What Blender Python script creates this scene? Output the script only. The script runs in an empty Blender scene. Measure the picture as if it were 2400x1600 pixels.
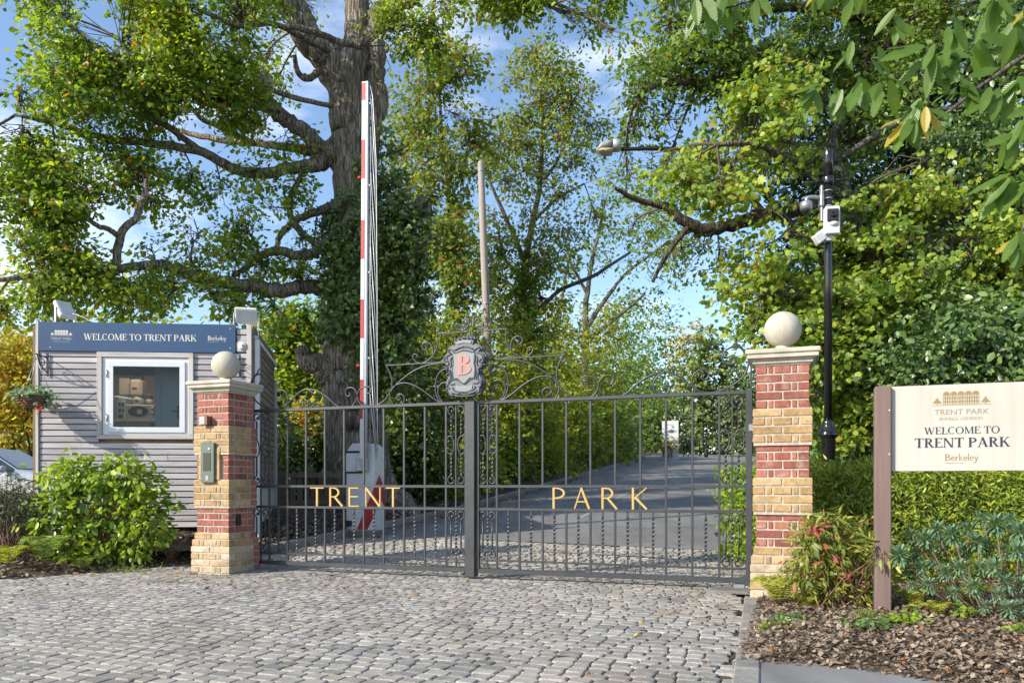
import bpy, math, random
import numpy as np
from mathutils import Vector, Matrix

random.seed(7)
RNG = np.random.default_rng(11)
scene = bpy.context.scene
COL = scene.collection
F, HZ, EYE = 1850.0, 1138.0, 0.98          # focal length (px of a 2400 px wide frame), horizon row, eye height

# ---------------------------------------------------------------- camera
cam_d = bpy.data.cameras.new('camera')
cam = bpy.data.objects.new('camera', cam_d); COL.objects.link(cam)
cam.location = (0, 0, EYE); cam.rotation_euler = (math.radians(90), 0, 0)
cam_d.sensor_width = 36.0; cam_d.lens = F / 2400 * 36.0
cam_d.shift_y = (HZ - 800) / 2400
cam_d.clip_start = 0.05; cam_d.clip_end = 3000
scene.camera = cam

# ---------------------------------------------------------------- sky, sun, exposure
SUN_EL, SUN_AZ = 30.0, 59.0                 # elevation; angle from straight behind the camera towards the left
sdir = Vector((-math.sin(math.radians(SUN_AZ)) * math.cos(math.radians(SUN_EL)),
               -math.cos(math.radians(SUN_AZ)) * math.cos(math.radians(SUN_EL)),
               math.sin(math.radians(SUN_EL))))
world = bpy.data.worlds.new('World'); scene.world = world; world.use_nodes = True
nt = world.node_tree; nt.nodes.clear()
wo = nt.nodes.new('ShaderNodeOutputWorld'); bg = nt.nodes.new('ShaderNodeBackground')
sky = nt.nodes.new('ShaderNodeTexSky'); sky.sky_type = 'NISHITA'; sky.sun_disc = False
sky.sun_elevation = math.radians(SUN_EL)
sky.sun_rotation = math.atan2(sdir.x, sdir.y)
sky.air_density = 1.0; sky.dust_density = 0.6; sky.ozone_density = 2.2; sky.altitude = 50
tc = nt.nodes.new('ShaderNodeTexCoord'); mp = nt.nodes.new('ShaderNodeMapping')
mp.inputs['Scale'].default_value = (1.0, 1.0, 2.6); mp.inputs['Location'].default_value = (0.35, 0.2, 0.1)
nz = nt.nodes.new('ShaderNodeTexNoise'); nz.inputs['Scale'].default_value = 3.2
nz.inputs['Detail'].default_value = 9; nz.inputs['Roughness'].default_value = 0.58
cr = nt.nodes.new('ShaderNodeValToRGB')
cr.color_ramp.elements[0].position = 0.50; cr.color_ramp.elements[0].color = (0, 0, 0, 1)
cr.color_ramp.elements[1].position = 0.80; cr.color_ramp.elements[1].color = (0.75, 0.75, 0.75, 1)
mx = nt.nodes.new('ShaderNodeMixRGB'); mx.inputs['Color2'].default_value = (8.2, 8.5, 9.0, 1)
nt.links.new(tc.outputs['Generated'], mp.inputs['Vector']); nt.links.new(mp.outputs['Vector'], nz.inputs['Vector'])
nt.links.new(nz.outputs['Fac'], cr.inputs['Fac']); nt.links.new(cr.outputs['Color'], mx.inputs['Fac'])
nt.links.new(sky.outputs['Color'], mx.inputs['Color1']); nt.links.new(mx.outputs['Color'], bg.inputs['Color'])
bg.inputs['Strength'].default_value = 0.15
nt.links.new(bg.outputs['Background'], wo.inputs['Surface'])

sun_d = bpy.data.lights.new('sun', 'SUN'); sun_d.energy = 4.1; sun_d.angle = math.radians(0.55)
sun_d.color = (1.0, 0.92, 0.78)
sun = bpy.data.objects.new('sun', sun_d); COL.objects.link(sun)
sun.rotation_euler = (-sdir).to_track_quat('-Z', 'Y').to_euler()
vs = scene.view_settings
vs.view_transform = 'Standard'; vs.look = 'None'; vs.exposure = 0.82; vs.gamma = 1.0
try: vs.use_curve_mapping = False
except Exception: pass
scene.cycles.use_denoising = True; scene.cycles.sample_clamp_indirect = 4.0
scene.cycles.max_bounces = 8; scene.cycles.transparent_max_bounces = 8

# ---------------------------------------------------------------- placing helpers
def P(px, py, Y):
    return np.array([(px - 1200) / F * Y, Y, EYE - (py - HZ) / F * Y])
def gz(y):
    s = max(0.0, y - 9.0)
    h = 0.06 * s * min(1, s / 1.2) if s < 1.2 else 0.06 * (s - 0.0)
    return h if y < 75 else 0.06 * 66 + 0.012 * (y - 75)
def ground_at(px, py, dz=0.0):
    lo, hi = 2.0, 300.0
    for _ in range(60):
        m = (lo + hi) / 2
        if HZ + (EYE - gz(m) - dz) * F / m > py: lo = m
        else: hi = m
    return np.array([(px - 1200) / F * lo, lo, gz(lo) + dz])

class Frame:
    """a vertical plane through (ox, oy) running along angle a: u along it, w away from the camera, z up"""
    def __init__(s, ox, oy, deg):
        s.o = (ox, oy); s.a = math.radians(deg); s.c, s.s = math.cos(s.a), math.sin(s.a)
    def u(s, px):
        k = (px - 1200) / F
        return (k * s.o[1] - s.o[0]) / (s.c - k * s.s)
    def uz(s, px, py, w=0.0):
        k = (px - 1200) / F
        ox, oy = s.o[0] - w * s.s, s.o[1] + w * s.c
        u = (k * oy - ox) / (s.c - k * s.s)
        return u, EYE - (py - HZ) / F * (oy + u * s.s)
    def world(s, u, w, z):
        return (s.o[0] + u * s.c - w * s.s, s.o[1] + u * s.s + w * s.c, z)

def thing(name, label, cat, loc=(0, 0, 0), rz=0.0, group=None):
    o = bpy.data.objects.new(name, None); COL.objects.link(o)
    o.empty_display_size = 0.1
    o.location = loc; o.rotation_euler = (0, 0, rz); tag(o, label, cat, group)
    return o
def tag(o, label=None, cat=None, group=None, kind=None):
    if label: o['label'] = label
    if cat: o['category'] = cat
    if group: o['group'] = group
    if kind: o['kind'] = kind
    return o
def link(name, me, parent=None, loc=None):
    o = bpy.data.objects.new(name, me); COL.objects.link(o)
    if parent is not None: o.parent = parent
    if loc is not None: o.location = loc
    return o
def copy_tree(src, parent=None):
    c = src.copy(); COL.objects.link(c); c.parent = parent
    for ch in list(src.children): copy_tree(ch, c)
    return c

# ---------------------------------------------------------------- mesh builder
_CB = []
for sx in (-1, 1):
    for sy in (-1, 1):
        for sz in (-1, 1): _CB.append((sx, sy, sz))
def _ci(s, ax): return _CB.index(s) * 3 + ax
CBF = []
for ax in range(3):
    for sg in (-1, 1):
        o1, o2 = [i for i in range(3) if i != ax]
        q = []
        for a, b in ((-1, -1), (1, -1), (1, 1), (-1, 1)):
            t = [0, 0, 0]; t[ax] = sg; t[o1] = a; t[o2] = b; q.append(_ci(tuple(t), ax))
        CBF.append(q)
for ax in range(3):
    o1, o2 = [i for i in range(3) if i != ax]
    for a in (-1, 1):
        for b in (-1, 1):
            t0 = [0, 0, 0]; t0[o1] = a; t0[o2] = b; t1 = list(t0); t0[ax] = -1; t1[ax] = 1
            CBF.append([_ci(tuple(t0), o1), _ci(tuple(t1), o1), _ci(tuple(t1), o2), _ci(tuple(t0), o2)])
for s in _CB: CBF.append([_ci(s, 0), _ci(s, 1), _ci(s, 2)])

class MB:
    def __init__(s): s.v, s.f, s.sm = [], [], []
    def add(s, vs, fs, smooth=False):
        n = len(s.v); s.v.extend([tuple(map(float, p)) for p in vs])
        s.f.extend([[n + i for i in f] for f in fs]); s.sm.extend([smooth] * len(fs)); return s
    def box(s, x0, x1, y0, y1, z0, z1, b=0.0):
        c = ((x0 + x1) / 2, (y0 + y1) / 2, (z0 + z1) / 2); h = (abs(x1 - x0) / 2, abs(y1 - y0) / 2, abs(z1 - z0) / 2)
        b = min(b, min(h) * 0.45)
        if b <= 0:
            vs = [(c[0] + a * h[0], c[1] + e * h[1], c[2] + g * h[2]) for a, e, g in _CB]
            return s.add(vs, [(0, 1, 3, 2), (4, 6, 7, 5), (0, 4, 5, 1), (2, 3, 7, 6), (0, 2, 6, 4), (1, 5, 7, 3)])
        vs = []
        for sg in _CB:
            for ax in range(3):
                vs.append([c[i] + sg[i] * (h[i] if i == ax else h[i] - b) for i in range(3)])
        return s.add(vs, CBF)
    def tube(s, path, r, n=8, cap=True, twist=0.0, smooth=True, flat=None):
        path = [np.array(p, float) for p in path]; m = len(path)
        rs = [r] * m if np.isscalar(r) else list(r)
        T = []
        for i in range(m):
            t = path[min(i + 1, m - 1)] - path[max(i - 1, 0)]; T.append(t / (np.linalg.norm(t) + 1e-9))
        up = np.array([0, 1.0, 0]) if abs(T[0][1]) < 0.9 else np.array([1.0, 0, 0])
        vs = []; N = up - T[0] * up.dot(T[0]); N /= np.linalg.norm(N)
        for i in range(m):
            N = N - T[i] * N.dot(T[i]); N /= (np.linalg.norm(N) + 1e-9); B = np.cross(T[i], N)
            for k in range(n):
                a = 2 * math.pi * (k + 0.5) / n + twist * i
                ca, sa = math.cos(a), math.sin(a)
                if flat: ca *= flat[0]; sa *= flat[1]
                vs.append(path[i] + rs[i] * (N * ca + B * sa))
        fs = [[i * n + k, i * n + (k + 1) % n, (i + 1) * n + (k + 1) % n, (i + 1) * n + k] for i in range(m - 1) for k in range(n)]
        if cap: fs += [list(range(n))[::-1], [(m - 1) * n + k for k in range(n)]]
        return s.add(vs, fs, smooth)
    def lathe(s, prof, cx=0, cy=0, n=24, smooth=True, sq=False):
        vs = []; m = len(prof)
        for r, z in prof:
            for k in range(n):
                a = 2 * math.pi * (k + (0.5 if sq else 0)) / n
                q = math.sqrt(2) if sq else 1
                vs.append((cx + q * r * math.cos(a), cy + q * r * math.sin(a), z))
        fs = [[i * n + k, i * n + (k + 1) % n, (i + 1) * n + (k + 1) % n, (i + 1) * n + k] for i in range(m - 1) for k in range(n)]
        fs += [list(range(n))[::-1], [(m - 1) * n + k for k in range(n)]]
        return s.add(vs, fs, smooth)
    def sphere(s, c, r, nu=20, nv=12, sc=(1, 1, 1)):
        prof = [(math.sin(math.pi * i / nv) * r, -math.cos(math.pi * i / nv) * r) for i in range(nv + 1)]
        vs = []
        for q, z in prof:
            for k in range(nu):
                a = 2 * math.pi * k / nu
                vs.append((c[0] + q * math.cos(a) * sc[0], c[1] + q * math.sin(a) * sc[1], c[2] + z * sc[2]))
        fs = [[i * nu + k, i * nu + (k + 1) % nu, (i + 1) * nu + (k + 1) % nu, (i + 1) * nu + k] for i in range(nv) for k in range(nu)]
        return s.add(vs, fs, True)
    def prism(s, poly, y0, y1):
        """polygon in (x, z), given thickness along y"""
        n = len(poly)
        vs = [(x, y0, z) for x, z in poly] + [(x, y1, z) for x, z in poly]
        fs = [list(range(n)), list(range(2 * n - 1, n - 1, -1))]
        fs += [[i, n + i, n + (i + 1) % n, (i + 1) % n] for i in range(n)]
        return s.add(vs, fs)
    def sheet(s, poly, z=None):
        return s.add([(p[0], p[1], p[2] if len(p) > 2 else z) for p in poly], [list(range(len(poly)))])
    def mesh(s, name, mat=None):
        me = bpy.data.meshes.new(name); me.from_pydata(s.v, [], s.f); me.update()
        if any(s.sm): me.polygons.foreach_set('use_smooth', s.sm)
        if mat: me.materials.append(mat)
        return me
    def obj(s, name, mat, parent=None, loc=None):
        return link(name, s.mesh(name, mat), parent, loc)

def catmull(pts, k=6):
    pts = [np.array(p, float) for p in pts]
    if len(pts) < 3: return pts
    q = [2 * pts[0] - pts[1]] + pts + [2 * pts[-1] - pts[-2]]; out = []
    for i in range(1, len(q) - 2):
        a, b, c, d = q[i - 1], q[i], q[i + 1], q[i + 2]
        for j in range(k):
            t = j / k
            out.append(0.5 * (2 * b + (c - a) * t + (2 * a - 5 * b + 4 * c - d) * t * t + (3 * b - a - 3 * c + d) * t ** 3))
    out.append(pts[-1]); return out

# ---------------------------------------------------------------- materials
def newmat(name):
    m = bpy.data.materials.new(name); m.use_nodes = True
    t = m.node_tree; return m, t, t.nodes['Principled BSDF']
def N(t, typ, **kw):
    n = t.nodes.new(typ)
    for k, v in kw.items():
        if k in n.inputs: n.inputs[k].default_value = v
        else: setattr(n, k, v)
    return n
def ramp(t, fac, stops):
    r = t.nodes.new('ShaderNodeValToRGB'); e = r.color_ramp.elements
    while len(e) < len(stops): e.new(0.5)
    for i, (p, c) in enumerate(stops):
        e[i].position = p; e[i].color = tuple(c) + (1,) if len(c) == 3 else c
    t.links.new(fac, r.inputs['Fac']); return r.outputs['Color']
def mixc(t, fac, a, b, mode='MIX'):
    m = t.nodes.new('ShaderNodeMixRGB'); m.blend_type = mode
    for sock, val in ((m.inputs['Fac'], fac), (m.inputs['Color1'], a), (m.inputs['Color2'], b)):
        if isinstance(val, bpy.types.NodeSocket): t.links.new(val, sock)
        elif isinstance(val, (int, float)): sock.default_value = val
        else: sock.default_value = tuple(val) + (1,)
    return m.outputs['Color']
def coords(t, kind='Object', scale=(1, 1, 1)):
    c = t.nodes.new('ShaderNodeTexCoord'); mp = t.nodes.new('ShaderNodeMapping')
    mp.inputs['Scale'].default_value = scale; t.links.new(c.outputs[kind], mp.inputs['Vector']); return mp.outputs['Vector']
def noise(t, vec, scale, detail=4, rough=0.55):
    n = N(t, 'ShaderNodeTexNoise'); n.inputs['Scale'].default_value = scale; n.inputs['Detail'].default_value = detail
    n.inputs['Roughness'].default_value = rough
    if vec is not None: t.links.new(vec, n.inputs['Vector'])
    return n.outputs['Fac']
def bump(t, b, h, strength=0.3, dist=0.01):
    n = N(t, 'ShaderNodeBump'); n.inputs['Strength'].default_value = strength; n.inputs['Distance'].default_value = dist
    t.links.new(h, n.inputs['Height']); t.links.new(n.outputs['Normal'], b.inputs['Normal'])
def simple(name, col, rough=0.5, metal=0.0, spec=0.5, var=0.12, scale=6.0, bmp=0.0, bscale=60, rnd=0.0):
    m, t, b = newmat(name)
    v = coords(t)
    n = noise(t, v, scale, 5)
    lo = [c * (1 - var) for c in col]; hi = [min(1, c * (1 + var)) for c in col]
    c = ramp(t, n, [(0.3, lo), (0.7, hi)])
    if rnd:
        oi = N(t, 'ShaderNodeObjectInfo')
        c = mixc(t, 1.0, c, ramp(t, oi.outputs['Random'], [(0, (1 - rnd,) * 3), (1, (1 + rnd,) * 3)]), 'MULTIPLY')
    t.links.new(c, b.inputs['Base Color'])
    b.inputs['Roughness'].default_value = rough; b.inputs['Metallic'].default_value = metal
    b.inputs['Specular IOR Level'].default_value = spec
    if bmp: bump(t, b, noise(t, v, bscale, 4), bmp, 0.004)
    return m

def leafmat(name, dark, mid, light, odd=None, oddp=0.06, trans=0.35, rough=0.42, scale=0.55, spec=0.45, tcol=None, gain=1.75):
    dark, mid, light = [tuple(min(.5, x * gain) for x in q) for q in (dark, mid, light)]; rough = max(rough, .38)
    m, t, b = newmat(name)
    g = N(t, 'ShaderNodeNewGeometry')
    n = noise(t, coords(t, 'Object'), scale, 3)
    a = N(t, 'ShaderNodeMath', operation='ADD'); t.links.new(g.outputs['Random Per Island'], a.inputs[0])
    k = N(t, 'ShaderNodeMath', operation='MULTIPLY'); t.links.new(n, k.inputs[0]); k.inputs[1].default_value = 1.0
    t.links.new(k.outputs[0], a.inputs[1])
    h = N(t, 'ShaderNodeMath', operation='MULTIPLY'); t.links.new(a.outputs[0], h.inputs[0]); h.inputs[1].default_value = 0.5
    c = ramp(t, h.outputs[0], [(0.2, dark), (0.5, mid), (0.8, light)])
    if odd:
        w = N(t, 'ShaderNodeTexWhiteNoise'); w.noise_dimensions = '1D'; t.links.new(g.outputs['Random Per Island'], w.inputs['W'])
        th = N(t, 'ShaderNodeMath', operation='LESS_THAN'); t.links.new(w.outputs['Value'], th.inputs[0]); th.inputs[1].default_value = oddp
        c = mixc(t, th.outputs[0], c, odd)
    t.links.new(c, b.inputs['Base Color']); b.inputs['Roughness'].default_value = rough
    b.inputs['Specular IOR Level'].default_value = spec
    trans = min(.6, trans * 1.2)
    tr = N(t, 'ShaderNodeBsdfTranslucent')
    t.links.new(mixc(t, 1.0, c, tcol or (1.5, 1.45, 0.5), 'MULTIPLY'), tr.inputs['Color'])
    ms = N(t, 'ShaderNodeMixShader'); ms.inputs[0].default_value = trans
    t.links.new(b.outputs[0], ms.inputs[1]); t.links.new(tr.outputs[0], ms.inputs[2])
    t.links.new(ms.outputs[0], t.nodes['Material Output'].inputs['Surface'])
    return m

def barkmat(name, c0, c1, scale=(9, 9, 1.1), strength=1.0, dist=0.07):
    m, t, b = newmat(name)
    v = coords(t, 'Object', scale)
    n0 = noise(t, v, 2.6, 10, 0.68)
    vo = N(t, 'ShaderNodeTexVoronoi'); vo.feature = 'DISTANCE_TO_EDGE'; vo.inputs['Scale'].default_value = 2.0
    wv = N(t, 'ShaderNodeVectorMath', operation='ADD'); t.links.new(v, wv.inputs[0]); nv_ = N(t, 'ShaderNodeTexNoise'); nv_.inputs['Scale'].default_value = 1.6; t.links.new(v, nv_.inputs['Vector'])
    t.links.new(nv_.outputs['Color'], wv.inputs[1]); t.links.new(wv.outputs[0], vo.inputs['Vector'])
    mr = N(t, 'ShaderNodeMapRange'); mr.inputs['From Max'].default_value = .22; t.links.new(vo.outputs['Distance'], mr.inputs['Value'])
    mm_ = N(t, 'ShaderNodeMath', operation='MULTIPLY_ADD'); t.links.new(mr.outputs[0], mm_.inputs[0]); mm_.inputs[1].default_value = .24
    sb_ = N(t, 'ShaderNodeMath', operation='SUBTRACT'); t.links.new(n0, sb_.inputs[0]); sb_.inputs[1].default_value = .13; t.links.new(sb_.outputs[0], mm_.inputs[2]); n1 = mm_.outputs[0]
    n2 = noise(t, coords(t), 1.1, 3)
    c = ramp(t, n1, [(0.28, [x * 0.28 for x in c0]), (0.46, c0), (0.66, c1)])
    c = mixc(t, ramp(t, n2, [(0.45, (0, 0, 0)), (0.7, (0.5, 0.5, 0.5))]), c, (0.085, 0.095, 0.05))
    t.links.new(c, b.inputs['Base Color']); b.inputs['Roughness'].default_value = 0.9
    b.inputs['Specular IOR Level'].default_value = 0.2
    bump(t, b, n1, strength, dist)
    return m

M = {}
def brickmat(name, stops, speck=None):
    m, t, b = newmat(name)
    oi = N(t, 'ShaderNodeObjectInfo'); v = coords(t)
    ad = N(t, 'ShaderNodeVectorMath', operation='ADD'); t.links.new(v, ad.inputs[0])
    cb = N(t, 'ShaderNodeCombineXYZ'); ml = N(t, 'ShaderNodeMath', operation='MULTIPLY'); ml.inputs[1].default_value = 37.0
    t.links.new(oi.outputs['Random'], ml.inputs[0]); t.links.new(ml.outputs[0], cb.inputs[0]); t.links.new(cb.outputs[0], ad.inputs[1])
    n = noise(t, ad.outputs[0], 26, 6, 0.65)
    c = ramp(t, oi.outputs['Random'], stops)
    c = mixc(t, 1.0, c, ramp(t, n, [(0.3, (0.72,) * 3), (0.7, (1.22,) * 3)]), 'MULTIPLY')
    if speck:
        n2 = noise(t, ad.outputs[0], 55, 2)
        c = mixc(t, ramp(t, n2, [(0.66, (0, 0, 0)), (0.72, (0.8,) * 3)]), c, speck)
    n3 = noise(t, ad.outputs[0], 9, 4)
    c = mixc(t, ramp(t, n3, [(0.56, (0, 0, 0)), (0.75, (0.5,) * 3)]), c, (0.45, 0.37, 0.31))
    gg = N(t, 'ShaderNodeNewGeometry'); ns = noise(t, gg.outputs['Position'], 5.0, 6, 0.65)
    c = mixc(t, 1.0, c, ramp(t, ns, [(0.32, (0.66, 0.67, 0.62)), (0.5, (1.0,) * 3), (0.7, (1.1,) * 3)]), 'MULTIPLY')
    t.links.new(c, b.inputs['Base Color']); b.inputs['Roughness'].default_value = 0.88
    bump(t, b, n, 0.5, 0.006); return m
M['brick_red'] = brickmat('red_brick', [(0, (0.20, 0.066, 0.05)), (0.5, (0.285, 0.092, 0.068)), (1, (0.355, 0.135, 0.10))])
M['brick_yellow'] = brickmat('yellow_stock_brick', [(0, (0.30, 0.185, 0.085)), (0.5, (0.40, 0.265, 0.125)), (1, (0.46, 0.335, 0.18))], (0.07, 0.05, 0.035))
M['brick_buff'] = brickmat('pale_buff_brick', [(0, (0.36, 0.235, 0.11)), (0.5, (0.42, 0.33, 0.215)), (1, (0.47, 0.40, 0.29))], (0.12, 0.08, 0.05))
M['mortar'] = simple('mortar', (0.40, 0.345, 0.28), 0.95, var=0.25, scale=25, bmp=0.5)
def stonemat():
    m, t, b = newmat('cast_stone'); v = coords(t, 'Object', (1, 1, .35))
    n1 = noise(t, v, 9, 7, .65); n2 = noise(t, coords(t), 3.0, 5, .6); n3 = noise(t, coords(t), 70, 4)
    c = ramp(t, n1, [(.3, (.34, .31, .255)), (.5, (.44, .405, .335)), (.7, (.50, .465, .39))])
    c = mixc(t, ramp(t, n2, [(.50, (0, 0, 0)), (.70, (.62,) * 3)]), c, (.21, .205, .155))
    c = mixc(t, 1.0, c, ramp(t, n3, [(.3, (.9,) * 3), (.7, (1.07,) * 3)]), 'MULTIPLY')
    t.links.new(c, b.inputs['Base Color']); b.inputs['Roughness'].default_value = .85; bump(t, b, n3, .3, .004); return m
M['stone'] = stonemat()
M['iron'] = simple('painted_iron', (0.030, 0.033, 0.040), 0.42, 0.0, 0.6, var=0.28, scale=7, bmp=0.2, bscale=90)
M['iron_hi'] = M['iron']
M['gold'] = simple('gold_paint', (0.50, 0.32, 0.10), 0.4, 0.3, 0.6, var=0.1)
M['crest_dark'] = simple('crest_dark_grey', (0.06, 0.066, 0.08), 0.45, var=0.15, scale=20)
M['crest_mid'] = simple('crest_mid_grey', (0.115, 0.122, 0.14), 0.45, var=0.12, scale=20)
M['crest_pale'] = simple('crest_pale_grey', (0.185, 0.205, 0.215), 0.5, var=0.06)
M['red_letter'] = simple('red_letter', (0.66, 0.17, 0.14), 0.5, var=0.05)
M['white'] = simple('white_paint', (0.56, 0.57, 0.585), 0.45, var=0.05, scale=3)
M['upvc'] = simple('white_plastic_frame', (0.58, 0.60, 0.63), 0.35, var=0.03)
M['white_dirty'] = simple('weathered_white', (0.60, 0.62, 0.62), 0.6, var=0.18, scale=5)
M['pale_green'] = simple('pale_green_panel', (0.45, 0.48, 0.40), 0.6, var=0.08)
M['red'] = simple('red_paint', (0.34, 0.008, 0.016), 0.4, var=0.08)
M['black'] = simple('black_gloss', (0.012, 0.012, 0.014), 0.16, spec=0.6, var=0.1)
M['black_matt'] = simple('black_matt', (0.015, 0.015, 0.016), 0.7)
M['steel'] = simple('grey_steel', (0.30, 0.31, 0.32), 0.4, 0.6, var=0.1)
M['alu'] = simple('aluminium', (0.42, 0.43, 0.45), 0.4, 0.4, var=0.05)
M['panel_green'] = simple('grey_green_panel', (0.10, 0.125, 0.11), 0.5, 0.3, var=0.08)
M['screen'] = simple('dark_green_screen', (0.012, 0.03, 0.022), 0.2)
M['navy_sign'] = simple('blue_sign_paint', (0.020, 0.062, 0.145), 0.42, var=0.10, scale=2.5)
def creammat():
    m, t, b = newmat('cream_sign_face'); n1 = noise(t, coords(t, 'Object', (9, 9, .7)), 2.0, 6); n2 = noise(t, coords(t), 2.2, 4)
    c = ramp(t, n1, [(.3, (.43, .41, .365)), (.6, (.465, .45, .41))]); c = mixc(t, 1.0, c, ramp(t, n2, [(.3, (.95, .95, .93)), (.7, (1.03,) * 3)]), 'MULTIPLY')
    t.links.new(c, b.inputs['Base Color']); b.inputs['Roughness'].default_value = .5; return m
M['cream'] = creammat()
M['navy_text'] = simple('navy_lettering', (0.016, 0.03, 0.055), 0.5, var=0.02)
M['tan_text'] = simple('tan_lettering', (0.27, 0.185, 0.08), 0.5, var=0.02)
M['pale_text'] = simple('pale_lettering', (0.27, 0.215, 0.15), 0.5, var=0.02)
M['white_text'] = simple('white_lettering', (0.62, 0.60, 0.54), 0.5, var=0.02)
M['faded_text'] = simple('faded_lettering', (0.36, 0.40, 0.43), 0.5, var=0.02)

def woodmat(name, lo, mid, hi, axis=0, rnd=0.16, bmp=0.35):
    m, t, b = newmat(name)
    sc = [16, 16, 16]; sc[axis] = 0.8
    oi = N(t, 'ShaderNodeObjectInfo'); v = coords(t, 'Object', tuple(sc))
    ad = N(t, 'ShaderNodeVectorMath', operation='ADD'); t.links.new(v, ad.inputs[0])
    cb = N(t, 'ShaderNodeCombineXYZ'); ml = N(t, 'ShaderNodeMath', operation='MULTIPLY'); ml.inputs[1].default_value = 91.0
    t.links.new(oi.outputs['Random'], ml.inputs[0])
    for i in range(3): t.links.new(ml.outputs[0], cb.inputs[i])
    t.links.new(cb.outputs[0], ad.inputs[1])
    n = noise(t, ad.outputs[0], 2.4, 7, 0.6)
    n2 = noise(t, ad.outputs[0], 0.35, 3)
    c = ramp(t, n, [(0.28, lo), (0.5, mid), (0.74, hi)])
    c = mixc(t, ramp(t, n2, [(0.35, (0, 0, 0)), (0.7, (0.55,) * 3)]), c, [x * 1.12 for x in hi])
    c = mixc(t, 1.0, c, ramp(t, oi.outputs['Random'], [(0, (1 - rnd, 1 - rnd, 1 - rnd * 0.8)), (1, (1 + rnd,) * 3)]), 'MULTIPLY')
    t.links.new(c, b.inputs['Base Color']); b.inputs['Roughness'].default_value = 0.82
    bump(t, b, n, bmp, 0.004); return m
M['cladding'] = woodmat('weathered_cladding', (0.185, 0.176, 0.185), (0.325, 0.31, 0.322), (0.46, 0.44, 0.445), rnd=.2)
M['casing'] = woodmat('pale_weathered_timber', (0.28, 0.26, 0.25), (0.42, 0.39, 0.37), (0.52, 0.49, 0.46))
M['casing_v'] = woodmat('pale_weathered_upright', (0.28, 0.26, 0.25), (0.42, 0.39, 0.37), (0.52, 0.49, 0.46), 2)
M['slat_brown'] = woodmat('brown_slats', (0.10, 0.075, 0.045), (0.17, 0.125, 0.075), (0.24, 0.185, 0.12), 1)
M['fence_wood'] = woodmat('fence_timber', (0.07, 0.055, 0.04), (0.12, 0.095, 0.065), (0.17, 0.14, 0.10), 2)
M['sign_post'] = woodmat('purple_brown_post', (0.105, 0.072, 0.064), (0.14, 0.095, 0.084), (0.175, 0.12, 0.108), 2, 0.05, 0.1)
M['pole_wood'] = woodmat('grey_pole_timber', (0.15, 0.13, 0.11), (0.27, 0.24, 0.20), (0.36, 0.32, 0.28), 2)

def glassmat(name, tint=(0.9, 0.95, 0.95), rough=0.02, mixf=0.82):
    m, t, b = newmat(name)
    g = N(t, 'ShaderNodeBsdfGlossy'); g.inputs['Roughness'].default_value = rough; g.inputs['Color'].default_value = (0.95, 0.97, 1, 1)
    tr = N(t, 'ShaderNodeBsdfTransparent'); tr.inputs['Color'].default_value = tuple(tint) + (1,)
    ms = N(t, 'ShaderNodeMixShader'); fr = N(t, 'ShaderNodeFresnel'); fr.inputs['IOR'].default_value = 1.25
    t.links.new(fr.outputs[0], ms.inputs[0]); t.links.new(tr.outputs[0], ms.inputs[1]); t.links.new(g.outputs[0], ms.inputs[2])
    t.links.new(ms.outputs[0], t.nodes['Material Output'].inputs['Surface']); return m
M['glass'] = glassmat('window_glass')
M['car_glass'] = simple('car_glass', (0.015, 0.03, 0.035), 0.04, spec=0.8, var=0.2)
M['tyre'] = simple('tyre_rubber', (0.015, 0.015, 0.015), 0.85)
# ---------------------------------------------------------------- ground materials
def granite(name, stops, sc=70):
    m, t, b = newmat(name)
    oi = N(t, 'ShaderNodeObjectInfo'); g = N(t, 'ShaderNodeNewGeometry')
    a = N(t, 'ShaderNodeMath', operation='ADD'); t.links.new(oi.outputs['Random'], a.inputs[0]); t.links.new(g.outputs['Random Per Island'], a.inputs[1])
    fr = N(t, 'ShaderNodeMath', operation='FRACT'); t.links.new(a.outputs[0], fr.inputs[0])
    pos = g.outputs['Position']
    n = noise(t, pos, sc, 5, 0.7); n2 = noise(t, pos, 0.7, 4); n3 = noise(t, pos, 9, 4)
    c = ramp(t, fr.outputs[0], stops)
    c = mixc(t, 1.0, c, ramp(t, n, [(0.3, (0.62,) * 3), (0.5, (1.0,) * 3), (0.7, (1.3,) * 3)]), 'MULTIPLY')
    c = mixc(t, ramp(t, n2, [(0.42, (0, 0, 0)), (0.68, (0.55,) * 3)]), c, (0.28, 0.235, 0.185))
    n4 = noise(t, pos, 1.9, 6, .62); c = mixc(t, 1.0, c, ramp(t, n4, [(.34, (.72, .72, .7)), (.5, (1,) * 3), (.7, (1.12, 1.1, 1.05))]), 'MULTIPLY')
    c = mixc(t, 1.0, c, ramp(t, n3, [(0.3, (0.86,) * 3), (0.7, (1.1,) * 3)]), 'MULTIPLY')
    t.links.new(c, b.inputs['Base Color']); b.inputs['Roughness'].default_value = 0.75
    bump(t, b, n, 0.35, 0.006); return m
M['sett'] = granite('granite_sett', [(0, (0.205, 0.197, 0.185)), (0.5, (0.275, 0.263, 0.243)), (1, (0.355, 0.334, 0.30))])
M['kerb'] = granite('granite_kerb', [(0, (0.19, 0.185, 0.175)), (1, (0.25, 0.24, 0.225))], 50)
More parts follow.
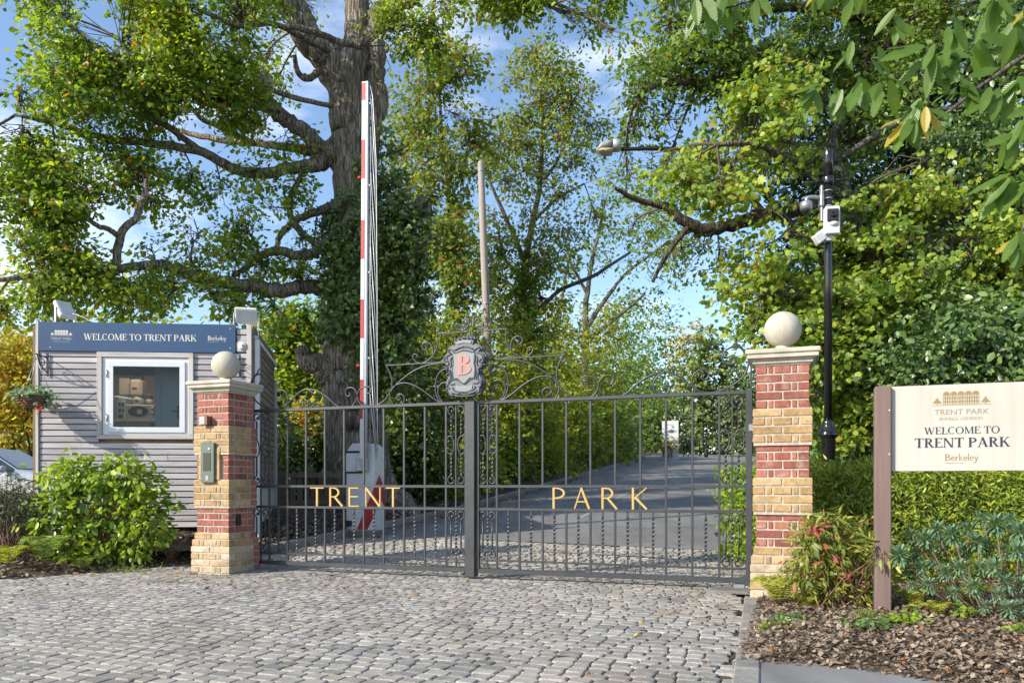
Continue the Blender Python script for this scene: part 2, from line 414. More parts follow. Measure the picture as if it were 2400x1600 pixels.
def soilmat(name, a, b_, c_, sc=14, pos=True, bm=0.7):
    m, t, b = newmat(name)
    g = N(t, 'ShaderNodeNewGeometry'); p = g.outputs['Position']
    n = noise(t, p, sc, 9, 0.7); n2 = noise(t, p, sc * 0.12, 4)
    c = ramp(t, n, [(0.3, a), (0.5, b_), (0.7, c_)])
    c = mixc(t, 1.0, c, ramp(t, n2, [(0.3, (0.75,) * 3), (0.7, (1.2,) * 3)]), 'MULTIPLY')
    t.links.new(c, b.inputs['Base Color']); b.inputs['Roughness'].default_value = 0.95
    bump(t, b, n, bm, 0.02); return m
M['joint'] = soilmat('joint_grit', (0.03, 0.024, 0.018), (0.065, 0.05, 0.036), (0.11, 0.085, 0.06), 60)
M['soil'] = soilmat('leafy_soil', (0.025, 0.018, 0.012), (0.06, 0.042, 0.028), (0.12, 0.085, 0.055), 16)
M['field'] = soilmat('woodland_floor', (0.025, 0.024, 0.012), (0.05, 0.045, 0.022), (0.09, 0.075, 0.04), 3)
def asphaltmat():
    m, t, b = newmat('asphalt')
    g = N(t, 'ShaderNodeNewGeometry'); p = g.outputs['Position']
    n = noise(t, p, 160, 3, 0.7); n2 = noise(t, p, 0.8, 5)
    mp_ = N(t, 'ShaderNodeMapping'); mp_.inputs['Scale'].default_value = (2.2, 0.16, 1); mp_.inputs['Rotation'].default_value = (0, 0, 0.27)
    t.links.new(p, mp_.inputs['Vector']); n3 = noise(t, mp_.outputs['Vector'], 1.0, 4)
    c = ramp(t, n, [(0.3, (0.135, 0.134, 0.135)), (0.7, (0.21, 0.205, 0.20))])
    c = mixc(t, 1.0, c, ramp(t, n2, [(0.3, (0.8,) * 3), (0.7, (1.2,) * 3)]), 'MULTIPLY')
    c = mixc(t, 1.0, c, ramp(t, n3, [(0.35, (0.82,) * 3), (0.65, (1.15,) * 3)]), 'MULTIPLY')
    vo = N(t, 'ShaderNodeTexVoronoi'); vo.feature = 'DISTANCE_TO_EDGE'; vo.inputs['Scale'].default_value = .45
    nn = N(t, 'ShaderNodeTexNoise'); nn.inputs['Scale'].default_value = 1.4; nn.inputs['Detail'].default_value = 6; t.links.new(p, nn.inputs['Vector'])
    av = N(t, 'ShaderNodeVectorMath', operation='ADD'); t.links.new(p, av.inputs[0]); t.links.new(nn.outputs['Color'], av.inputs[1]); t.links.new(av.outputs[0], vo.inputs['Vector'])
    c = mixc(t, ramp(t, vo.outputs['Distance'], [(0.0, (.6,) * 3), (.012, (0, 0, 0))]), c, (.05, .05, .05))
    t.links.new(c, b.inputs['Base Color']); b.inputs['Roughness'].default_value = 0.8
    bump(t, b, n, 0.3, 0.004); return m
M['asphalt'] = asphaltmat()
M['line'] = simple('worn_road_paint', (0.27, 0.27, 0.26), 0.8, var=0.4, scale=12)
M['chip'] = leafmat('leaf_litter', (0.065, 0.048, 0.034), (0.19, 0.145, 0.105), (0.40, 0.325, 0.25), (0.27, 0.12, 0.045), 0.045, 0.12, 0.8, 3.0, 0.2, (1.1, 1.0, 0.8), gain=1.0)
M['fallen'] = leafmat('fallen_leaf', (0.10, 0.045, 0.02), (0.22, 0.11, 0.05), (0.34, 0.22, 0.09), (0.42, 0.30, 0.06), 0.1, 0.15, 0.7, 3.0, 0.2, (1.1, 1.0, 0.8), gain=1.0)

GA = -19.7
GF = Frame(-3.093, 9.35, GA)                    # the gate line

# ---------------------------------------------------------------- terrain
KL = [(-3.42, 9.75), (-3.05, 10.9), (-2.6, 12.1), (-1.36, 15.6), (-0.2, 19.8), (3.1, 33.0), (8.0, 52.0), (14.5, 76.0), (34.0, 98.0), (80.0, 120.0)]
KR = [(2.62, 7.95), (2.98, 9.4), (3.4, 10.6), (4.5, 14.0), (6.4, 20.0), (11.0, 34.0), (17.0, 50.0), (30.0, 68.0), (52.0, 82.0), (100.0, 96.0)]
def resample(pts, k=8): return [tuple(p) for p in catmull([(x, y, 0) for x, y in pts], k)]
KLs, KRs = resample(KL), resample(KR)

ys = np.concatenate([np.arange(-40, 8, 4.0), np.arange(8, 84, 1.5), np.arange(84, 330, 12.0)])
xs = np.concatenate([np.arange(-260, -30, 23.0), np.arange(-30, 45, 2.5), np.arange(45, 280, 23.0)])
mb = MB(); vv = [(x, y, gz(y) - 0.10) for y in ys for x in xs]; nx = len(xs)
mb.add(vv, [[j * nx + i, j * nx + i + 1, (j + 1) * nx + i + 1, (j + 1) * nx + i] for j in range(len(ys) - 1) for i in range(nx - 1)], True)
tag(mb.obj('ground', M['field']), 'dark leafy woodland floor rising behind the gate', kind='structure')

def strip(A, B, za, zb):
    vs = []; n = len(A)
    for a, b in zip(A, B): vs += [(a[0], a[1], za(a)), (b[0], b[1], zb(b))]
    return vs, [[2 * i, 2 * i + 1, 2 * i + 3, 2 * i + 2] for i in range(n - 1)]
RLs = resample([(-2.68, 12.66), (-2.2, 13.3)] + KL[3:]); RRs = resample([(3.34, 10.55), (3.6, 11.3)] + KR[3:])
mb = MB(); vs_, fs_ = strip(RLs, RRs, lambda p: gz(p[1]), lambda p: gz(p[1])); mb.add(vs_, fs_, True)
tag(mb.obj('road', M['asphalt']), 'grey asphalt drive rising away behind the gate', kind='structure')
def verge(name, K, sgn, label):
    mb = MB(); offs = [0.0, 0.25, 0.9, 2.2, 5.0, 11.0, 24.0]; rise = [0.08, 0.11, 0.2, 0.34, 0.45, 0.5, 0.5]
    vs = []
    for x, y, _ in K:
        for o, r in zip(offs, rise):
            jit = 0.06 * math.sin(x * 3.1 + y * 1.7 + o * 5)
            vs.append((x + sgn * (o + 0.06), y, gz(y) + r + (jit if o > 0.2 else 0)))
    m = len(offs)
    mb.add(vs, [[j * m + i, j * m + i + 1, (j + 1) * m + i + 1, (j + 1) * m + i] for j in range(len(K) - 1) for i in range(m - 1)], True)
    return tag(mb.obj(name, M['soil']), label, kind='structure')
verge('verge_left', KLs, -1, 'leafy soil bank along the far side of the drive')
verge('verge_right', KRs, 1, 'soil verge along the near side of the drive')

def kerbline(name, K, sgn, label, ymax):
    root = bpy.data.objects.new(name, None); COL.objects.link(root); tag(root, label, kind='structure')
    d = 0.0; pts = K; far = MB(); i = 0
    dense = []
    for a, b in zip(pts[:-1], pts[1:]):
        L = math.hypot(b[0] - a[0], b[1] - a[1]); k = max(1, int(L / 0.9))
        for j in range(k): dense.append((a[0] + (b[0] - a[0]) * j / k, a[1] + (b[1] - a[1]) * j / k))
    for a, b in zip(dense[:-1], dense[1:]):
        L = math.hypot(b[0] - a[0], b[1] - a[1]); ang = math.atan2(b[1] - a[1], b[0] - a[0])
        z0, z1 = gz(a[1]), gz(b[1])
        m = MB(); m.box(0.004, L - 0.004, 0, 0.13, -0.1, 0.105, 0.012)
        if sgn < 0: pass
        M4 = Matrix.Translation((a[0], a[1], z0)) @ Matrix.Rotation(ang, 4, 'Z') @ Matrix.Rotation(-math.atan2(z1 - z0, L), 4, 'Y')
        if sgn > 0: M4 = M4 @ Matrix.Translation((0, -0.13, 0))
        if a[1] < ymax:
            o = m.obj('kerbstone', M['kerb'], root); o.matrix_local = M4
        else: far.add([M4 @ Vector(v) for v in m.v], m.f)
    if far.v: tag(far.obj('kerbstones', M['kerb'], root), kind='stuff')
kerbline('kerb_left', KLs, -1, 'low granite kerb along the leafy bank of the drive', 45)
kerbline('kerb_right', KRs, 1, 'low granite kerb along the hedge side of the drive', 22)
# centre line dashes
root = bpy.data.objects.new('road_markings', None); COL.objects.link(root); tag(root, 'worn white centre dashes on the asphalt drive', kind='structure')
cl = [(1.0, 14.2), (1.29, 15.1), (1.86, 16.9), (2.6, 19.8), (3.42, 22.7), (5.2, 29.6), (6.0, 32.0), (7.4, 37), (8.1, 39.5), (9.6, 44.5), (10.4, 47)]
for (a, b) in ((1, 2), (3, 4), (5, 6), (7, 8), (9, 10)):
    (x0, y0), (x1, y1) = cl[a], cl[b]
    MB().sheet([(x0 - 0.05, y0, gz(y0) + .005), (x0 + 0.05, y0, gz(y0) + .005), (x1 + 0.05, y1, gz(y1) + .005), (x1 - 0.05, y1, gz(y1) + .005)]).obj('dash', M['line'], root)

# ---------------------------------------------------------------- cobbled forecourt
POLY = [(-11, 0.2), (0.0, 0.2), (0.318 - 0.4, 0.2), (2.0, 6.84), (2.04, 7.45), (2.6, 7.95), (2.98, 9.4), (3.3, 10.6), (-2.7, 12.72), (-2.6, 12.1), (-3.05, 10.9), (-3.42, 9.75), (-3.98, 9.75), (-5.37, 8.28), (-11, 4.2)]
def inpoly(x, y, poly):
    ins = False; n = len(poly)
    for i in range(n):
        (x0, y0), (x1, y1) = poly[i], poly[(i + 1) % n]
        if (y0 > y) != (y1 > y) and x < (x1 - x0) * (y - y0) / (y1 - y0) + x0: ins = not ins
    return ins
def pdist(x, y, poly):
    """distance inside a polygon (negative outside), arrays"""
    d = np.full(x.shape, 1e9); n = len(poly); ins = np.zeros(x.shape, bool)
    for i in range(n):
        (x0, y0), (x1, y1) = poly[i], poly[(i + 1) % n]
        dx, dy = x1 - x0, y1 - y0; t = np.clip(((x - x0) * dx + (y - y0) * dy) / (dx * dx + dy * dy + 1e-12), 0, 1)
        d = np.minimum(d, np.hypot(x - x0 - t * dx, y - y0 - t * dy))
        if y0 != y1:
            ins ^= ((y0 > y) != (y1 > y)) & (x < (x1 - x0) * (y - y0) / (y1 - y0) + x0)
    return np.where(ins, d, -d)

bed_poly = [(p[0], p[1]) for p in POLY]
mb = MB()
for j in range(-14, 14):
    for i in range(0, 24):
        pass
yy = np.arange(0.0, 13.2, 0.3); cells = []
vs_, fs_ = [], []
for y0, y1 in zip(yy[:-1], yy[1:]):
    for yq in (y0, y1): pass
    xsL = [x for x in np.arange(-11, 3.6, 0.1) if inpoly(x, (y0 + y1) / 2, POLY)]
    if len(xsL) > 1:
        n0 = len(vs_); a, b = xsL[0] - 0.05, xsL[-1] + 0.05
        vs_ += [(a, y0, gz(y0) - 0.026), (b, y0, gz(y0) - 0.026), (b, y1, gz(y1) - 0.026), (a, y1, gz(y1) - 0.026)]; fs_.append([n0, n0 + 1, n0 + 2, n0 + 3])
mb.add(vs_, fs_)
court = tag(mb.obj('cobbled_forecourt', M['joint']), 'grey granite setts laid in rows in front of and under the gate', kind='structure')

def sett_mesh(seed):
    r = random.Random(seed); h = 0.5
    c = 0.11
    base = [(-h + c, -h), (h - c, -h), (h, -h + c), (h, h - c), (h - c, h), (-h + c, h), (-h, h - c), (-h, -h + c)]
    base = [(x + r.uniform(-.03, .03), y + r.uniform(-.03, .03)) for x, y in base]
    rings = [(1.02, -0.05), (1.0, -0.011), (0.955, -0.0035), (0.87, 0.0)]
    vs = []
    for s_, z in rings:
        for x, y in base: vs.append((x * s_, y * s_, z + (r.uniform(-.0015, .0015) if z > -0.04 else 0)))
    fs = [[i * 8 + k, i * 8 + (k + 1) % 8, (i + 1) * 8 + (k + 1) % 8, (i + 1) * 8 + k] for i in range(3) for k in range(8)] + [[24 + k for k in range(8)]]
    return np.array(vs), fs
SV = [sett_mesh(s) for s in range(8)]
PIL = [(2.407, 7.04), (-3.31, 9.11)]
setts = []
w = -9.5
while w < 3.4:
    pitch = random.uniform(0.098, 0.112); u = -9.0 + random.uniform(0, 0.1)
    while u < 8.5:
        L = random.choice((0.095, 0.105, 0.115, 0.13, 0.145)) + random.uniform(-.008, .008)
        uc = u + L / 2; wob = 0.03 * math.sin(uc * 0.9 + 1.0) + 0.012 * math.sin(uc * 3.1 + w)
        X, Y, _ = GF.world(uc, w + pitch / 2 + wob, 0)
        u += L + 0.004
        if Y < 2.6 or X < -8.2: continue
        if not inpoly(X, Y, POLY): continue
        if any(abs(X - a) < 0.27 and abs(Y - b) < 0.27 for a, b in PIL): continue
        if X < -0.66 * Y - 0.6: continue
        dip = 0.006 * math.sin(X * 1.3 + Y * 0.8) * (1 if Y < 8.5 else 0.3)
        setts.append((X, Y, gz(Y) + random.uniform(-.0018, .0018) + dip - 0.004, L - 0.005, pitch - 0.004,
                      math.radians(GA) + random.uniform(-.035, .035), random.uniform(-.016, .016), random.uniform(-.018, .018), random.randrange(8)))
    w += pitch
def inframe(q):
    px = 1200 + F * q[0] / q[1]; py = HZ + EYE * F / q[1]; return 8 < px < 2392 and py < 1592
near = sorted([i for i, q in enumerate(setts) if inframe(q)], key=lambda i: setts[i][1])[:300]
near = set(near)
sm_ = []
for vs_, fs_ in SV:
    m_ = MB(); m_.add(vs_, fs_, False); sm_.append(m_.mesh('sett', M['sett']))
far = MB()
for i, (X, Y, Z, L, D, a, tx, ty, k) in enumerate(setts):
    M4 = Matrix.Translation((X, Y, Z)) @ Matrix.Rotation(a, 4, 'Z') @ Matrix.Rotation(tx, 4, 'X') @ Matrix.Rotation(ty, 4, 'Y') @ Matrix.Diagonal((L, D, 1, 1))
    if i in near:
        o = link('sett', sm_[k], court); o.matrix_local = M4
    else:
        A = np.array(M4); V = SV[k][0] @ A[:3, :3].T + A[:3, 3]
        n = len(far.v); far.v.extend(map(tuple, V)); far.f.extend([[n + j for j in f] for f in SV[k][1]]); far.sm.extend([False] * len(SV[k][1]))
tag(far.obj('setts', M['sett'], court), kind='stuff')

# granite edging strip beside the planting bed
edge = bpy.data.objects.new('kerb_strip', None); COL.objects.link(edge); tag(edge, 'row of flat granite edging stones between setts and planting bed', kind='structure')
ex, ey = 2.0 - 1.08, 6.84 - 3.92; el = math.hypot(ex, ey); ex /= el; ey /= el
s = -3.6
while s < 3.15:
    L = random.uniform(0.26, 0.42)
    m = MB(); m.box(0.004, L - 0.004, -0.145, -0.012, -0.06, 0.012, 0.008)
    o = m.obj('edging_stone', M['kerb'], edge)
    o.location = (1.08 + ex * s, 3.92 + ey * s, random.uniform(-.004, .004)); o.rotation_euler = (random.uniform(-.01, .01), 0, math.atan2(ey, ex)); s += L

# ---------------------------------------------------------------- planting beds
def fbm(x, y, s=1.0):
    return (np.sin(x * 2.1 * s + 1.3) * np.cos(y * 1.7 * s + .4) + .5 * np.sin(x * 5.3 * s + y * 3.1 * s) + .25 * np.sin(x * 11.7 * s - y * 9.2 * s)) / 1.75
def bed(name, poly, label, rise, step=0.09):
    xs_ = np.arange(min(p[0] for p in poly), max(p[0] for p in poly) + step, step); ys_ = np.arange(min(p[1] for p in poly), max(p[1] for p in poly) + step, step)
    Xg, Yg = np.meshgrid(xs_, ys_); d = pdist(Xg, Yg, poly)
    G = np.vectorize(gz)(Yg)
    Z = G + np.where(d > 0, rise * (1 - np.exp(-np.maximum(d, 0) / 0.35)) + 0.015 * fbm(Xg, Yg, 2.0) * np.clip(d / .2, 0, 1) - 0.01, -0.012 + d * 0.9)
    vs = np.stack([Xg.ravel(), Yg.ravel(), Z.ravel()], 1); nxx = len(xs_)
    idx = np.arange(len(vs)).reshape(Xg.shape); keep = (d[:-1, :-1] > -0.25) & (d[1:, 1:] > -0.25)
    fs = np.stack([idx[:-1, :-1][keep], idx[:-1, 1:][keep], idx[1:, 1:][keep], idx[1:, :-1][keep]], 1)
    mb = MB(); mb.add(vs, fs.tolist(), True)
    tag(mb.obj(name, M['soil']), label, kind='structure')
    def h(x, y):
        dd = pdist(np.array([x]), np.array([y]), poly)[0]
        return gz(y) + (rise * (1 - math.exp(-max(dd, 0) / 0.35)) + 0.015 * float(fbm(np.array(x), np.array(y), 2.0)) * min(1, max(0, dd / .2)) - 0.01 if dd > 0 else -0.01)
    return h
RB = [(1.235, 4.37), (1.64, 4.29), (1.9, 4.12), (2.12, 3.93), (2.5, 3.55), (9.5, 3.2), (9.5, 10.5), (3.2, 10.5), (2.75, 8.1), (2.16, 7.4), (2.12, 6.8)]
bed_r = bed('planting_bed_right', RB, 'bark and leaf mulch under the shrubs by the cream sign', 0.10)
LB = [(-12, 4.0), (-5.37, 8.28), (-3.98, 9.72), (-3.5, 9.75), (-3.2, 10.9), (-4.2, 12.5), (-12, 12.5)]
bed_l = bed('planting_bed_left', LB, 'leaf mulch under the shrub in front of the timber booth', 0.10)
# asphalt footway in the near corner
mb = MB(); mb.sheet([(-0.1 + 0.2, 0.3, .004), (9.5, 0.3, .004), (9.5, 3.5, .004), (2.5, 3.62, .004), (2.12, 3.98, .004), (1.9, 4.17, .004), (1.64, 4.34, .004), (1.228, 4.42, .004), (1.19, 4.25, .004)])
tag(mb.obj('pavement', M['asphalt']), 'dark asphalt footway below the mulch bed', kind='structure')
# ---------------------------------------------------------------- lettering
def stroke(x0, y0, x1, y1, w):            # horizontal-cut diagonal or upright stroke
    return [(x0 - w / 2, y0), (x0 + w / 2, y0), (x1 + w / 2, y1), (x1 - w / 2, y1)]
def rect(x0, y0, x1, y1): return [(x0, y0), (x1, y0), (x1, y1), (x0, y1)]
def arcp(cx, cy, rx, ry, a0, a1, tmax, tmin, n=18, ph=0.0):
    """bowl: thickness tmax where it runs upright, tmin where it runs level; returns quads"""
    out = []
    q = []
    for i in range(n + 1):
        a = math.radians(a0 + (a1 - a0) * i / n); ca, sa = math.cos(a), math.sin(a)
        k = abs(math.cos(a + ph)) ** 1.3; t = tmin + (tmax - tmin) * k
        q.append(((cx + rx * ca, cy + ry * sa), (cx + (rx - t) * ca, cy + (ry - min(t, tmin + (tmax - tmin) * .25)) * sa)))
    for (a, b), (c, d) in zip(q[:-1], q[1:]): out.append([a, b, d, c])
    return out
def glyphs(t=0.17, h=0.055, sf=0.07):
    G = {}
    def serif(x, y, w): return rect(x - w / 2, y, x + w / 2, y + h * 0.9) if y < 0.5 else rect(x - w / 2, y - h * 0.9, x + w / 2, y)
    def stem_(x, y0=0, y1=1): return [stroke(x, y0, x, y1, t)] + ([serif(x, 0, t + 2 * sf)] if y0 == 0 else []) + ([serif(x, 1, t + 2 * sf)] if y1 == 1 else [])
    x = t / 2 + sf
    G['T'] = (0.82, stem_(0.41)[:2] + [rect(0.0, 1 - h, 0.82, 1), [(0, 1), (0, 0.78), (0.045, 0.78), (0.10, 0.95)], [(0.82, 1), (0.72, 0.95), (0.775, 0.78), (0.82, 0.78)]])
    arm = lambda x1, y, up: [(x1, y), (x1, y + up), (x1 - 0.045, y + up), (x1 - 0.12, y)]
    G['E'] = (0.72, stem_(x) + [rect(x, 1 - h, 0.68, 1), rect(x, 0, 0.72, h), rect(x, 0.5, 0.52, 0.5 + h), arm(0.68, 1, -0.2), arm(0.72, 0, 0.22), [(0.52, 0.42), (0.52, 0.64), (0.48, 0.64), (0.46, 0.53), (0.48, 0.42)]])
    G['L'] = (0.68, stem_(x) + [rect(x, 0, 0.68, h), arm(0.68, 0, 0.24)])
    G['C'] = (0.86, arcp(0.46, 0.5, 0.46, 0.52, 48, 312, t, h) + [[(0.77, 0.98), (0.73, 0.7), (0.69, 0.84), (0.72, 0.93)]])
    G['O'] = (1.0, arcp(0.5, 0.5, 0.5, 0.52, 0, 360, t * 1.05, h, 30))
    G['D'] = (0.92, stem_(x) + arcp(x, 0.5, 0.92 - x, 0.5, -90, 90, t, h))
    G['W'] = (1.34, [stroke(0.13, 1, 0.40, 0, t), stroke(0.66, 1, 0.40, 0, h * 1.2), stroke(0.62, 1, 0.90, 0, t), stroke(1.22, 1, 0.92, 0, h * 1.2), serif(0.13, 1, 0.3), serif(0.66, 1, 0.22), serif(1.22, 1, 0.24)])
    G['M'] = (1.16, [stroke(0.13, 0, 0.16, 1, h * 1.3), stroke(0.17, 1, 0.56, 0.02, t), stroke(0.95, 1, 0.56, 0.02, h * 1.2), stroke(1.0, 0, 0.98, 1, t), serif(0.13, 0, 0.24), serif(1.0, 0, 0.3), serif(0.14, 1, 0.2), serif(1.02, 1, 0.22)])
    G['N'] = (0.98, [stroke(0.14, 0, 0.14, 1, h * 1.3), stroke(0.15, 1, 0.82, 0, t * 1.05), stroke(0.84, 0, 0.84, 1, h * 1.3), serif(0.14, 0, 0.26), serif(0.13, 1, 0.24), serif(0.84, 1, 0.26)])
    G['P'] = (0.74, stem_(x) + arcp(x + 0.1, 0.73, 0.74 - x - 0.1, 0.27, -90, 90, t, h) + [rect(x, 1 - h, x + 0.1, 1), rect(x, 0.46, x + 0.1, 0.46 + h)])
    G['R'] = (0.86, stem_(x) + arcp(x + 0.1, 0.745, 0.70 - x - 0.1, 0.255, -90, 90, t, h) + [rect(x, 1 - h, x + 0.1, 1), rect(x, 0.49, x + 0.1, 0.49 + h), stroke(0.40, 0.53, 0.76, 0, t * 1.05), serif(0.79, 0, 0.2)])
    G['B'] = (0.80, stem_(x) + arcp(x + 0.1, 0.755, 0.70 - x - 0.1, 0.245, -90, 90, t, h) + arcp(x + 0.1, 0.28, 0.80 - x - 0.1, 0.28, -90, 90, t * 1.1, h) + [rect(x, 1 - h, x + 0.12, 1), rect(x, 0.51, x + 0.12, 0.51 + h), rect(x, 0, x + 0.12, h)])
    G['A'] = (0.94, [stroke(0.12, 0, 0.46, 1, h * 1.2), stroke(0.44, 1, 0.80, 0, t * 1.05), rect(0.24, 0.32, 0.68, 0.32 + h), serif(0.12, 0, 0.25), serif(0.80, 0, 0.3)])
    G['K'] = (0.92, stem_(x) + [stroke(0.26, 0.42, 0.74, 1, h * 1.3), stroke(0.40, 0.60, 0.80, 0, t * 1.05), serif(0.74, 1, 0.26), serif(0.80, 0, 0.27)])
    G['V'] = (0.9, [stroke(0.12, 1, 0.45, 0, t), stroke(0.78, 1, 0.47, 0, h * 1.2), serif(0.12, 1, 0.28), serif(0.78, 1, 0.24)])
    G['I'] = (0.33, stem_(x)); G['F'] = (0.66, G['E'][1][:4] + G['E'][1][5:7])
    lt = t * 0.72; xh = 0.64
    G['e'] = (0.56, arcp(0.29, xh / 2, 0.28, xh / 2 + .01, 0, 318, lt, h) + [rect(0.07, xh * 0.5, 0.55, xh * 0.5 + h)])
    G['r'] = (0.44, [stroke(0.10, 0, 0.10, xh, lt), rect(0.0, 0, 0.22, h * .8)] + arcp(0.30, xh * 0.58, 0.2, xh * 0.42, 60, 180, lt * .7, h * 1.4, 10))
    G['k'] = (0.56, [stroke(0.10, 0, 0.10, 1.08, lt), stroke(0.14, 0.27, 0.46, xh, h * 1.3), stroke(0.22, 0.36, 0.52, 0, lt)])
    G['l'] = (0.22, [stroke(0.11, 0, 0.11, 1.08, lt)])
    G['y'] = (0.58, [stroke(0.08, xh, 0.30, 0.0, lt), stroke(0.54, xh, 0.24, -0.22, h * 1.4)] + arcp(0.08, -0.2, 0.19, 0.12, 200, 350, h * 1.4, h * 1.4, 10))
    return G
SER = glyphs()
SER_BOLD = glyphs(0.20, 0.065, 0.075)
class Letters:
    def __init__(s): s.items = []
    def obj(s, name, mat, parent):
        for mb in s.items: mb.obj('letter', mat, parent)
def serif_text(txt, x0, x1, z0, cap, y, G=SER, gap=0.07, space=0.34):
    """flat serif letters in the x-z plane at depth y, fitted between x0 and x1, cap height cap"""
    tot = 0
    for ch in txt: tot += space if ch == ' ' else G[ch][0] + gap
    sx = (x1 - x0) / (tot - gap); x = x0; out = Letters(); k = 0
    for ch in txt:
        if ch == ' ': x += space * sx; continue
        w, polys = G[ch]; mb = MB()
        for p in polys:
            k += 1; yy = y - 0.00002 * (k % 24)
            mb.add([(x + px * sx, yy, z0 + pz * cap) for px, pz in p], [list(range(len(p)))])
        out.items.append(mb); x += (w + gap) * sx
    return out
def sans_text(txt, x0, x1, z0, cap, y, mat, parent, name='lettering'):
    c = bpy.data.curves.new('tmp', 'FONT'); c.body = txt; c.size = 1.0
    o = bpy.data.objects.new('tmp', c); COL.objects.link(o)
    dg = bpy.context.evaluated_depsgraph_get(); me = bpy.data.meshes.new_from_object(o.evaluated_get(dg))
    bpy.data.objects.remove(o); bpy.data.curves.remove(c)
    co = np.array([v.co[:] for v in me.vertices]); lo, hi = co.min(0), co.max(0)
    caps = 0.729 if True else 1
    for v in me.vertices:
        a = v.co.copy(); v.co = ((a.x - lo[0]) / (hi[0] - lo[0]) * (x1 - x0) + x0, y, z0 + a.y / caps * cap)
    me.materials.clear(); me.materials.append(mat); me.name = name
    return link(name, me, parent)
def mansion(u0, u1, z0, z1, y, mat, parent, paler=None):
    """small print of a long house between two trees"""
    mb = MB(); W = u1 - u0; H = z1 - z0; n = 5
    bw = W * 0.62; bx = u0 + W * 0.19
    for i in range(n):
        x = bx + bw * i / n; w = bw / n * 0.92
        cols = 3
        mb.sheet([(x, y, z0 + H * .86), (x + w, y, z0 + H * .86), (x + w * .9, y, z1), (x + w * .5, y, z1 + H * .08), (x + w * .1, y, z1)])
        for r_ in range(3):
            zb = z0 + H * 0.86 * r_ / 3; zt = z0 + H * 0.86 * (r_ + 1) / 3
            mb.sheet([(x, y, zt - H * .09), (x + w, y, zt - H * .09), (x + w, y, zt), (x, y, zt)])
            for c_ in range(cols + 1):
                xx = x + w * c_ / cols; q = w * 0.08
                xa, xb = max(x, xx - q), min(x + w, xx + q)
                mb.sheet([(xa, y, zb), (xb, y, zb), (xb, y, zt - H * .09), (xa, y, zt - H * .09)])
    for cx in (u0 + W * .09, u1 - W * .09):
        mb.sheet([(cx - W * .085, y, z0 + H * .12), (cx + W * .085, y, z0 + H * .12), (cx + W * .03, y, z0 + H * .36), (cx, y, z0 + H * .62), (cx - W * .05, y, z0 + H * .3)])
        mb.sheet([(cx - W * .008, y, z0), (cx + W * .008, y, z0), (cx + W * .008, y, z0 + H * .12), (cx - W * .008, y, z0 + H * .12)])
    mb.sheet([(u0, y, z0 - H * .06), (u1, y, z0 - H * .06), (u1, y, z0 - H * .03), (u0, y, z0 - H * .03)])
    return mb.obj('house_logo', mat, parent)

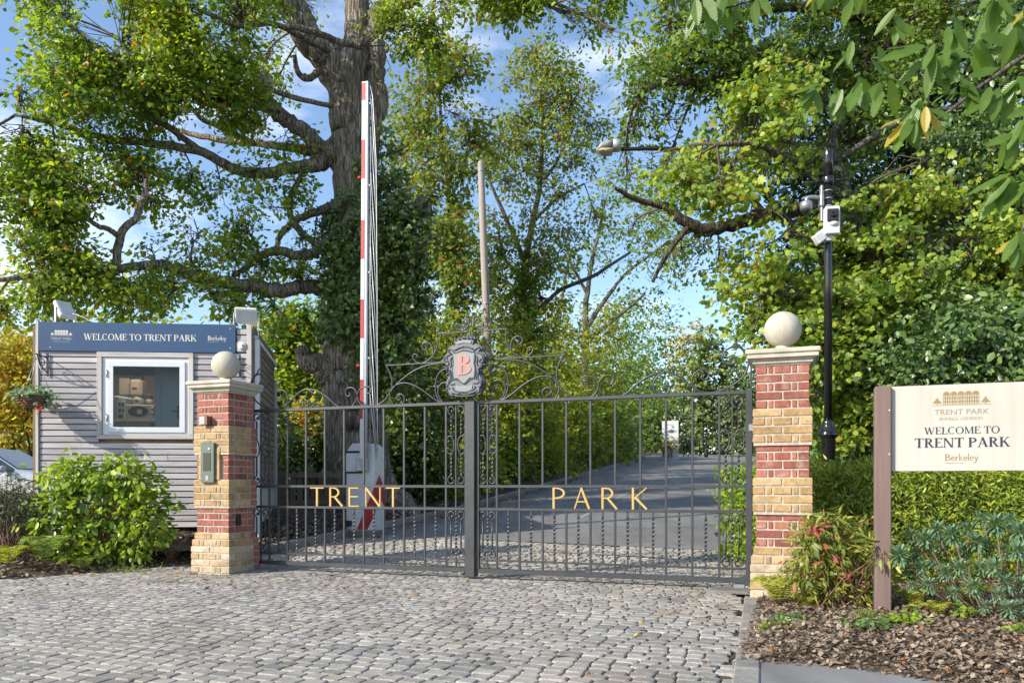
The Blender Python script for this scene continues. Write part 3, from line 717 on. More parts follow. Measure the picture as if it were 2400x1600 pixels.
# ---------------------------------------------------------------- brick gate pillars
BRK = {}
def brick_mesh(w, d, h, mat):
    key = (round(w, 3), round(d, 3), round(h, 3), mat)
    if key not in BRK:
        m = MB(); m.box(-w / 2, w / 2, -d / 2, d / 2, -h / 2, h / 2, 0.004); BRK[key] = m.mesh('brick', M[mat])
    return BRK[key]
CH, JT = 0.075, 0.014
BANDS = [('brick_buff', 4, 0.265), ('brick_yellow', 1, 0.258), ('brick_yellow', 1, 0.238), ('brick_red', 4, 0.22), ('brick_yellow', 4, 0.245), ('brick_red', 4, 0.22), ('brick_yellow', 4, 0.245), ('brick_red', 5, 0.22)]
def pillar(label, x, y, deg, notch=None):
    root = thing('gate_pillar', label, 'pillar', (x, y, 0), math.radians(deg), 'brick gate pillars')
    z = 0.0; row = 0; core = MB(); back = MB(); cz = 0
    for mat, n, hw in BANDS:
        core.box(-hw + .007, hw - .007, -hw + .007, hw - .007, z - (0.02 if z > 0 else 0.05), z + n * CH - (0.0 if mat != 'brick_red' or True else 0))
        for i in range(n):
            zz = z + (i + .5) * CH; W = 2 * hw; d = 0.1; h = CH - JT
            A = [(0, .5 - .5 * JT / W), (.5 + .5 * JT / W, 1)]
            if row % 2 == 0:
                j = JT / W; a = .215 - .3 * j; k = .085
                B = [(0, a), (a + j, a + j + k), (a + 2 * j + k, 1 - a - 2 * j - k), (1 - a - j - k, 1 - a - j), (1 - a, 1)]
                fr, sd = B, [(d + JT, W - d - JT)]
            else:
                fr = A; q = (W - 2 * d - 4 * JT) / 3; sd = [(d + JT + e * (q + JT), d + JT + e * (q + JT) + q) for e in range(3)]
            for f0, f1 in fr:
                xc = -hw + W * (f0 + f1) / 2; bw = W * (f1 - f0)
                if notch and mat == 'brick_red' and notch[0] < zz < notch[1] and notch[2] < xc + bw / 2 and xc - bw / 2 < notch[3]:
                    l, r = -hw + W * f0, -hw + W * f1
                    if l < notch[2] - .01: bw = notch[2] - l; xc = l + bw / 2
                    elif r > notch[3] + .01: bw = r - notch[3]; xc = r - bw / 2
                    else: continue
                    if bw < 0.02: continue
                o = link('brick', brick_mesh(bw, d, h, mat), root); o.location = (xc, -hw + d / 2 + random.uniform(-.0025, .0015), zz); o.rotation_euler = (0, random.uniform(-.006, .006), random.uniform(-.004, .004))
                back.box(-xc - bw / 2, -xc + bw / 2, hw - d, hw, zz - h / 2, zz + h / 2, .003) if not notch else back.box(xc - bw / 2, xc + bw / 2, hw - d, hw, zz - h / 2, zz + h / 2, .003)
            for s0, s1 in sd:
                for sg in (-1, 1):
                    o = link('brick', brick_mesh(d, s1 - s0, h, mat), root); o.location = (sg * (hw - d / 2 + random.uniform(-.0015, .002)), -hw + (s0 + s1) / 2, zz)
            row += 1
        z += n * CH
    core.obj('mortar', M['mortar'], root)
    tag(back.obj('rear_brickwork', M['brick_red'], root), kind='stuff')
    cap = MB(); cap.lathe([(.225, z - .002), (.232, z + .012), (.245, z + .016), (.25, z + .034), (.275, z + .056), (.29, z + .06), (.29, z + .09), (.30, z + .096), (.305, z + .102), (.305, z + .128), (.295, z + .136), (.12, z + .162)], n=4, smooth=False, sq=True)
    capo = cap.obj('cap_stone', M['stone'], root)
    ball = MB(); ball.lathe([(.075, z + .155), (.075, z + .175), (.062, z + .182), (.062, z + .205)], n=24); ball.sphere((0, 0, z + .345), .16, 48, 32)
    ball.obj('ball_finial', M['stone'], root)
    return root, z
s19, c19 = math.sin(math.radians(19.7)), math.cos(math.radians(19.7))
pr, PZ = pillar('red and yellow brick pillar beside the black camera pole, stone ball on top', 2.34 + .22 * s19, 6.83 + .22 * c19, GA)
PLx, PLy = -3.376 + .22 * s19, 8.9 + .22 * c19
pl, _ = pillar('red and yellow brick pillar with intercom panel in front of the timber booth', PLx, PLy, GA, (0.98, 1.28, -0.17, 0.15))
# intercom on the booth-side pillar
PF = Frame(-3.376 - 0.0, 8.9, GA)     # its front face, u measured from the face centre
it = thing('intercom', 'grey green intercom panel with dark screen set into the brick pillar', 'intercom', (-3.376, 8.9, 0), math.radians(GA))
u0, z0 = PF.uz(478.5, 1131); u1, z1 = PF.uz(510, 1037)
m = MB(); m.box(u0 - .055, u1 + .05, -0.03, 0.12, z0 + .03, z1 - .06, .004); m.obj('mounting_block', M['brick_yellow'], it)
m = MB(); m.box(u0, u1, -0.06, -0.032, z0, z1, .006); m.obj('face_plate', M['panel_green'], it)
ua, za = PF.uz(485, 1103); ub, zb = PF.uz(502.5, 1061)
m = MB(); m.box(ua, ub, -0.064, -0.0602, za, zb, .002); m.obj('screen', M['screen'], it)
uc, zc = PF.uz(499, 1053); m = MB(); m.sphere((uc, -.06, zc), .017, 16, 10, (1, .6, 1)); m.obj('camera_lens', M['alu'], it)
uc, zc = PF.uz(494, 1119); m = MB(); m.box(uc - .02, uc + .02, -.0635, -.0602, zc - .03, zc + .025, .003); m.obj('button', M['steel'], it)
# small lamp box
ub, zb = PF.uz(488, 986)
sl = thing('sensor_box', 'small copper and grey box fixed high on the intercom pillar', 'sensor', (-3.376, 8.9, 0), math.radians(GA))
m = MB(); m.box(ub - .045, ub + .055, -.085, .0, zb - .05, zb + .05, .004); m.obj('housing', simple('copper_housing', (0.21, 0.10, 0.075), 0.4, 0.4), sl)
m = MB(); m.box(ub - .05, ub + .025, -.089, -.0855, zb - .045, zb + .045, .002); m.obj('face_plate', M['steel'], sl)
# small black socket on the pillar's gate-side face
ks = thing('keyhole_box', 'small black fitting low on the gate side of the intercom pillar', 'fitting', (PLx, PLy, 0), math.radians(GA))
m = MB(); m.box(.218, .25, -.10, -.04, .53, .66, .012); m.obj('cover', M['black_matt'], ks)
# ---------------------------------------------------------------- iron gate
UC = GF.u(1104.5); Z_TOP, Z_MID, Z_LET, Z_LOW, Z_BOT = 1.862, 0.975, 0.735, 0.195, 0.085
def twisted(mb, u, z0, z1, r=0.0105, full=False):
    L = z1 - z0; a = z0 if full else z0 + L * 0.12; b = z1 if full else z1 - L * 0.12
    if not full:
        mb.tube([(u, 0, z0), (u, 0, a)], r * 0.9, 4, smooth=False); mb.tube([(u, 0, b), (u, 0, z1)], r * 0.9, 4, smooth=False)
    n = max(10, int((b - a) / 0.011))
    mb.tube([(u, 0, a + (b - a) * i / n) for i in range(n + 1)], r, 4, twist=0.42, smooth=False)
def curl_pts(cx, cz, r, a0, a1, shrink=0.45, n=12):
    return [(cx + r * (1 - (1 - shrink) * i / n) * math.cos(math.radians(a0 + (a1 - a0) * i / n)), cz + r * (1 - (1 - shrink) * i / n) * math.sin(math.radians(a0 + (a1 - a0) * i / n))) for i in range(n + 1)]
def column(root, uc, hw, z0, z1, sg, lower=False):
    """one scrolled upright of a side panel; sg = +1 when its end curls turn towards larger u"""
    r = 0.0085
    def path(pts): return [(uc + sg * x, 0, z) for x, z in pts]
    R = hw * 0.92
    top = [(0, z1 - 2.5 * R), (-0.15 * R, z1 - 2.1 * R)] + curl_pts(0.1 * R, z1 - R, R, 225, -60, 0.5, 14)
    bot = [(x, z0 + z1 - z) for x, z in top]
    for q in (top, bot):
        mb = MB(); mb.tube(path(q), r, 6); e = q[-1]; mb.sphere((uc + sg * e[0], 0, e[1]), 0.019, 10, 8); mb.obj('scroll', M['iron'], root)
    if lower:
        mb = MB(); mb.tube([(uc, 0, z0 + 2.45 * R), (uc, 0, z1 - 2.45 * R)], r, 6); mb.obj('rod', M['iron'], root); return
    zm = (z0 + z1) / 2; h = (z1 - z0) * 0.1
    cpts = [(-0.35 * R, zm + h * 0.55)] + [(-0.9 * R, zm + h * 0.35), (-1.0 * R, zm + h * 0.8), (-0.45 * R, zm + h * 1.12), (0.2 * R, zm + h * 1.05), (0.62 * R, zm + h * 0.6), (0.75 * R, zm)]
    cpts = cpts + [(x, 2 * zm - z) for x, z in cpts[-2::-1]]
    mb = MB(); mb.tube(catmull(path(cpts), 4), r, 6); mb.obj('scroll', M['iron'], root)
    mb = MB(); twisted(mb, uc, zm + h * 1.08, z1 - 2.45 * R, 0.0115, True); mb.obj('twisted_rod', M['iron'], root)
    mb = MB(); twisted(mb, uc, z0 + 2.45 * R, zm - h * 1.08, 0.0115, True); mb.obj('twisted_rod', M['iron'], root)

ORN = [  # top scrollwork of the left leaf, traced on the gate's plane
    [(640, 960), (617, 952), (597, 936), (588, 915), (588, 897), (596, 882), (609, 876), (621, 881), (627, 893), (624, 904), (614, 909), (607.5, 903), (611, 895.5), (616, 899)],
    [(589, 896), (598, 880), (604, 872), (607, 863)],
    [(640, 960), (656, 958), (668, 950), (675, 935), (672, 922), (662, 914), (652, 916), (648, 925), (653, 933), (660, 930), (658, 924)],
    [(656, 958.5), (668, 952), (682, 938), (702, 919), (719, 912), (744, 916), (767, 931), (786, 948), (801, 954), (824, 952), (835, 937), (837.5, 924), (829, 910), (815, 909), (809.5, 918), (814, 928), (821, 925), (819, 919)],
    [(719, 912), (732, 919), (739.5, 934), (736, 948), (725, 956), (715, 953), (711, 945), (716, 938), (723, 941), (721, 946)],
    [(865, 920), (862, 924), (857, 922), (857, 913), (863, 906.5), (872, 908), (875, 916), (870, 925)][::-1][0:0] + [(858, 922), (866, 921), (870, 914), (866, 907), (855, 906), (843, 913), (838, 925), (841, 940), (849, 949), (862, 952), (880, 951), (899, 940), (913, 922), (926, 904), (946, 886), (970, 869), (998, 857), (1025, 852), (1056, 849)],
    [(904.5, 855), (914, 873), (919, 891), (918, 909), (914, 923), (916, 937), (923, 948), (936, 951), (945.5, 943), (948, 932), (942, 924), (933, 924), (929, 932), (935, 938), (939, 932)],
    [(918, 910), (932, 900.5), (950, 897), (971, 903), (993, 916), (1014, 932), (1032, 942.5), (1048, 946), (1064, 945), (1078.5, 939), (1088, 929)],
    [(1050, 946), (1032, 941), (1023, 925), (1020.5, 903), (1025, 882), (1036, 868), (1050, 865), (1060, 872), (1058.5, 881), (1051, 884), (1046, 878.5), (1051, 875)],
    [(1039, 945), (1028, 926), (1028, 909), (1036, 898), (1048, 897), (1058, 904), (1059.5, 914), (1052, 919), (1045, 912.5), (1051, 908)],
    [(1024, 783), (1026, 798), (1023, 817.5), (1014, 833.5), (1003.5, 844), (991, 850.5), (977, 849), (968, 839), (970.5, 830), (978.5, 832), (977, 838.5)],
    [(1014, 833), (1015, 819), (1010, 807), (1000, 802), (991, 807), (990, 816), (996.5, 820.5), (1001, 815), (996.5, 812.5)],
    [(1092, 738), (1098, 746), (1099.5, 757), (1095.5, 766), (1086, 774), (1074, 772.5), (1067.5, 766), (1070, 759.5), (1077, 760), (1076, 766)],
    [(1099, 764), (1096.5, 753), (1089, 749), (1085, 754.5), (1089, 759.5), (1093, 755.5)]]
STRAIGHT = [[(904.5, 855), (1062, 848.5)], [(1023, 782.7), (1099, 776.5)]]
LETTERS = {  # stroke letters in a unit cell, (x0, z0, x1, z1, width)
    'T': ([(0.5, 0, 0.5, 1)], [(0, 1, 1, 1)]), }
def gate_letter(ch, u0, u1, z0, z1, root):
    mb = MB(); t = 0.021; th = 0.0115; y0, y1 = -0.016, 0.004; W = u1 - u0; H = z1 - z0
    def bar(a, b, w, k=0):
        a = np.array(a, float); b = np.array(b, float); d = b - a; d /= np.linalg.norm(d); n = np.array([-d[1], d[0]]) * w / 2
        mb.prism([tuple(a - n), tuple(b - n), tuple(b + n), tuple(a + n)], y0 - 0.0004 * k, y1)
    def X(f): return u0 + f * W
    def Zz(f): return z0 + f * H
    if ch == 'T': bar((X(.5), z0), (X(.5), z1), t); bar((X(0), z1 - th / 2), (X(1), z1 - th / 2), th, 1)
    if ch == 'E':
        bar((X(0) + t / 2, z0), (X(0) + t / 2, z1), t)
        for q, e, k in ((z0 + th / 2, 1, 1), ((z0 + z1) / 2 + .005, .9, 2), (z1 - th / 2, .95, 3)): bar((X(0) + t * .3, q), (X(e), q), th, k)
    if ch == 'N': bar((X(0) + th / 2, z0), (X(0) + th / 2, z1), th); bar((X(0) + th / 2, z1 - .004), (X(1) - th, z0 + .004), t, 1); bar((X(1) - th / 2, z0), (X(1) - th / 2, z1), th, 2)
    if ch == 'A': bar((X(0) + th / 2, z0), (X(.46), z1), th); bar((X(.44), z1 - .002), (X(1) - t / 2, z0), t, 1); bar((X(.2), Zz(.34)), (X(.76), Zz(.34)), th, 2)
    if ch in 'PR':
        bar((X(0) + t / 2, z0), (X(0) + t / 2, z1), t)
        zc = Zz(.74); rz_ = H * .26; rx = W * (.86 if ch == 'P' else .66); pts = [(X(0) + t * .5, Zz(1) - th / 2)]
        for i in range(13):
            a = math.radians(90 - 180 * i / 12); pts.append((X(.28) + (rx - W * .28) * math.cos(a), zc + (rz_ - th / 2) * math.sin(a)))
        pts.append((X(0) + t * .5, Zz(.48) + th / 2))
        for i, (a, b) in enumerate(zip(pts[:-1], pts[1:])):
            dz = abs(b[1] - a[1]) / (math.hypot(b[0] - a[0], b[1] - a[1]) + 1e-9); bar(a, (b[0] + (b[0] - a[0]) * .08, b[1] + (b[1] - a[1]) * .08), th + (t - th) * dz, 1 + i % 3)
        if ch == 'R': bar((X(.38), Zz(.5)), (X(1) - t * .5, z0), t, 5)
    if ch == 'K': bar((X(0) + t / 2, z0), (X(0) + t / 2, z1), t); bar((X(.1), Zz(.48)), (X(.92), z1), th, 1); bar((X(.2), Zz(.56)), (X(1) - t / 2, z0), t, 2)
    return mb.obj('letter', M['gold'], root)

def leaf_of_gate(side, label):
    left = side < 0
    root = thing('gate_leaf', label, 'gate', (GF.o[0], GF.o[1], 0), math.radians(GA), 'leaves of the iron double gate')
    def mu(u): return u if left else 2 * UC - u
    uS = GF.u(581); uS1 = GF.u(592); uP = GF.u(631.6); uQ = GF.u(1045.7); uE = GF.u(1092)
    if not left: uE = UC + (UC - GF.u(1121))
    def hbar(u0, u1, z, h, d, name='rail'):
        a, b = sorted((mu(u0), mu(u1))); m = MB(); m.box(a, b, -d / 2, d / 2, z - h / 2, z + h / 2, .003); return m.obj(name, M['iron'], root)
    def vbar(u, z0, z1, w, d, name='bar'):
        m = MB(); m.box(mu(u) - w / 2, mu(u) + w / 2, -d / 2, d / 2, z0, z1, .002); return m.obj(name, M['iron'], root)
    vbar((uS + uS1) / 2, 0.04, Z_TOP + (0.04 if left else 0.02), 0.058, 0.055, 'hinge_stile')
    if left: vbar((uS + uS1) / 2 - .018, Z_TOP + .04, Z_TOP + 0.30, 0.016, 0.02, 'stile_spike')
    else: vbar((uS + uS1) / 2 - .02, Z_TOP + .02, Z_TOP + 0.36, 0.016, 0.02, 'stile_spike')
    hbar(uS1, uE, Z_TOP, 0.034, 0.05); hbar(uS1, uE, Z_MID, 0.030, 0.034); hbar(uS1, uE, Z_LET, 0.030, 0.034)
    hbar(uS1, uE, Z_LOW, 0.020, 0.024); hbar(uS1, uE, Z_BOT, 0.048, 0.05, 'bottom_rail')
    if not left: vbar(uE - .006, Z_BOT, Z_TOP, 0.02, 0.05, 'meeting_stile')
    us = [uP + (uQ - uP) * i / 9 for i in range(10)]
    mids = [(uS1 + uP) / 2, (uQ + uE) / 2]
    for i, u in enumerate(us):
        for z0, z1 in ((Z_MID, Z_TOP), (Z_BOT, Z_LET)): vbar(u, z0, z1, 0.021, 0.021)
        cut = (3, 4, 5, 6) if left else (7, 6, 5, 4)[0:4]
        if i not in cut: vbar(u, Z_LET, Z_MID, 0.021, 0.021)
        if i < 9:
            m = MB(); twisted(m, mu((u + us[i + 1]) / 2), Z_LOW, Z_LET, 0.0125); m.obj('twisted_rod', M['iron'], root)
    for um, a, b in ((mids[0], uS1, uP), (mids[1], uQ, uE)):
        vbar(um, Z_MID, Z_TOP, 0.016, 0.016); vbar(um, Z_LET, Z_MID, 0.016, 0.016); vbar(um, Z_BOT, Z_LOW, 0.016, 0.016)
        m = MB(); twisted(m, mu(um), Z_LOW, Z_LET, 0.012); m.obj('twisted_rod', M['iron'], root)
        hw = (b - a) / 4 * 0.86
        for cc, sg in (((a + um) / 2, 1), ((um + b) / 2, -1)):
            s_ = sg if left else -sg
            column(root, mu(cc), hw, Z_MID + .018, Z_TOP - .02, s_); column(root, mu(cc), hw, Z_LOW + .012, Z_LET - .018, s_, True)
    for pts in ORN:
        q = [GF.uz(*p) for p in pts]; path = [(mu(u), 0, z) for u, z in catmull([np.array(p) for p in q], 5)]
        rr = [0.0095] * len(path)
        m = MB(); m.tube(path, rr, 6); m.obj('scroll', M['iron'], root)
    for pts in STRAIGHT:
        q = [GF.uz(*p) for p in pts]; (a, za), (b, zb) = q; zz = (za + zb) / 2
        m = MB(); m.box(min(mu(a), mu(b)), max(mu(a), mu(b)), -.011, .011, zz - .007, zz + .007, .002); m.obj('cross_bar', M['iron'], root)
    txt = [('T', 728.6, 760), ('R', 773.5, 806), ('E', 818.5, 843), ('N', 858, 893), ('T', 906, 938.6)] if left else [('P', 1296, 1327), ('A', 1346, 1384), ('R', 1410.5, 1449), ('K', 1481.5, 1519)]
    for ch, a, b in txt: gate_letter(ch, GF.u(a), GF.u(b), Z_LET + .013, Z_MID - .013, root)
    m = MB(); m.tube([(mu(uS1 - .02), 0.0, 1.52), (mu(uS1 - .16), 0.05, 1.52)], .02, 8); m.box(mu(uS) - .035, mu(uS) + .035, -.04, .04, 1.49, 1.56, .006); m.obj('hinge', M['steel'], root)
    m = MB(); m.box(mu(uS1 + .05) - .05, mu(uS1 + .05) + .05, -.05, .05, 0.012, 0.055, .006); m.obj('ground_pivot', M['steel'], root)
    return root, uE
gl, uE = leaf_of_gate(-1, 'dark grey iron gate leaf carrying the gold letters TRENT')
gr, uE2 = leaf_of_gate(1, 'dark grey iron gate leaf carrying the gold letters PARK')
m = MB(); m.box(GF.u(1093.5), GF.u(1116.5), -.06, .05, .02, 1.885, .004); m.obj('centre_post', M['iron'], gl)
m = MB(); m.box(UC - .022, UC - .006, -.012, .012, 1.885, 2.62, .002); m.box(UC + .004, UC + .02, -.012, .012, 1.885, 2.62, .002); m.obj('crest_spike', M['iron'], gl)
m = MB(); m.sphere((GF.u(1091), -.04, .06), .03, 12, 8); m.obj('drop_bolt', M['iron'], gl)
# crest
cr_ = bpy.data.objects.new('crest', None); COL.objects.link(cr_); cr_.parent = gl; tag(cr_, 'grey scrolled shield with a red letter B')
CX6 = 1118.0
def cpt(dx, y): return GF.uz(900 + (CX6 + dx) / 5.6, 730 + y / 5.6)
half = [(0, 352), (28, 345), (50, 372), (75, 347), (100, 375), (128, 352), (138, 385), (118, 430), (112, 448), (150, 442), (195, 458), (225, 500), (228, 540), (262, 568), (283, 610), (275, 660), (238, 690), (262, 715), (250, 752), (205, 762), (212, 800), (205, 840), (222, 880), (250, 925), (245, 975), (225, 1020), (212, 1050), (205, 1092), (172, 1108), (150, 1098), (105, 1122), (0, 1130)]
def full_outline(hf, sc=1.0, dy=0.0):
    L = [cpt(dx * sc, (y - 740) * (sc if sc != 1 else 1) + 740) for dx, y in hf]; Rr = [(2 * cpt(0, 740)[0] - u, z) for u, z in L]
    # use one symmetric half about the middle
    return L + Rr[::-1][1:-1]
m = MB(); m.prism(full_outline(half), -.125, -.055); m.obj('backplate', M['crest_dark'], cr_)
m = MB(); m.prism(full_outline([p for p in half], .93), -.140, -.1255); m.obj('frame_plate', M['crest_mid'], cr_)
inner = [(0, 548), (60, 558), (112, 575), (135, 560), (132, 640), (125, 700), (140, 770), (134, 840), (128, 885), (70, 890), (35, 930), (0, 962)]
m = MB(); m.prism(full_outline(inner), -.150, -.1405); m.obj('shield_face', M['crest_pale'], cr_)
low = [(0, 985), (50, 1000), (100, 975), (112, 1000), (105, 1040), (60, 1062), (0, 1068)]
m = MB(); m.prism(full_outline(low), -.149, -.1405); m.obj('scroll_face', M['crest_pale'], cr_)
band = [(0, 400), (40, 410), (85, 405), (100, 425), (85, 448), (0, 440)]
m = MB(); m.prism(full_outline(band), -.149, -.1405); m.obj('crown_band', M['crest_pale'], cr_)
uc0 = cpt(0, 700)[0]
def relief(pts, r, nm='relief_scroll', mat='crest_dark'):
    for sg in (1, -1):
        path = []
        for dx, y in pts:
            u, z = cpt(dx, y); path.append((uc0 + sg * (u - uc0), -.146, z))
        m = MB(); m.tube(catmull(path, 4), r, 6); m.obj(nm, M[mat], cr_)
for pts, r in (([(140, 575), (142, 650), (132, 700), (147, 770), (140, 850), (132, 890)], .007), ([(0, 535), (60, 545), (110, 560), (150, 520), (190, 500), (205, 530), (185, 545)], .007),
               ([(160, 560), (215, 580), (255, 610), (250, 650), (215, 650), (200, 690), (235, 715), (225, 740), (205, 730)], .007), ([(180, 770), (190, 820), (175, 870), (200, 930), (225, 950), (215, 1000), (190, 1010)], .007),
               ([(0, 975), (45, 940), (90, 905), (150, 900), (195, 930), (170, 960), (120, 960)], .006), ([(0, 1080), (60, 1075), (120, 1050), (150, 1000)], .006),
               ([(0, 490), (60, 495), (120, 520)], .008), ([(150, 600), (175, 640), (165, 700), (180, 740)], .006), ([(160, 800), (165, 860), (150, 900)], .006), ([(25, 372), (0, 385)], .01), ([(75, 375), (50, 390)], .01), ([(120, 380), (100, 395)], .01)): relief(pts, r)
relief([(215, 600), (235, 625), (215, 640)], .006, mat='crest_pale'); relief([(200, 890), (215, 930), (205, 975)], .006, mat='crest_pale'); relief([(60, 1090), (120, 1075), (165, 1050)], .006, mat='crest_pale')
u0, z0 = cpt(-78, 858); u1, z1 = cpt(98, 592)
tb = serif_text('B', u0, u1, z0, z1 - z0, -.158, glyphs(.21, .07, .05)).items[0]
tb2 = MB()
for f in tb.f:
    p = [tb.v[i] for i in f]; yy = p[0][1]; poly = [(q[0], q[2]) for q in p]; tb2.prism(poly, yy, -.1505)
tb2.obj('letter', M['red_letter'], cr_)

# gate ground plates
gp = thing('ground_plate', 'dark steel pivot cover let into the setts by the camera pole pillar', 'plate', (GF.o[0], GF.o[1], 0), math.radians(GA))
ua = GF.u(1668); m = MB(); m.box(ua, ua + .42, -.30, -.02, -.01, .022, .006); m.obj('cover', M['asphalt'], gp)
gp = thing('ground_plate', 'dark steel pivot cover at the foot of the intercom pillar', 'plate', (GF.o[0], GF.o[1], 0), math.radians(GA))
ua = GF.u(590); m = MB(); m.box(ua - .02, ua + .40, -.24, -.02, -.01, .016, .006); m.obj('cover', M['asphalt'], gp)

# ---------------------------------------------------------------- timber booth
BF = Frame(-6.328, 10.5, 4.5)
booth = thing('security_booth', 'grey timber clad gatehouse booth with white framed window', 'booth', (BF.o[0], BF.o[1], 0), math.radians(4.5))
BW = BF.u(590); ZB0 = 0.424; ZB1 = BF.uz(90, 753)[1]
wl, wzt = BF.uz(228.6, 825); wr, wzb = BF.uz(454.5, 1029.5)
sl0, sgt = BF.uz(94, 754.5); sl1, sgb = BF.uz(553.5, 824)
sgb = (BF.uz(94, 822)[1] + BF.uz(553, 828)[1]) / 2
pl0 = BF.u(92.5); pr0 = BF.u(578)
z = ZB0; pitch = 0.0815; bm = {}
def board(u0, u1, z):
    if u1 - u0 < .02: return
    if u1 - u0 > 1.2 and random.random() < .45:
        c_ = u0 + (u1 - u0) * random.choice((.3, .45, .62)); board(u0, c_ - .002, z); board(c_ + .002, u1, z); return
    L = round(u1 - u0, 3)
    if L not in bm:
        k = MB(); k.box(-L / 2, L / 2, -.011, .011, 0, pitch - .014, .004); bm[L] = k.mesh('cladding_board', M['cladding'])
    o = link('cladding_board', bm[L], booth); o.location = ((u0 + u1) / 2 + random.uniform(-.002, .002), .011 + random.uniform(-.003, .003), z); o.rotation_euler = (random.uniform(-.05, .03), random.uniform(-.0012, .0012), 0)
while z < ZB1 - pitch:
    zt = z + pitch
    if zt > wzb - .02 and z < wzt + .0:
        if z > sgb: board(sl1 + .01, pr0, z)
        else: board(pl0, wl + .02, z); board(wr - .02, pr0, z)
    elif z > sgb: board(sl1 + .01, pr0, z)
    else: board(pl0, pr0, z)
    z = zt
m = MB(); m.box(0, pl0 - .004, -.02, .05, ZB0 - .12, ZB1 + .01, .004); m.obj('corner_post', M['casing_v'], booth)
m = MB(); m.box(pr0 + .004, BW, -.02, .05, ZB0 - .02, ZB1 - .01, .004); m.obj('corner_post', M['casing_v'], booth)
# body walls round the window opening
oL, oT = BF.uz(240, 836); oR, oB = BF.uz(444, 1020)
D = 2.55
m = MB(); m.box(-.06, oL, .03, .1, ZB0 + .02, ZB1 - .05); m.box(oR, BW + .02, .031, .1, ZB0 + .02, ZB1 - .05); m.box(oL, oR, .0305, .0995, ZB0 + .02, oB); m.box(oL, oR, .0302, .0998, oT, ZB1 - .05); m.obj('front_wall', M['slat_brown'], booth)
ZR = 2.98
m = MB(); m.box(-.075, -.02, .1005, D, ZB0 + .02, ZR); m.obj('side_wall', M['white_dirty'], booth)
m = MB(); m.box(-.02, BW - .3, D - .05, D, ZB0 + .02, ZR); m.obj('back_wall', simple('beige_interior', (0.52, 0.44, 0.36), .7, var=.08), booth)
m = MB(); rf = [(-.14, .06), (BW + .05, .06), (BW - .22, D + .06), (-.14, D + .06)]; m.add([(x, y, ZR + .003) for x, y in rf] + [(x, y, ZR + .05) for x, y in rf], [(3, 2, 1, 0), (4, 5, 6, 7), (0, 1, 5, 4), (1, 2, 6, 5), (2, 3, 7, 6), (3, 0, 4, 7)]); m.obj('roof', M['white_dirty'], booth)
m = MB(); m.box(-.02, BW - .28, .1, D, ZB0 - .03, ZB0 + .03); m.obj('floor', M['black_matt'], booth)
m = MB(); m.box(BW + .02, BW + .085, .055, .13, ZB0 - .3, ZR, .008); m.obj('corner_upright', M['white'], booth)
def su(w): return BW - .02 - .107 * (w - .1)
m = MB()
m.add([(su(.1), .1, ZB0 + .02), (su(D), D, ZB0 + .02), (su(D), D, ZR), (su(.1), .1, ZR), (su(.1) - .05, .1, ZB0 + .02), (su(D) - .05, D, ZB0 + .02), (su(D) - .05, D, ZR), (su(.1) - .05, .1, ZR)], [(0, 1, 2, 3), (7, 6, 5, 4), (0, 4, 5, 1), (3, 2, 6, 7), (1, 5, 6, 2), (0, 3, 7, 4)])
m.obj('side_wall', M['pale_green'], booth)
zz = 0.95; k = MB(); k.add([(0, .14, 0), (-.107 * (D - .14), D, 0), (-.107 * (D - .14), D, .085), (0, .14, .085), (.022, .14, .006), (.022 - .107 * (D - .14), D, .006), (.022 - .107 * (D - .14), D, .085), (.022, .14, .085)], [(0, 1, 2, 3), (4, 7, 6, 5), (0, 4, 5, 1), (3, 2, 6, 7), (1, 5, 6, 2), (0, 3, 7, 4)])
km = k.mesh('side_slat', M['slat_brown'])
while zz < ZR + .12:
    o = link('side_slat', km, booth); o.location = (su(.14) + .006, 0, zz); zz += .097
m = MB(); m.box(su(D) - .01, su(D) + .06, D + .01, D + .09, .3, 2.75, .006); m.obj('rear_post', M['casing_v'], booth)
for u in (.25, 1.4, 2.5):
    m = MB(); m.box(u - .06, u + .06, .25, .37, -.05, ZB0 - .03, .008); m.obj('support_foot', M['fence_wood'], booth)
# window: timber casing, frame, sash, pane
win = bpy.data.objects.new('window', None); COL.objects.link(win); win.parent = booth
cs = .065
for a, b, c, d, n_ in ((wl, wr, wzt - cs, wzt, 'casing'), (wl, wr, wzb, wzb + cs * .9, 'casing')):
    m = MB(); m.box(a, b, -.03, .029, c, d, .004); m.obj(n_, M['casing'], win)
for a, b in ((wl, wl + cs), (wr - cs, wr)):
    m = MB(); m.box(a, b, -.029, .028, wzb + cs * .9 + .001, wzt - cs - .001, .004); m.obj('casing', M['casing_v'], win)
def ring(name, mat, a, b, c, d, t, y0, y1):
    m = MB(); m.box(a, b, y0, y1, d - t, d, .004); m.box(a, b, y0, y1, c, c + t, .004); m.box(a, a + t, y0 + .0006, y1 - .0006, c + t - .003, d - t + .003, .003); m.box(b - t, b, y0 + .0006, y1 - .0006, c + t - .003, d - t + .003, .003)
    return m.obj(name, mat, win)
ring('frame', M['upvc'], wl + cs + .002, wr - cs - .002, wzb + cs * .9 + .002, wzt - cs - .002, .075, -.008, .06)
sa, sd_ = BF.uz(254, 846); sb, sc_ = BF.uz(435, 1014)
ring('sash', M['upvc'], sa, sb, sc_, sd_, .072, -.026, -.009)
m = MB(); m.box(sa + .06, sb - .06, -.016, -.012, sc_ + .06, sd_ - .06); m.obj('pane', M['glass'], win)
for q in (.2, .82):
    m = MB(); m.tube([(sa - .006, -.032, sc_ + (sd_ - sc_) * q - .05), (sa - .006, -.032, sc_ + (sd_ - sc_) * q + .05)], .008, 8); m.obj('hinge', M['steel'], win)
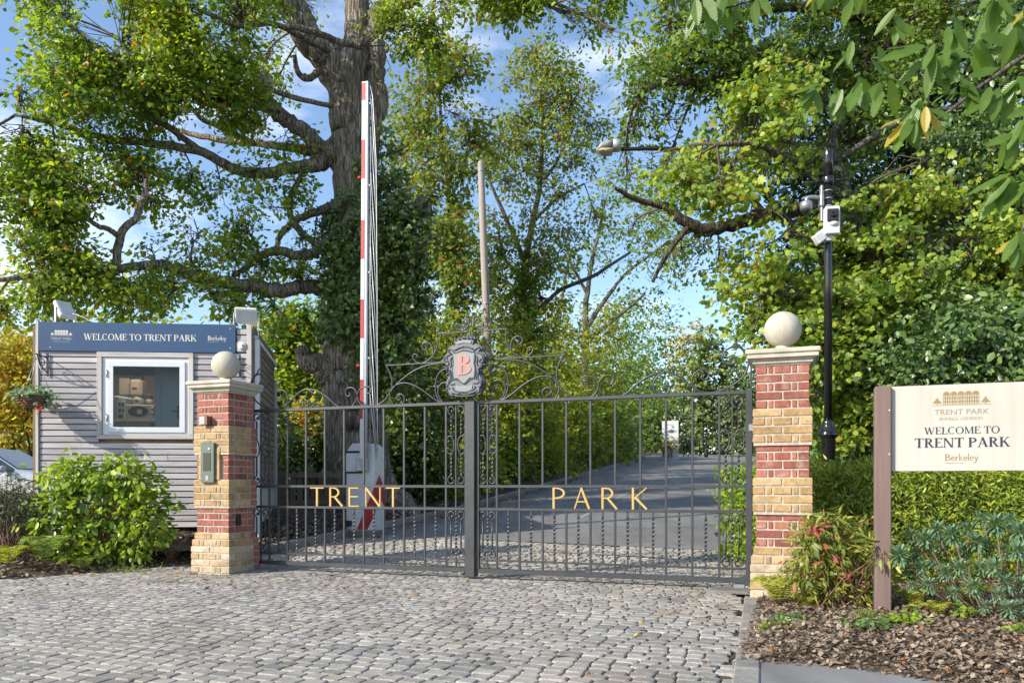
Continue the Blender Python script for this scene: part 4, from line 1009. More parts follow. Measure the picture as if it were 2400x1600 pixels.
# fascia sign on the booth
fs = thing('fascia_sign', 'long blue welcome sign board along the top of the timber booth', 'sign', (BF.o[0], BF.o[1], 0), math.radians(4.5))
m = MB(); m.box(sl0, sl1, -.03, -.005, sgb, sgt, .002); m.obj('board', M['navy_sign'], fs)
def bfx(px, py): return BF.uz(px, py, -.03)
a, zc = bfx(196.5, 801); b, _ = bfx(460.5, 800); zc = (bfx(196, 796)[1] + bfx(460, 800)[1]) / 2
serif_text('WELCOME TO TRENT PARK', a, b, zc, .085, -.0312, SER).obj('lettering', M['white_text'], fs)
a, z1 = bfx(118, 774); b, z0 = bfx(170, 786); mansion(a, b, z0, z1, -.0312, M['white_text'], fs)
a, z0 = bfx(119, 796); b, _ = bfx(168, 796); sans_text('TRENT PARK', a, b, z0, .036, -.0312, M['faded_text'], fs)
a, z0 = bfx(124, 801); b, _ = bfx(163, 801); sans_text('ENFIELD, LONDON', a, b, z0, .012, -.0312, M['faded_text'], fs)
a, z0 = bfx(487, 797.5); b, _ = bfx(530.5, 797.5); serif_text('Berkeley', a, b, z0, .062, -.0312, SER, .04).obj('lettering', M['white_text'], fs)
a, z0 = bfx(487, 801.5); b, _ = bfx(511, 801.5); sans_text('Designed for life', a, b, z0, .012, -.0312, M['faded_text'], fs)
for px, py in ((118, 814), (540, 816), (540, 770)):
    a, zc = bfx(px, py); m = MB(); m.sphere((a, -.03, zc), .009, 8, 6, (1, .5, 1)); m.obj('screw', M['alu'], fs)
# round dial beside the sign
a, zc = BF.uz(568, 811, -.02)
t_ = thing('wall_dial', 'small round white dial in an arched frame beside the fascia sign', 'dial', BF.world(a, -.02, zc), math.radians(4.5))
m = MB(); m.tube([(0, -.012, 0), (0, .03, 0)], .055, 24); m.obj('face', M['white'], t_)
m = MB(); m.prism([(-.075, -.07), (.075, -.07), (.08, .05), (.05, .075), (0, .095), (-.05, .075), (-.08, .05)], .002, .028); m.obj('backboard', M['casing'], t_)
m = MB(); m.box(-.004, .034, -.0165, -.0125, -.004, .004); m.box(-.004, .004, -.0162, -.0125, 0, .026); m.obj('hand', M['black_matt'], t_)
# hanging basket brackets
def bracket(px, py0, py1, label, out):
    a, zt = BF.uz(px, py0); _, zb = BF.uz(px, py1)
    r = thing('wall_bracket', label, 'bracket', BF.world(a, -.012, 0), math.radians(4.5))
    m = MB(); m.box(-.014, .014, -.012, 0, zb, zt, .003); m.obj('back_bar', M['black'], r)
    m = MB(); m.tube([(0, -.01, zt - .06), (-.0, -out, zt - .05)], .009, 6); m.obj('arm', M['black'], r)
    m = MB(); m.tube(catmull([(0, -.01, zb + .05), (0, -out * .35, zb + .08), (0, -out * .7, zt - .14), (0, -out * .9, zt - .06)], 5), .007, 6); m.obj('brace', M['black'], r)
    m = MB(); m.tube([(0, -out * .5 + .07 * math.cos(q * .7), zt - .13 + .045 * math.sin(q * .7)) for q in range(10)], .006, 6); m.obj('scroll', M['black'], r)
    return a, zt
ba, bz = bracket(113, 829, 882, 'black iron bracket holding the hanging basket on the booth', .30)
bracket(563, 834, 884, 'empty black iron bracket on the booth behind the stone ball', .22)
BASK = BF.world(ba - .02, -.31, BF.uz(98, 935)[1])
# ---------------------------------------------------------------- booth interior and fittings
def at(px, py, w): u, z_ = BF.uz(px, py, w); return u, z_
def inroom(name, label, cat): return thing(name, label, cat, (BF.o[0], BF.o[1], 0), math.radians(4.5))
M['beige'] = simple('beige_plastic', (0.55, 0.48, 0.40), .5, var=.05)
M['dark_door'] = simple('slate_blue_door', (0.115, 0.135, 0.17), .5, var=.08)
t_ = inroom('inner_door', 'slate grey inner door leaf filling the right half of the booth window', 'door')
a, z1 = at(363, 850, .5); b, z0 = at(450, 1012, .5)
m = MB(); m.box(a, b, .5, .54, ZB0 + .04, ZR - .3, .004); m.obj('leaf', M['dark_door'], t_)
m = MB(); m.box(a + .07, a + .085, .492, .4995, z0, z1 - .2, .002); m.box(b - .16, b - .145, .492, .4995, z0, z1 - .2, .002); m.obj('moulding', M['dark_door'], t_)
a, z1 = at(415, 950, .5); b, z0 = at(421, 981, .5); m = MB(); m.box(a, b, .485, .4995, z0, z1, .004); m.tube([(a - .06, .47, z1 - .08), (b, .47, z1 - .08)], .01, 6); m.obj('handle', M['black_matt'], t_)
t_ = inroom('header_panel', 'dark header panel inside the booth window', 'panel')
a, z1 = at(225, 826, .5); b, z0 = at(452, 880, .5); m = MB(); m.box(a, b, .545, .58, z0, ZR - .05, .004); m.obj('board', simple('dark_header', (0.07, 0.065, 0.062), .7), t_)
t_ = inroom('counter', 'pale grey counter unit under the microwave', 'counter')
a, z1 = at(240, 982, 1.1); b, z0 = at(372, 1010, 1.1); m = MB(); m.box(a, b, 1.1, 1.65, z1 - .035, z1 - .003, .004); m.obj('worktop', M['beige'], t_)
m = MB(); m.box(a + .02, b - .14, 1.12, 1.6, ZB0 + .05, z1 - .036, .004); m.obj('front_panel', simple('grey_unit', (0.28, 0.28, 0.28), .5), t_)
MZ = z1
t_ = inroom('microwave', 'silver microwave with oval black door window on the booth counter', 'microwave')
a, z1 = at(293, 947, 1.15); b, z0 = at(362.5, 982, 1.15); MT = z1
m = MB(); m.box(a, b, 1.15, 1.5, MZ, z1, .015); m.obj('body', M['beige'], t_)
uc, zc = at(324, 964, 1.15); m = MB(); m.prism([(uc + .145 * math.cos(q * math.pi / 16), zc + .077 * math.sin(q * math.pi / 16)) for q in range(32)], 1.142, 1.1495); m.obj('door_window', M['black'], t_)
uc2, zc2 = at(327, 964.5, 1.14); m = MB(); m.box(uc2 - .035, uc2 + .035, 1.138, 1.1415, zc2 - .035, zc2 + .035); m.obj('sticker', simple('yellow_note', (0.6, 0.52, 0.25), .7), t_)
for py in (957, 968): 
    uq, zq = at(358, py, 1.15); m = MB(); m.tube([(uq, 1.15, zq), (uq, 1.125, zq)], .022, 14); m.obj('knob', M['alu'], t_)
t_ = inroom('first_aid_cabinet', 'narrow white case with four dark squares beside the microwave', 'case')
a, z1 = at(273.5, 938, 1.12); b, z0 = at(292, 982, 1.12); m = MB(); m.box(a, b, 1.12, 1.3, MZ, z1, .006); m.obj('case', M['white'], t_)
for i in range(2):
    for j in range(2):
        x0 = a + .025 + i * .05; zt = z1 - .035 - j * .09; m = MB(); m.box(x0, x0 + .034, 1.116, 1.1195, zt - .045, zt); m.obj('square', M['black_matt'], t_)
m = MB(); m.box(a + .02, b - .02, 1.116, 1.1195, MZ + .02, MZ + .07); m.obj('square', M['screen'], t_)
t_ = inroom('water_heater', 'cream wall mounted water heater above the microwave', 'heater')
a, z1 = at(302, 888, 1.45); b, z0 = at(333, 930, 1.45)
m = MB(); m.box(a, b, 1.42, 1.68, z0, z1, .04); m.obj('body', M['beige'], t_)
m = MB(); m.box(a - .17, a - .02, 1.5, 1.68, z0 + .03, z1 + .02, .01); m.obj('side_unit', M['beige'], t_)
m = MB(); m.box(a + .06, a + .13, 1.414, 1.4195, z0 + .11, z0 + .14); m.obj('sticker', M['red'], t_)
m = MB(); m.tube(catmull([(a + .03, 1.6, z1), (a + .03, 1.6, z1 + .06), (b - .05, 1.6, z1 + .06), (b - .05, 1.6, z1)], 4), .012, 6); m.obj('pipe', M['black_matt'], t_)
t_ = inroom('coffee_jar', 'glass jar with red lid and white label on the microwave', 'jar')
uc, zc = at(350, 947, 1.3)
m = MB(); m.lathe([(.045, MT), (.05, MT + .02), (.05, MT + .11), (.04, MT + .125)], uc, 1.32, 16); m.obj('body', simple('coffee_brown', (.06, .03, .02), .2), t_)
m = MB(); m.lathe([(.0508, MT + .03), (.0508, MT + .09)], uc, 1.32, 16); m.obj('wrapper', M['white'], t_)
m = MB(); m.lathe([(.048, MT + .125), (.048, MT + .155)], uc, 1.32, 16); m.obj('lid', M['red'], t_)
t_ = inroom('paper_roll', 'white paper roll lying on the microwave', 'paper roll')
uc, zc = at(326, 947, 1.3); m = MB(); m.tube([(uc, 1.2, MT + .06), (uc, 1.42, MT + .06)], .06, 18); m.obj('roll', M['white'], t_); m = MB(); m.tube([(uc, 1.196, MT + .06), (uc, 1.1995, MT + .06)], .022, 12); m.obj('core', M['fence_wood'], t_)
t_ = inroom('folded_cloth', 'crumpled white cloth heaped on the white case', 'cloth')
uc, zc = at(284, 937, 1.2); m = MB()
for i in range(4): m.sphere((uc - .06 + .05 * i, 1.22, zc + .035 - .008 * i), .055, 12, 8, (1.2, 1, .6))
m.obj('folds', M['white'], t_)
t_ = inroom('wall_notice', 'small white box fixed on the booth back wall', 'box')
a, z1 = at(352, 888, 1.6); b, z0 = at(364, 902, 1.6); m = MB(); m.box(a, b, D - .09, D - .052, z0, z1 + .1, .004); m.obj('box', M['white'], t_)
# lit ceiling lamp in the booth
t_ = inroom('ceiling_lamp', 'lit ceiling lamp inside the timber booth', 'lamp')
em, tt, bb = newmat('lamp_diffuser'); bb.inputs['Emission Color'].default_value = (1, .78, .55, 1); bb.inputs['Emission Strength'].default_value = 5.0
m = MB(); m.box(.5, 1.3, .9, 1.15, ZR - .06, ZR - .02, .008); m.obj('diffuser', em, t_)
m = MB(); m.box(.48, 1.32, .88, 1.17, ZR - .019, ZR + .0, .004); m.obj('housing', M['white'], t_)

# floodlights on the booth roof
def flood(px, py, label, yaw, pitch_, w, h):
    x, y, z_ = P(px, py, 10.75)
    r = thing('floodlight', label, 'floodlight', (x, y, z_), 0)
    hd = MB(); hd.box(-w / 2, w / 2, -.035, .03, -h / 2, h / 2, .012); o = hd.obj('head', M['white'], r); o.rotation_euler = (pitch_, 0, yaw)
    g_ = MB(); g_.box(-w / 2 + .03, w / 2 - .03, -.039, -.0352, -h / 2 + .03, h / 2 - .03); o = g_.obj('lens', simple('lamp_lens', (0.42, 0.45, 0.46), .25, var=.1), r); o.rotation_euler = (pitch_, 0, yaw)
    m = MB(); m.box(-w / 2 - .02, -w / 2 - .008, -.02, .02, -.28, .03, .003); m.box(w / 2 + .008, w / 2 + .02, -.02, .02, -.28, .03, .003); m.box(-w / 2 - .02, w / 2 + .02, -.02, .02, -.29, -.2805, .003); o = m.obj('bracket', M['white'], r); o.rotation_euler = (0, 0, yaw)
    return r
flood(152, 727, 'white floodlight at the corner of the booth roof above the sign logo', math.radians(55), math.radians(-38), .22, .30)
flood(577, 740, 'white floodlight on the booth roof above the empty bracket', math.radians(14), math.radians(24), .29, .22)
t_ = thing('lamp_cable', 'thin white cable running from the corner floodlight along the roof', 'cable', P(170, 735, 10.75), 0)
m = MB(); m.tube(catmull([(0, 0, 0), (.06, 0, -.02), (.15, .0, -.05), (.26, .02, -.115)], 5), .006, 6); m.obj('wire', M['white'], t_)

# ---------------------------------------------------------------- cream welcome sign
SF = Frame((2049 - 1200) / F * 5.7, 5.7, GA)
ws = thing('welcome_sign', 'cream welcome board between purple brown timber posts', 'sign', (SF.o[0], SF.o[1], 0), math.radians(GA))
pw = SF.u(2087.5); pzt = SF.uz(2060, 907)[1]; p0, pzt2 = SF.uz(2090, 907.6); _, pzb = SF.uz(2090, 1104.2)
W_ = 0.90
for ux in (0, pw + W_):
    m = MB(); m.box(ux, ux + pw, -.055, .06, -.1, pzt, .006); m.obj('post', M['sign_post'], ws)
m = MB(); m.box(pw + .003, pw + W_ - .003, -.012, .018, pzb, pzt2 + .004, .003); m.obj('board', M['cream'], ws)
for pz_ in (.2, .72):
    m = MB(); m.sphere((pw - .012, -.055, pzb + (pzt2 - pzb) * pz_), .008, 8, 6, (1, .6, 1)); m.obj('screw', M['alu'], ws)
def sfx(px, py): return SF.uz(px, py, -.012)
YT = -.0134
def fit(px0, px1, pyb, pyt):
    a, za = sfx(px0, pyb); b, zb_ = sfx(px1, pyb); _, zt = sfx((px0 + px1) / 2, pyt); zm = sfx((px0 + px1) / 2, pyb)[1]
    return a, b, zm, zt - zm
a, b, z0, cp = fit(2184.7, 2323, 947, 918); mansion(a, b, z0, z0 + cp, YT, M['tan_text'], ws)
a, b, z0, cp = fit(2190, 2318, 970.5, 957.5); sans_text('TRENT PARK', a, b, z0, cp, YT, M['pale_text'], ws)
a, b, z0, cp = fit(2202, 2303, 983.5, 976.5); sans_text('ENFIELD, LONDON', a, b, z0, cp, YT, M['pale_text'], ws)
a, b, z0, cp = fit(2166, 2343, 1016, 999.5); serif_text('WELCOME TO', a, b, z0, cp, YT, SER).obj('lettering', M['navy_text'], ws)
a, b, z0, cp = fit(2144, 2367, 1047.5, 1025); serif_text('TRENT PARK', a, b, z0, cp, YT, SER_BOLD).obj('lettering', M['navy_text'], ws)
a, b, z0, cp = fit(2214.5, 2292.5, 1079, 1063); serif_text('Berkeley', a, b, z0, cp, YT, glyphs(.17, .075, .05), .05).obj('lettering', M['tan_text'], ws)
a, b, z0, cp = fit(2214, 2258, 1085.5, 1082.3); sans_text('Designed for life', a, b, z0, cp, YT, M['pale_text'], ws)

# ---------------------------------------------------------------- camera pole
CY = 8.2; cx_ = (1941 - 1200) / F * CY
def cz_(py): return EYE - (py - HZ) / F * CY
cp_ = thing('camera_pole', 'tall black column with crossbar carrying the security cameras', 'pole', (cx_, CY, 0))
m = MB(); m.lathe([(.085, 0), (.085, .25), (.078, .3), (.072, .32), (.072, cz_(1028)), (.078, cz_(1026)), (.10, cz_(1022)), (.102, cz_(1017)), (.085, cz_(1010)), (.068, cz_(1000)), (.06, cz_(992)), (.062, cz_(988)), (.044, cz_(984))], n=24); m.obj('base', M['black'], cp_)
m = MB(); m.lathe([(.041, cz_(990)), (.039, cz_(600)), (.037, cz_(415))], n=20); m.obj('shaft', M['black'], cp_)
m = MB(); m.lathe([(.048, cz_(420)), (.048, cz_(354)), (.044, cz_(351.5))], n=20); m.obj('top_sleeve', M['black'], cp_)
m = MB(); m.lathe([(.056, cz_(432)), (.058, cz_(428)), (.058, cz_(418)), (.054, cz_(415))], n=20); m.obj('clamp', M['black'], cp_)
m = MB(); m.tube([(-.27, -.03, cz_(432)), (-.06, -.01, cz_(427))], .012, 8); m.tube([(.06, 0, cz_(422)), (.28, .03, cz_(417))], .012, 8); m.sphere((-.275, -.03, cz_(432)), .02, 10, 8, (.6, 1, 1.3)); m.sphere((.285, .03, cz_(417)), .02, 10, 8, (.6, 1, 1.3)); m.obj('cross_bar', M['black'], cp_)
for py in (448, 466, 484):
    m = MB(); m.lathe([(.0415, cz_(py + 1)), (.0425, cz_(py)), (.0415, cz_(py - 1))], n=20); m.obj('strap', M['alu'], cp_)
m = MB(); m.box(-.085, -.06, -.03, .02, cz_(520), cz_(436), .004); m.obj('mounting_rail', M['steel'], cp_)
dc = thing('dome_camera', 'grey dome camera hanging on a bracket from the black pole', 'camera', (cx_, CY - .02, 0))
m = MB(); m.tube(catmull([(-.07, 0, cz_(466)), (-.16, 0, cz_(464)), (-.225, 0, cz_(466)), (-.235, 0, cz_(476))], 4), .022, 8); m.box(-.098, -.062, -.035, .035, cz_(486), cz_(458), .006); m.obj('bracket', M['steel'], dc)
m = MB(); m.lathe([(.05, cz_(494)), (.062, cz_(492)), (.065, cz_(480)), (.055, cz_(475)), (.02, cz_(474))], -.235, 0, 20); m.obj('housing', M['steel'], dc)
m = MB(); m.sphere((-.235, 0, cz_(494)), .048, 16, 12); m.obj('dome', M['black'], dc)
bc = thing('box_camera', 'white boxed camera with dark square face strapped to the black pole', 'camera', (cx_, CY - .05, 0))
m = MB(); m.box(-.07, .075, -.10, -.0, cz_(558), cz_(494), .008); o = m.obj('housing', M['white'], bc); o.rotation_euler = (0, 0, math.radians(-8))
m = MB(); m.box(-.055, .055, -.125, -.1005, cz_(530), cz_(502), .012); o = m.obj('camera_face', M['black_matt'], bc); o.rotation_euler = (0, 0, math.radians(-8))
m = MB(); m.tube([(0, -.1255, cz_(516)), (0, -.137, cz_(516))], .026, 16); o = m.obj('lens', M['black'], bc); o.rotation_euler = (0, 0, math.radians(-8))
m = MB(); m.tube([(0, -.137, cz_(516)), (0, -.142, cz_(516))], .02, 16, cap=False); o = m.obj('lens_ring', M['steel'], bc); o.rotation_euler = (0, 0, math.radians(-8))
m = MB(); m.sphere((0, -.09, cz_(535)), .05, 16, 10, (1, .8, .6)); m.obj('visor', M['white'], bc)
wb = thing('white_camera', 'slanted white bullet camera under the boxed camera on the pole', 'camera', (cx_ - .085, CY - .06, cz_(556)))
m = MB(); m.box(-.10, .09, -.04, .04, -.05, .05, .01); o = m.obj('housing', M['white'], wb); o.rotation_euler = (0, math.radians(-38), math.radians(10))
m = MB(); m.box(.03, .10, -.03, .05, -.06, .12, .004); m.obj('bracket', M['white'], wb)

# ---------------------------------------------------------------- swan neck street lamp
LY = 10.9
lp = thing('street_lamp', 'curved black street lamp reaching out of the trees over the drive', 'street lamp', (0, 0, 0))
pts = [P(2048, 1230, LY), P(2047, 1004, LY), P(2036, 900, LY), P(2018, 815, LY), P(1964, 672, LY), P(1834, 500, LY), P(1742, 413, LY), P(1650, 362, LY), P(1552, 349, LY), P(1456, 350, LY)]
pts[0][2] = gz(LY) - .1
c_ = catmull(pts, 6); n_ = len(c_)
m = MB(); m.tube(c_, [.062 - .036 * i / n_ for i in range(n_)], 10); m.obj('column', M['black'], lp)
def L_(px, py, dy=0): return P(px, py, LY + dy)
def hull(name, secs, mat):
    m = MB(); vs = []; k = 12
    for px, pt, pb, hw in secs:
        a = P(px, pt, LY); b = P(px, pb, LY)
        for i in range(k):
            an = 2 * math.pi * i / k; ca, sa = math.cos(an), math.sin(an)
            ca = math.copysign(abs(ca) ** .6, ca); sa = math.copysign(abs(sa) ** .6, sa)
            vs.append((a[0], LY + hw * ca, (a[2] + b[2]) / 2 + (a[2] - b[2]) / 2 * sa))
    n = len(secs); m.add(vs, [[i * k + j, i * k + (j + 1) % k, (i + 1) * k + (j + 1) % k, (i + 1) * k + j] for i in range(n - 1) for j in range(k)] + [list(range(k))[::-1], [(n - 1) * k + j for j in range(k)]], True)
    return m.obj(name, mat, lp)
hull('hood', [(1397, 350, 353, .03), (1408, 338, 352, .10), (1434, 331.5, 351, .12)], simple('grimy_hood', (.26, .26, .25), .7, var=.35, scale=14))
hull('lens', [(1398, 352.5, 354, .03), (1410, 352.2, 359, .10), (1420, 352, 362, .11), (1436, 352, 360, .11)], simple('yellowed_lens', (0.36, 0.33, 0.22), .3))
hull('gear_box', [(1435, 330, 353, .12), (1454, 330, 353, .10), (1456, 338, 350, .06)], M['alu'])

# ---------------------------------------------------------------- wooden utility pole
UY = 20.0
up_ = thing('utility_pole', 'bare grey timber pole rising behind the gate crest', 'pole', (0, 0, 0))
m = MB(); m.tube([P(1150, 1180, UY), P(1146, 960, UY), P(1140, 730, UY), P(1133, 560, UY), P(1127, 385, UY), P(1126.5, 378, UY)], [.115, .11, .10, .09, .08, .05], 14); m.obj('shaft', M['pole_wood'], up_)
for py, x in ((712, 1140), (402, 1128)):
    c = P(x, py, UY); m = MB(); m.lathe([(.105 if py > 500 else .085, c[2] - .02), (.105 if py > 500 else .085, c[2] + .02)], c[0], c[1], 14); m.obj('band', M['steel'], up_)
w_ = thing('overhead_wire', 'thin wire slung from the timber pole towards the oak', 'wire', (0, 0, 0))
m = MB(); m.tube(catmull([P(1140, 711, UY), P(1060, 716, UY), P(960, 712, UY), P(830, 700, UY)], 5), .012, 5); m.obj('wire', M['black_matt'], w_)

# ---------------------------------------------------------------- traffic barrier
BY = 12.5; bx_ = (858 - 1200) / F * BY; bgz = gz(BY) + .06
ba_ = math.radians(-14)
br = thing('traffic_barrier', 'white cabinet barrier with red and white boom raised upright', 'barrier', (bx_, BY, 0), ba_)
def bz_(py): return EYE - (py - HZ) / F * BY
zt = bz_(1040); zb0 = bz_(1240)
hw, hd = .235, .21
prof = [(-hw, zb0), (hw, zb0), (hw, zt - .09), (hw - .10, zt), (-hw + .10, zt), (-hw, zt - .12)]
m = MB(); m.prism(prof, -hd, hd); m.obj('cabinet', M['white'], br)
m = MB(); m.box(-hw - .03, hw + .03, -hd - .03, hd + .03, zb0 - .12, zb0 + .0, .01); m.obj('plinth', M['kerb'], br)
m = MB(); m.box(-hw - .004, -hw + .30, -hd - .012, -hd - .002, bz_(1108), bz_(1058), .003); m.obj('door_panel', M['white_dirty'], br)
m = MB(); m.box(-hw - .005, -hw + .30, -hd - .014, -hd - .003, bz_(1062.5), bz_(1057.5), .002); m.box(-hw - .005, -hw + .30, -hd - .014, -hd - .003, bz_(1109), bz_(1105), .002); m.obj('slot', M['black_matt'], br)
m = MB(); m.box(-.03, .15, -hd - .11, -hd - .013, bz_(1104), bz_(1076), .01); m.obj('boom_clamp', M['alu'], br)
yF = -hd - .0025; yS = hw + .0025
q = lambda px: (px - 814) / 60 * 2 * hw - hw
m = MB(); m.add([(q(836), yF, bz_(1239)), (q(859), yF, bz_(1239)), (q(874), yF, bz_(1205)), (q(874), yF, bz_(1140))], [(0, 1, 2, 3)]); m.obj('red_chevron', M['red'], br)
m = MB(); m.add([(yS, -hd, bz_(1205)), (yS, -.02, bz_(1165)), (yS, hd, bz_(1190)), (yS, hd, bz_(1150)), (yS, -.02, bz_(1112)), (yS, -hd, bz_(1140))], [(0, 1, 4, 5), (1, 2, 3, 4)]); m.obj('red_chevron', M['red'], br)
m = MB(); m.box(q(814) - .02, q(826), -hd - .06, -hd, bz_(1231), bz_(1218), .01); m.obj('socket', M['black_matt'], br)
# boom: runs from the clamp up past the tree fork
def bl(px, py, y):
    w = P(px, py, BY - .31); dx, dy = w[0] - bx_, w[1] - BY
    return (dx * math.cos(ba_) + dy * math.sin(ba_), y, w[2])
yb = -hd - .10
M['boom'] = simple('grey_boom', (0.30, 0.31, 0.33), .4, .3)
def boomseg(x0t, x1t, pt, x0b, x1b, pb, mat, nm, y0, y1):
    a, b, c, d = bl(x0b, pb, 0), bl(x1b, pb, 0), bl(x1t, pt, 0), bl(x0t, pt, 0)
    m = MB(); m.prism([(a[0], a[2]), (b[0], b[2]), (c[0], c[2]), (d[0], d[2])], y0, y1); return m.obj(nm, mat, br)
def bx0(py): return 851 - (py - 195) / 885 * 6.0
boomseg(bx0(195), bx0(195) + 15.5, 195, bx0(1095), bx0(1095) + 15.5, 1095, M['boom'], 'boom', yb - .03, yb + .03)
prev = 195
for a, b, red in ((197, 199, 0), (199, 239, 1), (239, 331, 0), (331, 422, 1), (422, 518, 0), (518, 609, 1), (609, 703, 0), (703, 794, 1), (794, 890, 0), (890, 982, 1), (982, 1075, 0)):
    boomseg(bx0(a) + .5, bx0(a) + 8.8, a, bx0(b) + .5, bx0(b) + 8.8, b, M['red'] if red else M['white'], 'stripe', yb - .035, yb - .0305)
for py in (417, 857):
    m = MB(); c = bl(bx0(py) - 6, py, yb); m.sphere(c, .032, 14, 10); m.obj('lamp', M['red'], br); m = MB(); m.box(c[0], c[0] + .06, yb - .012, yb + .012, c[2] - .012, c[2] + .012); m.obj('lamp_bracket', M['alu'], br)
for i in range(9):
    py = 236 + i * 86; x0 = 873 - i * .4; pe = min(py + 235, 1075)
    m = MB(); m.tube([bl(x0, py, yb + .01 * (i % 2)), bl(888 - max(0, (pe - 900)) * .01, pe, yb + .012 * (i % 2))], .0075, 6); m.obj('skirt_rod', M['alu'], br)
m = MB(); m.tube([bl(871, 205, yb), bl(877, 232, yb), bl(886, 380, yb), bl(888.5, 700, yb), bl(889, 1000, yb), bl(889, 1058, yb)], .008, 6); m.obj('skirt_rod', M['alu'], br)
m = MB(); m.tube([bl(872, 300, yb), bl(870, 700, yb), bl(870, 1060, yb)], .007, 6); m.obj('skirt_rod', M['alu'], br)
for py in (246, 437, 640, 840): m = MB(); c = bl(bx0(py) + 20, py, yb); m.sphere(c, .018, 8, 6); m.obj('skirt_link', M['white'], br)

# ---------------------------------------------------------------- picket fence
FY = 14.0
pf = thing('picket_fence', 'low brown picket fence at the foot of the big oak', 'fence', (0, 0, 0))
x = 640
while x < 812:
    c = P(x, 1100, FY - .3 + (x - 640) * .002); w2 = .045; top = EYE - (1102 - HZ) / F * FY + random.uniform(-.02, .02); g0 = gz(FY) + .1
    mm = MB(); mm.prism([(-w2, g0 - c[2] + 0), (w2, g0 - c[2]), (w2, top - c[2] - .05), (w2 * .6, top - c[2] - .012), (0, top - c[2]), (-w2 * .6, top - c[2] - .012), (-w2, top - c[2] - .05)], -.011, .011)
    o = mm.obj('picket', M['fence_wood'], pf); o.location = tuple(c); o.rotation_euler = (0, random.uniform(-.02, .02), 0); x += 15.8
for dz in (.25, .72):
    a, b = P(632, 1100, FY), P(815, 1100, FY); m = MB(); m.box(a[0], b[0], FY - .24, FY - .20, gz(FY) + .1 + dz, gz(FY) + .18 + dz, .004); m.obj('rail', M['fence_wood'], pf)

# ---------------------------------------------------------------- far white sign board, bollards
wsg = thing('estate_sign', 'tall plain white sign slab beside the far bend of the drive', 'sign', tuple(P(1571, 1050, 56)), math.radians(-14))
a, b = P(1552, 986, 56), P(1590, 1056, 56); hw = (b[0] - a[0]) / 2; zt = a[2] - P(0, 1050, 56)[2]
m = MB(); m.box(-hw, hw, -.09, .09, -1.2, zt, .01); m.obj('slab', M['white'], wsg)
for i, (zf, w2) in enumerate(((.86, .45), (.62, .7), (.58, .55), (.40, .6), (.36, .4))):
    m = MB(); m.box(-hw * w2, hw * w2, -.094, -.0905, zt * zf - .02, zt * zf + .02); m.obj('print_line', M['pale_text'] if i == 0 else M['steel'], wsg)
for i, (px, Y, lab) in enumerate(((1758, 62, 'thin pale bollard post at the far bend seen past the gate stile'), (1655, 64, 'short dark bollard on the grass at the far bend'))):
    c = P(px, 1050, Y); b_ = thing('bollard', lab, 'bollard', (c[0], c[1], gz(Y)))
    h = .95 if i == 0 else .5; r_ = .06 if i == 0 else .16
    m = MB(); m.lathe([(r_, -.3), (r_, h - .1), (r_ * .95, h - .02), (r_ * .5, h)], n=12); m.obj('body', M['alu'] if i == 0 else M['black_matt'], b_)

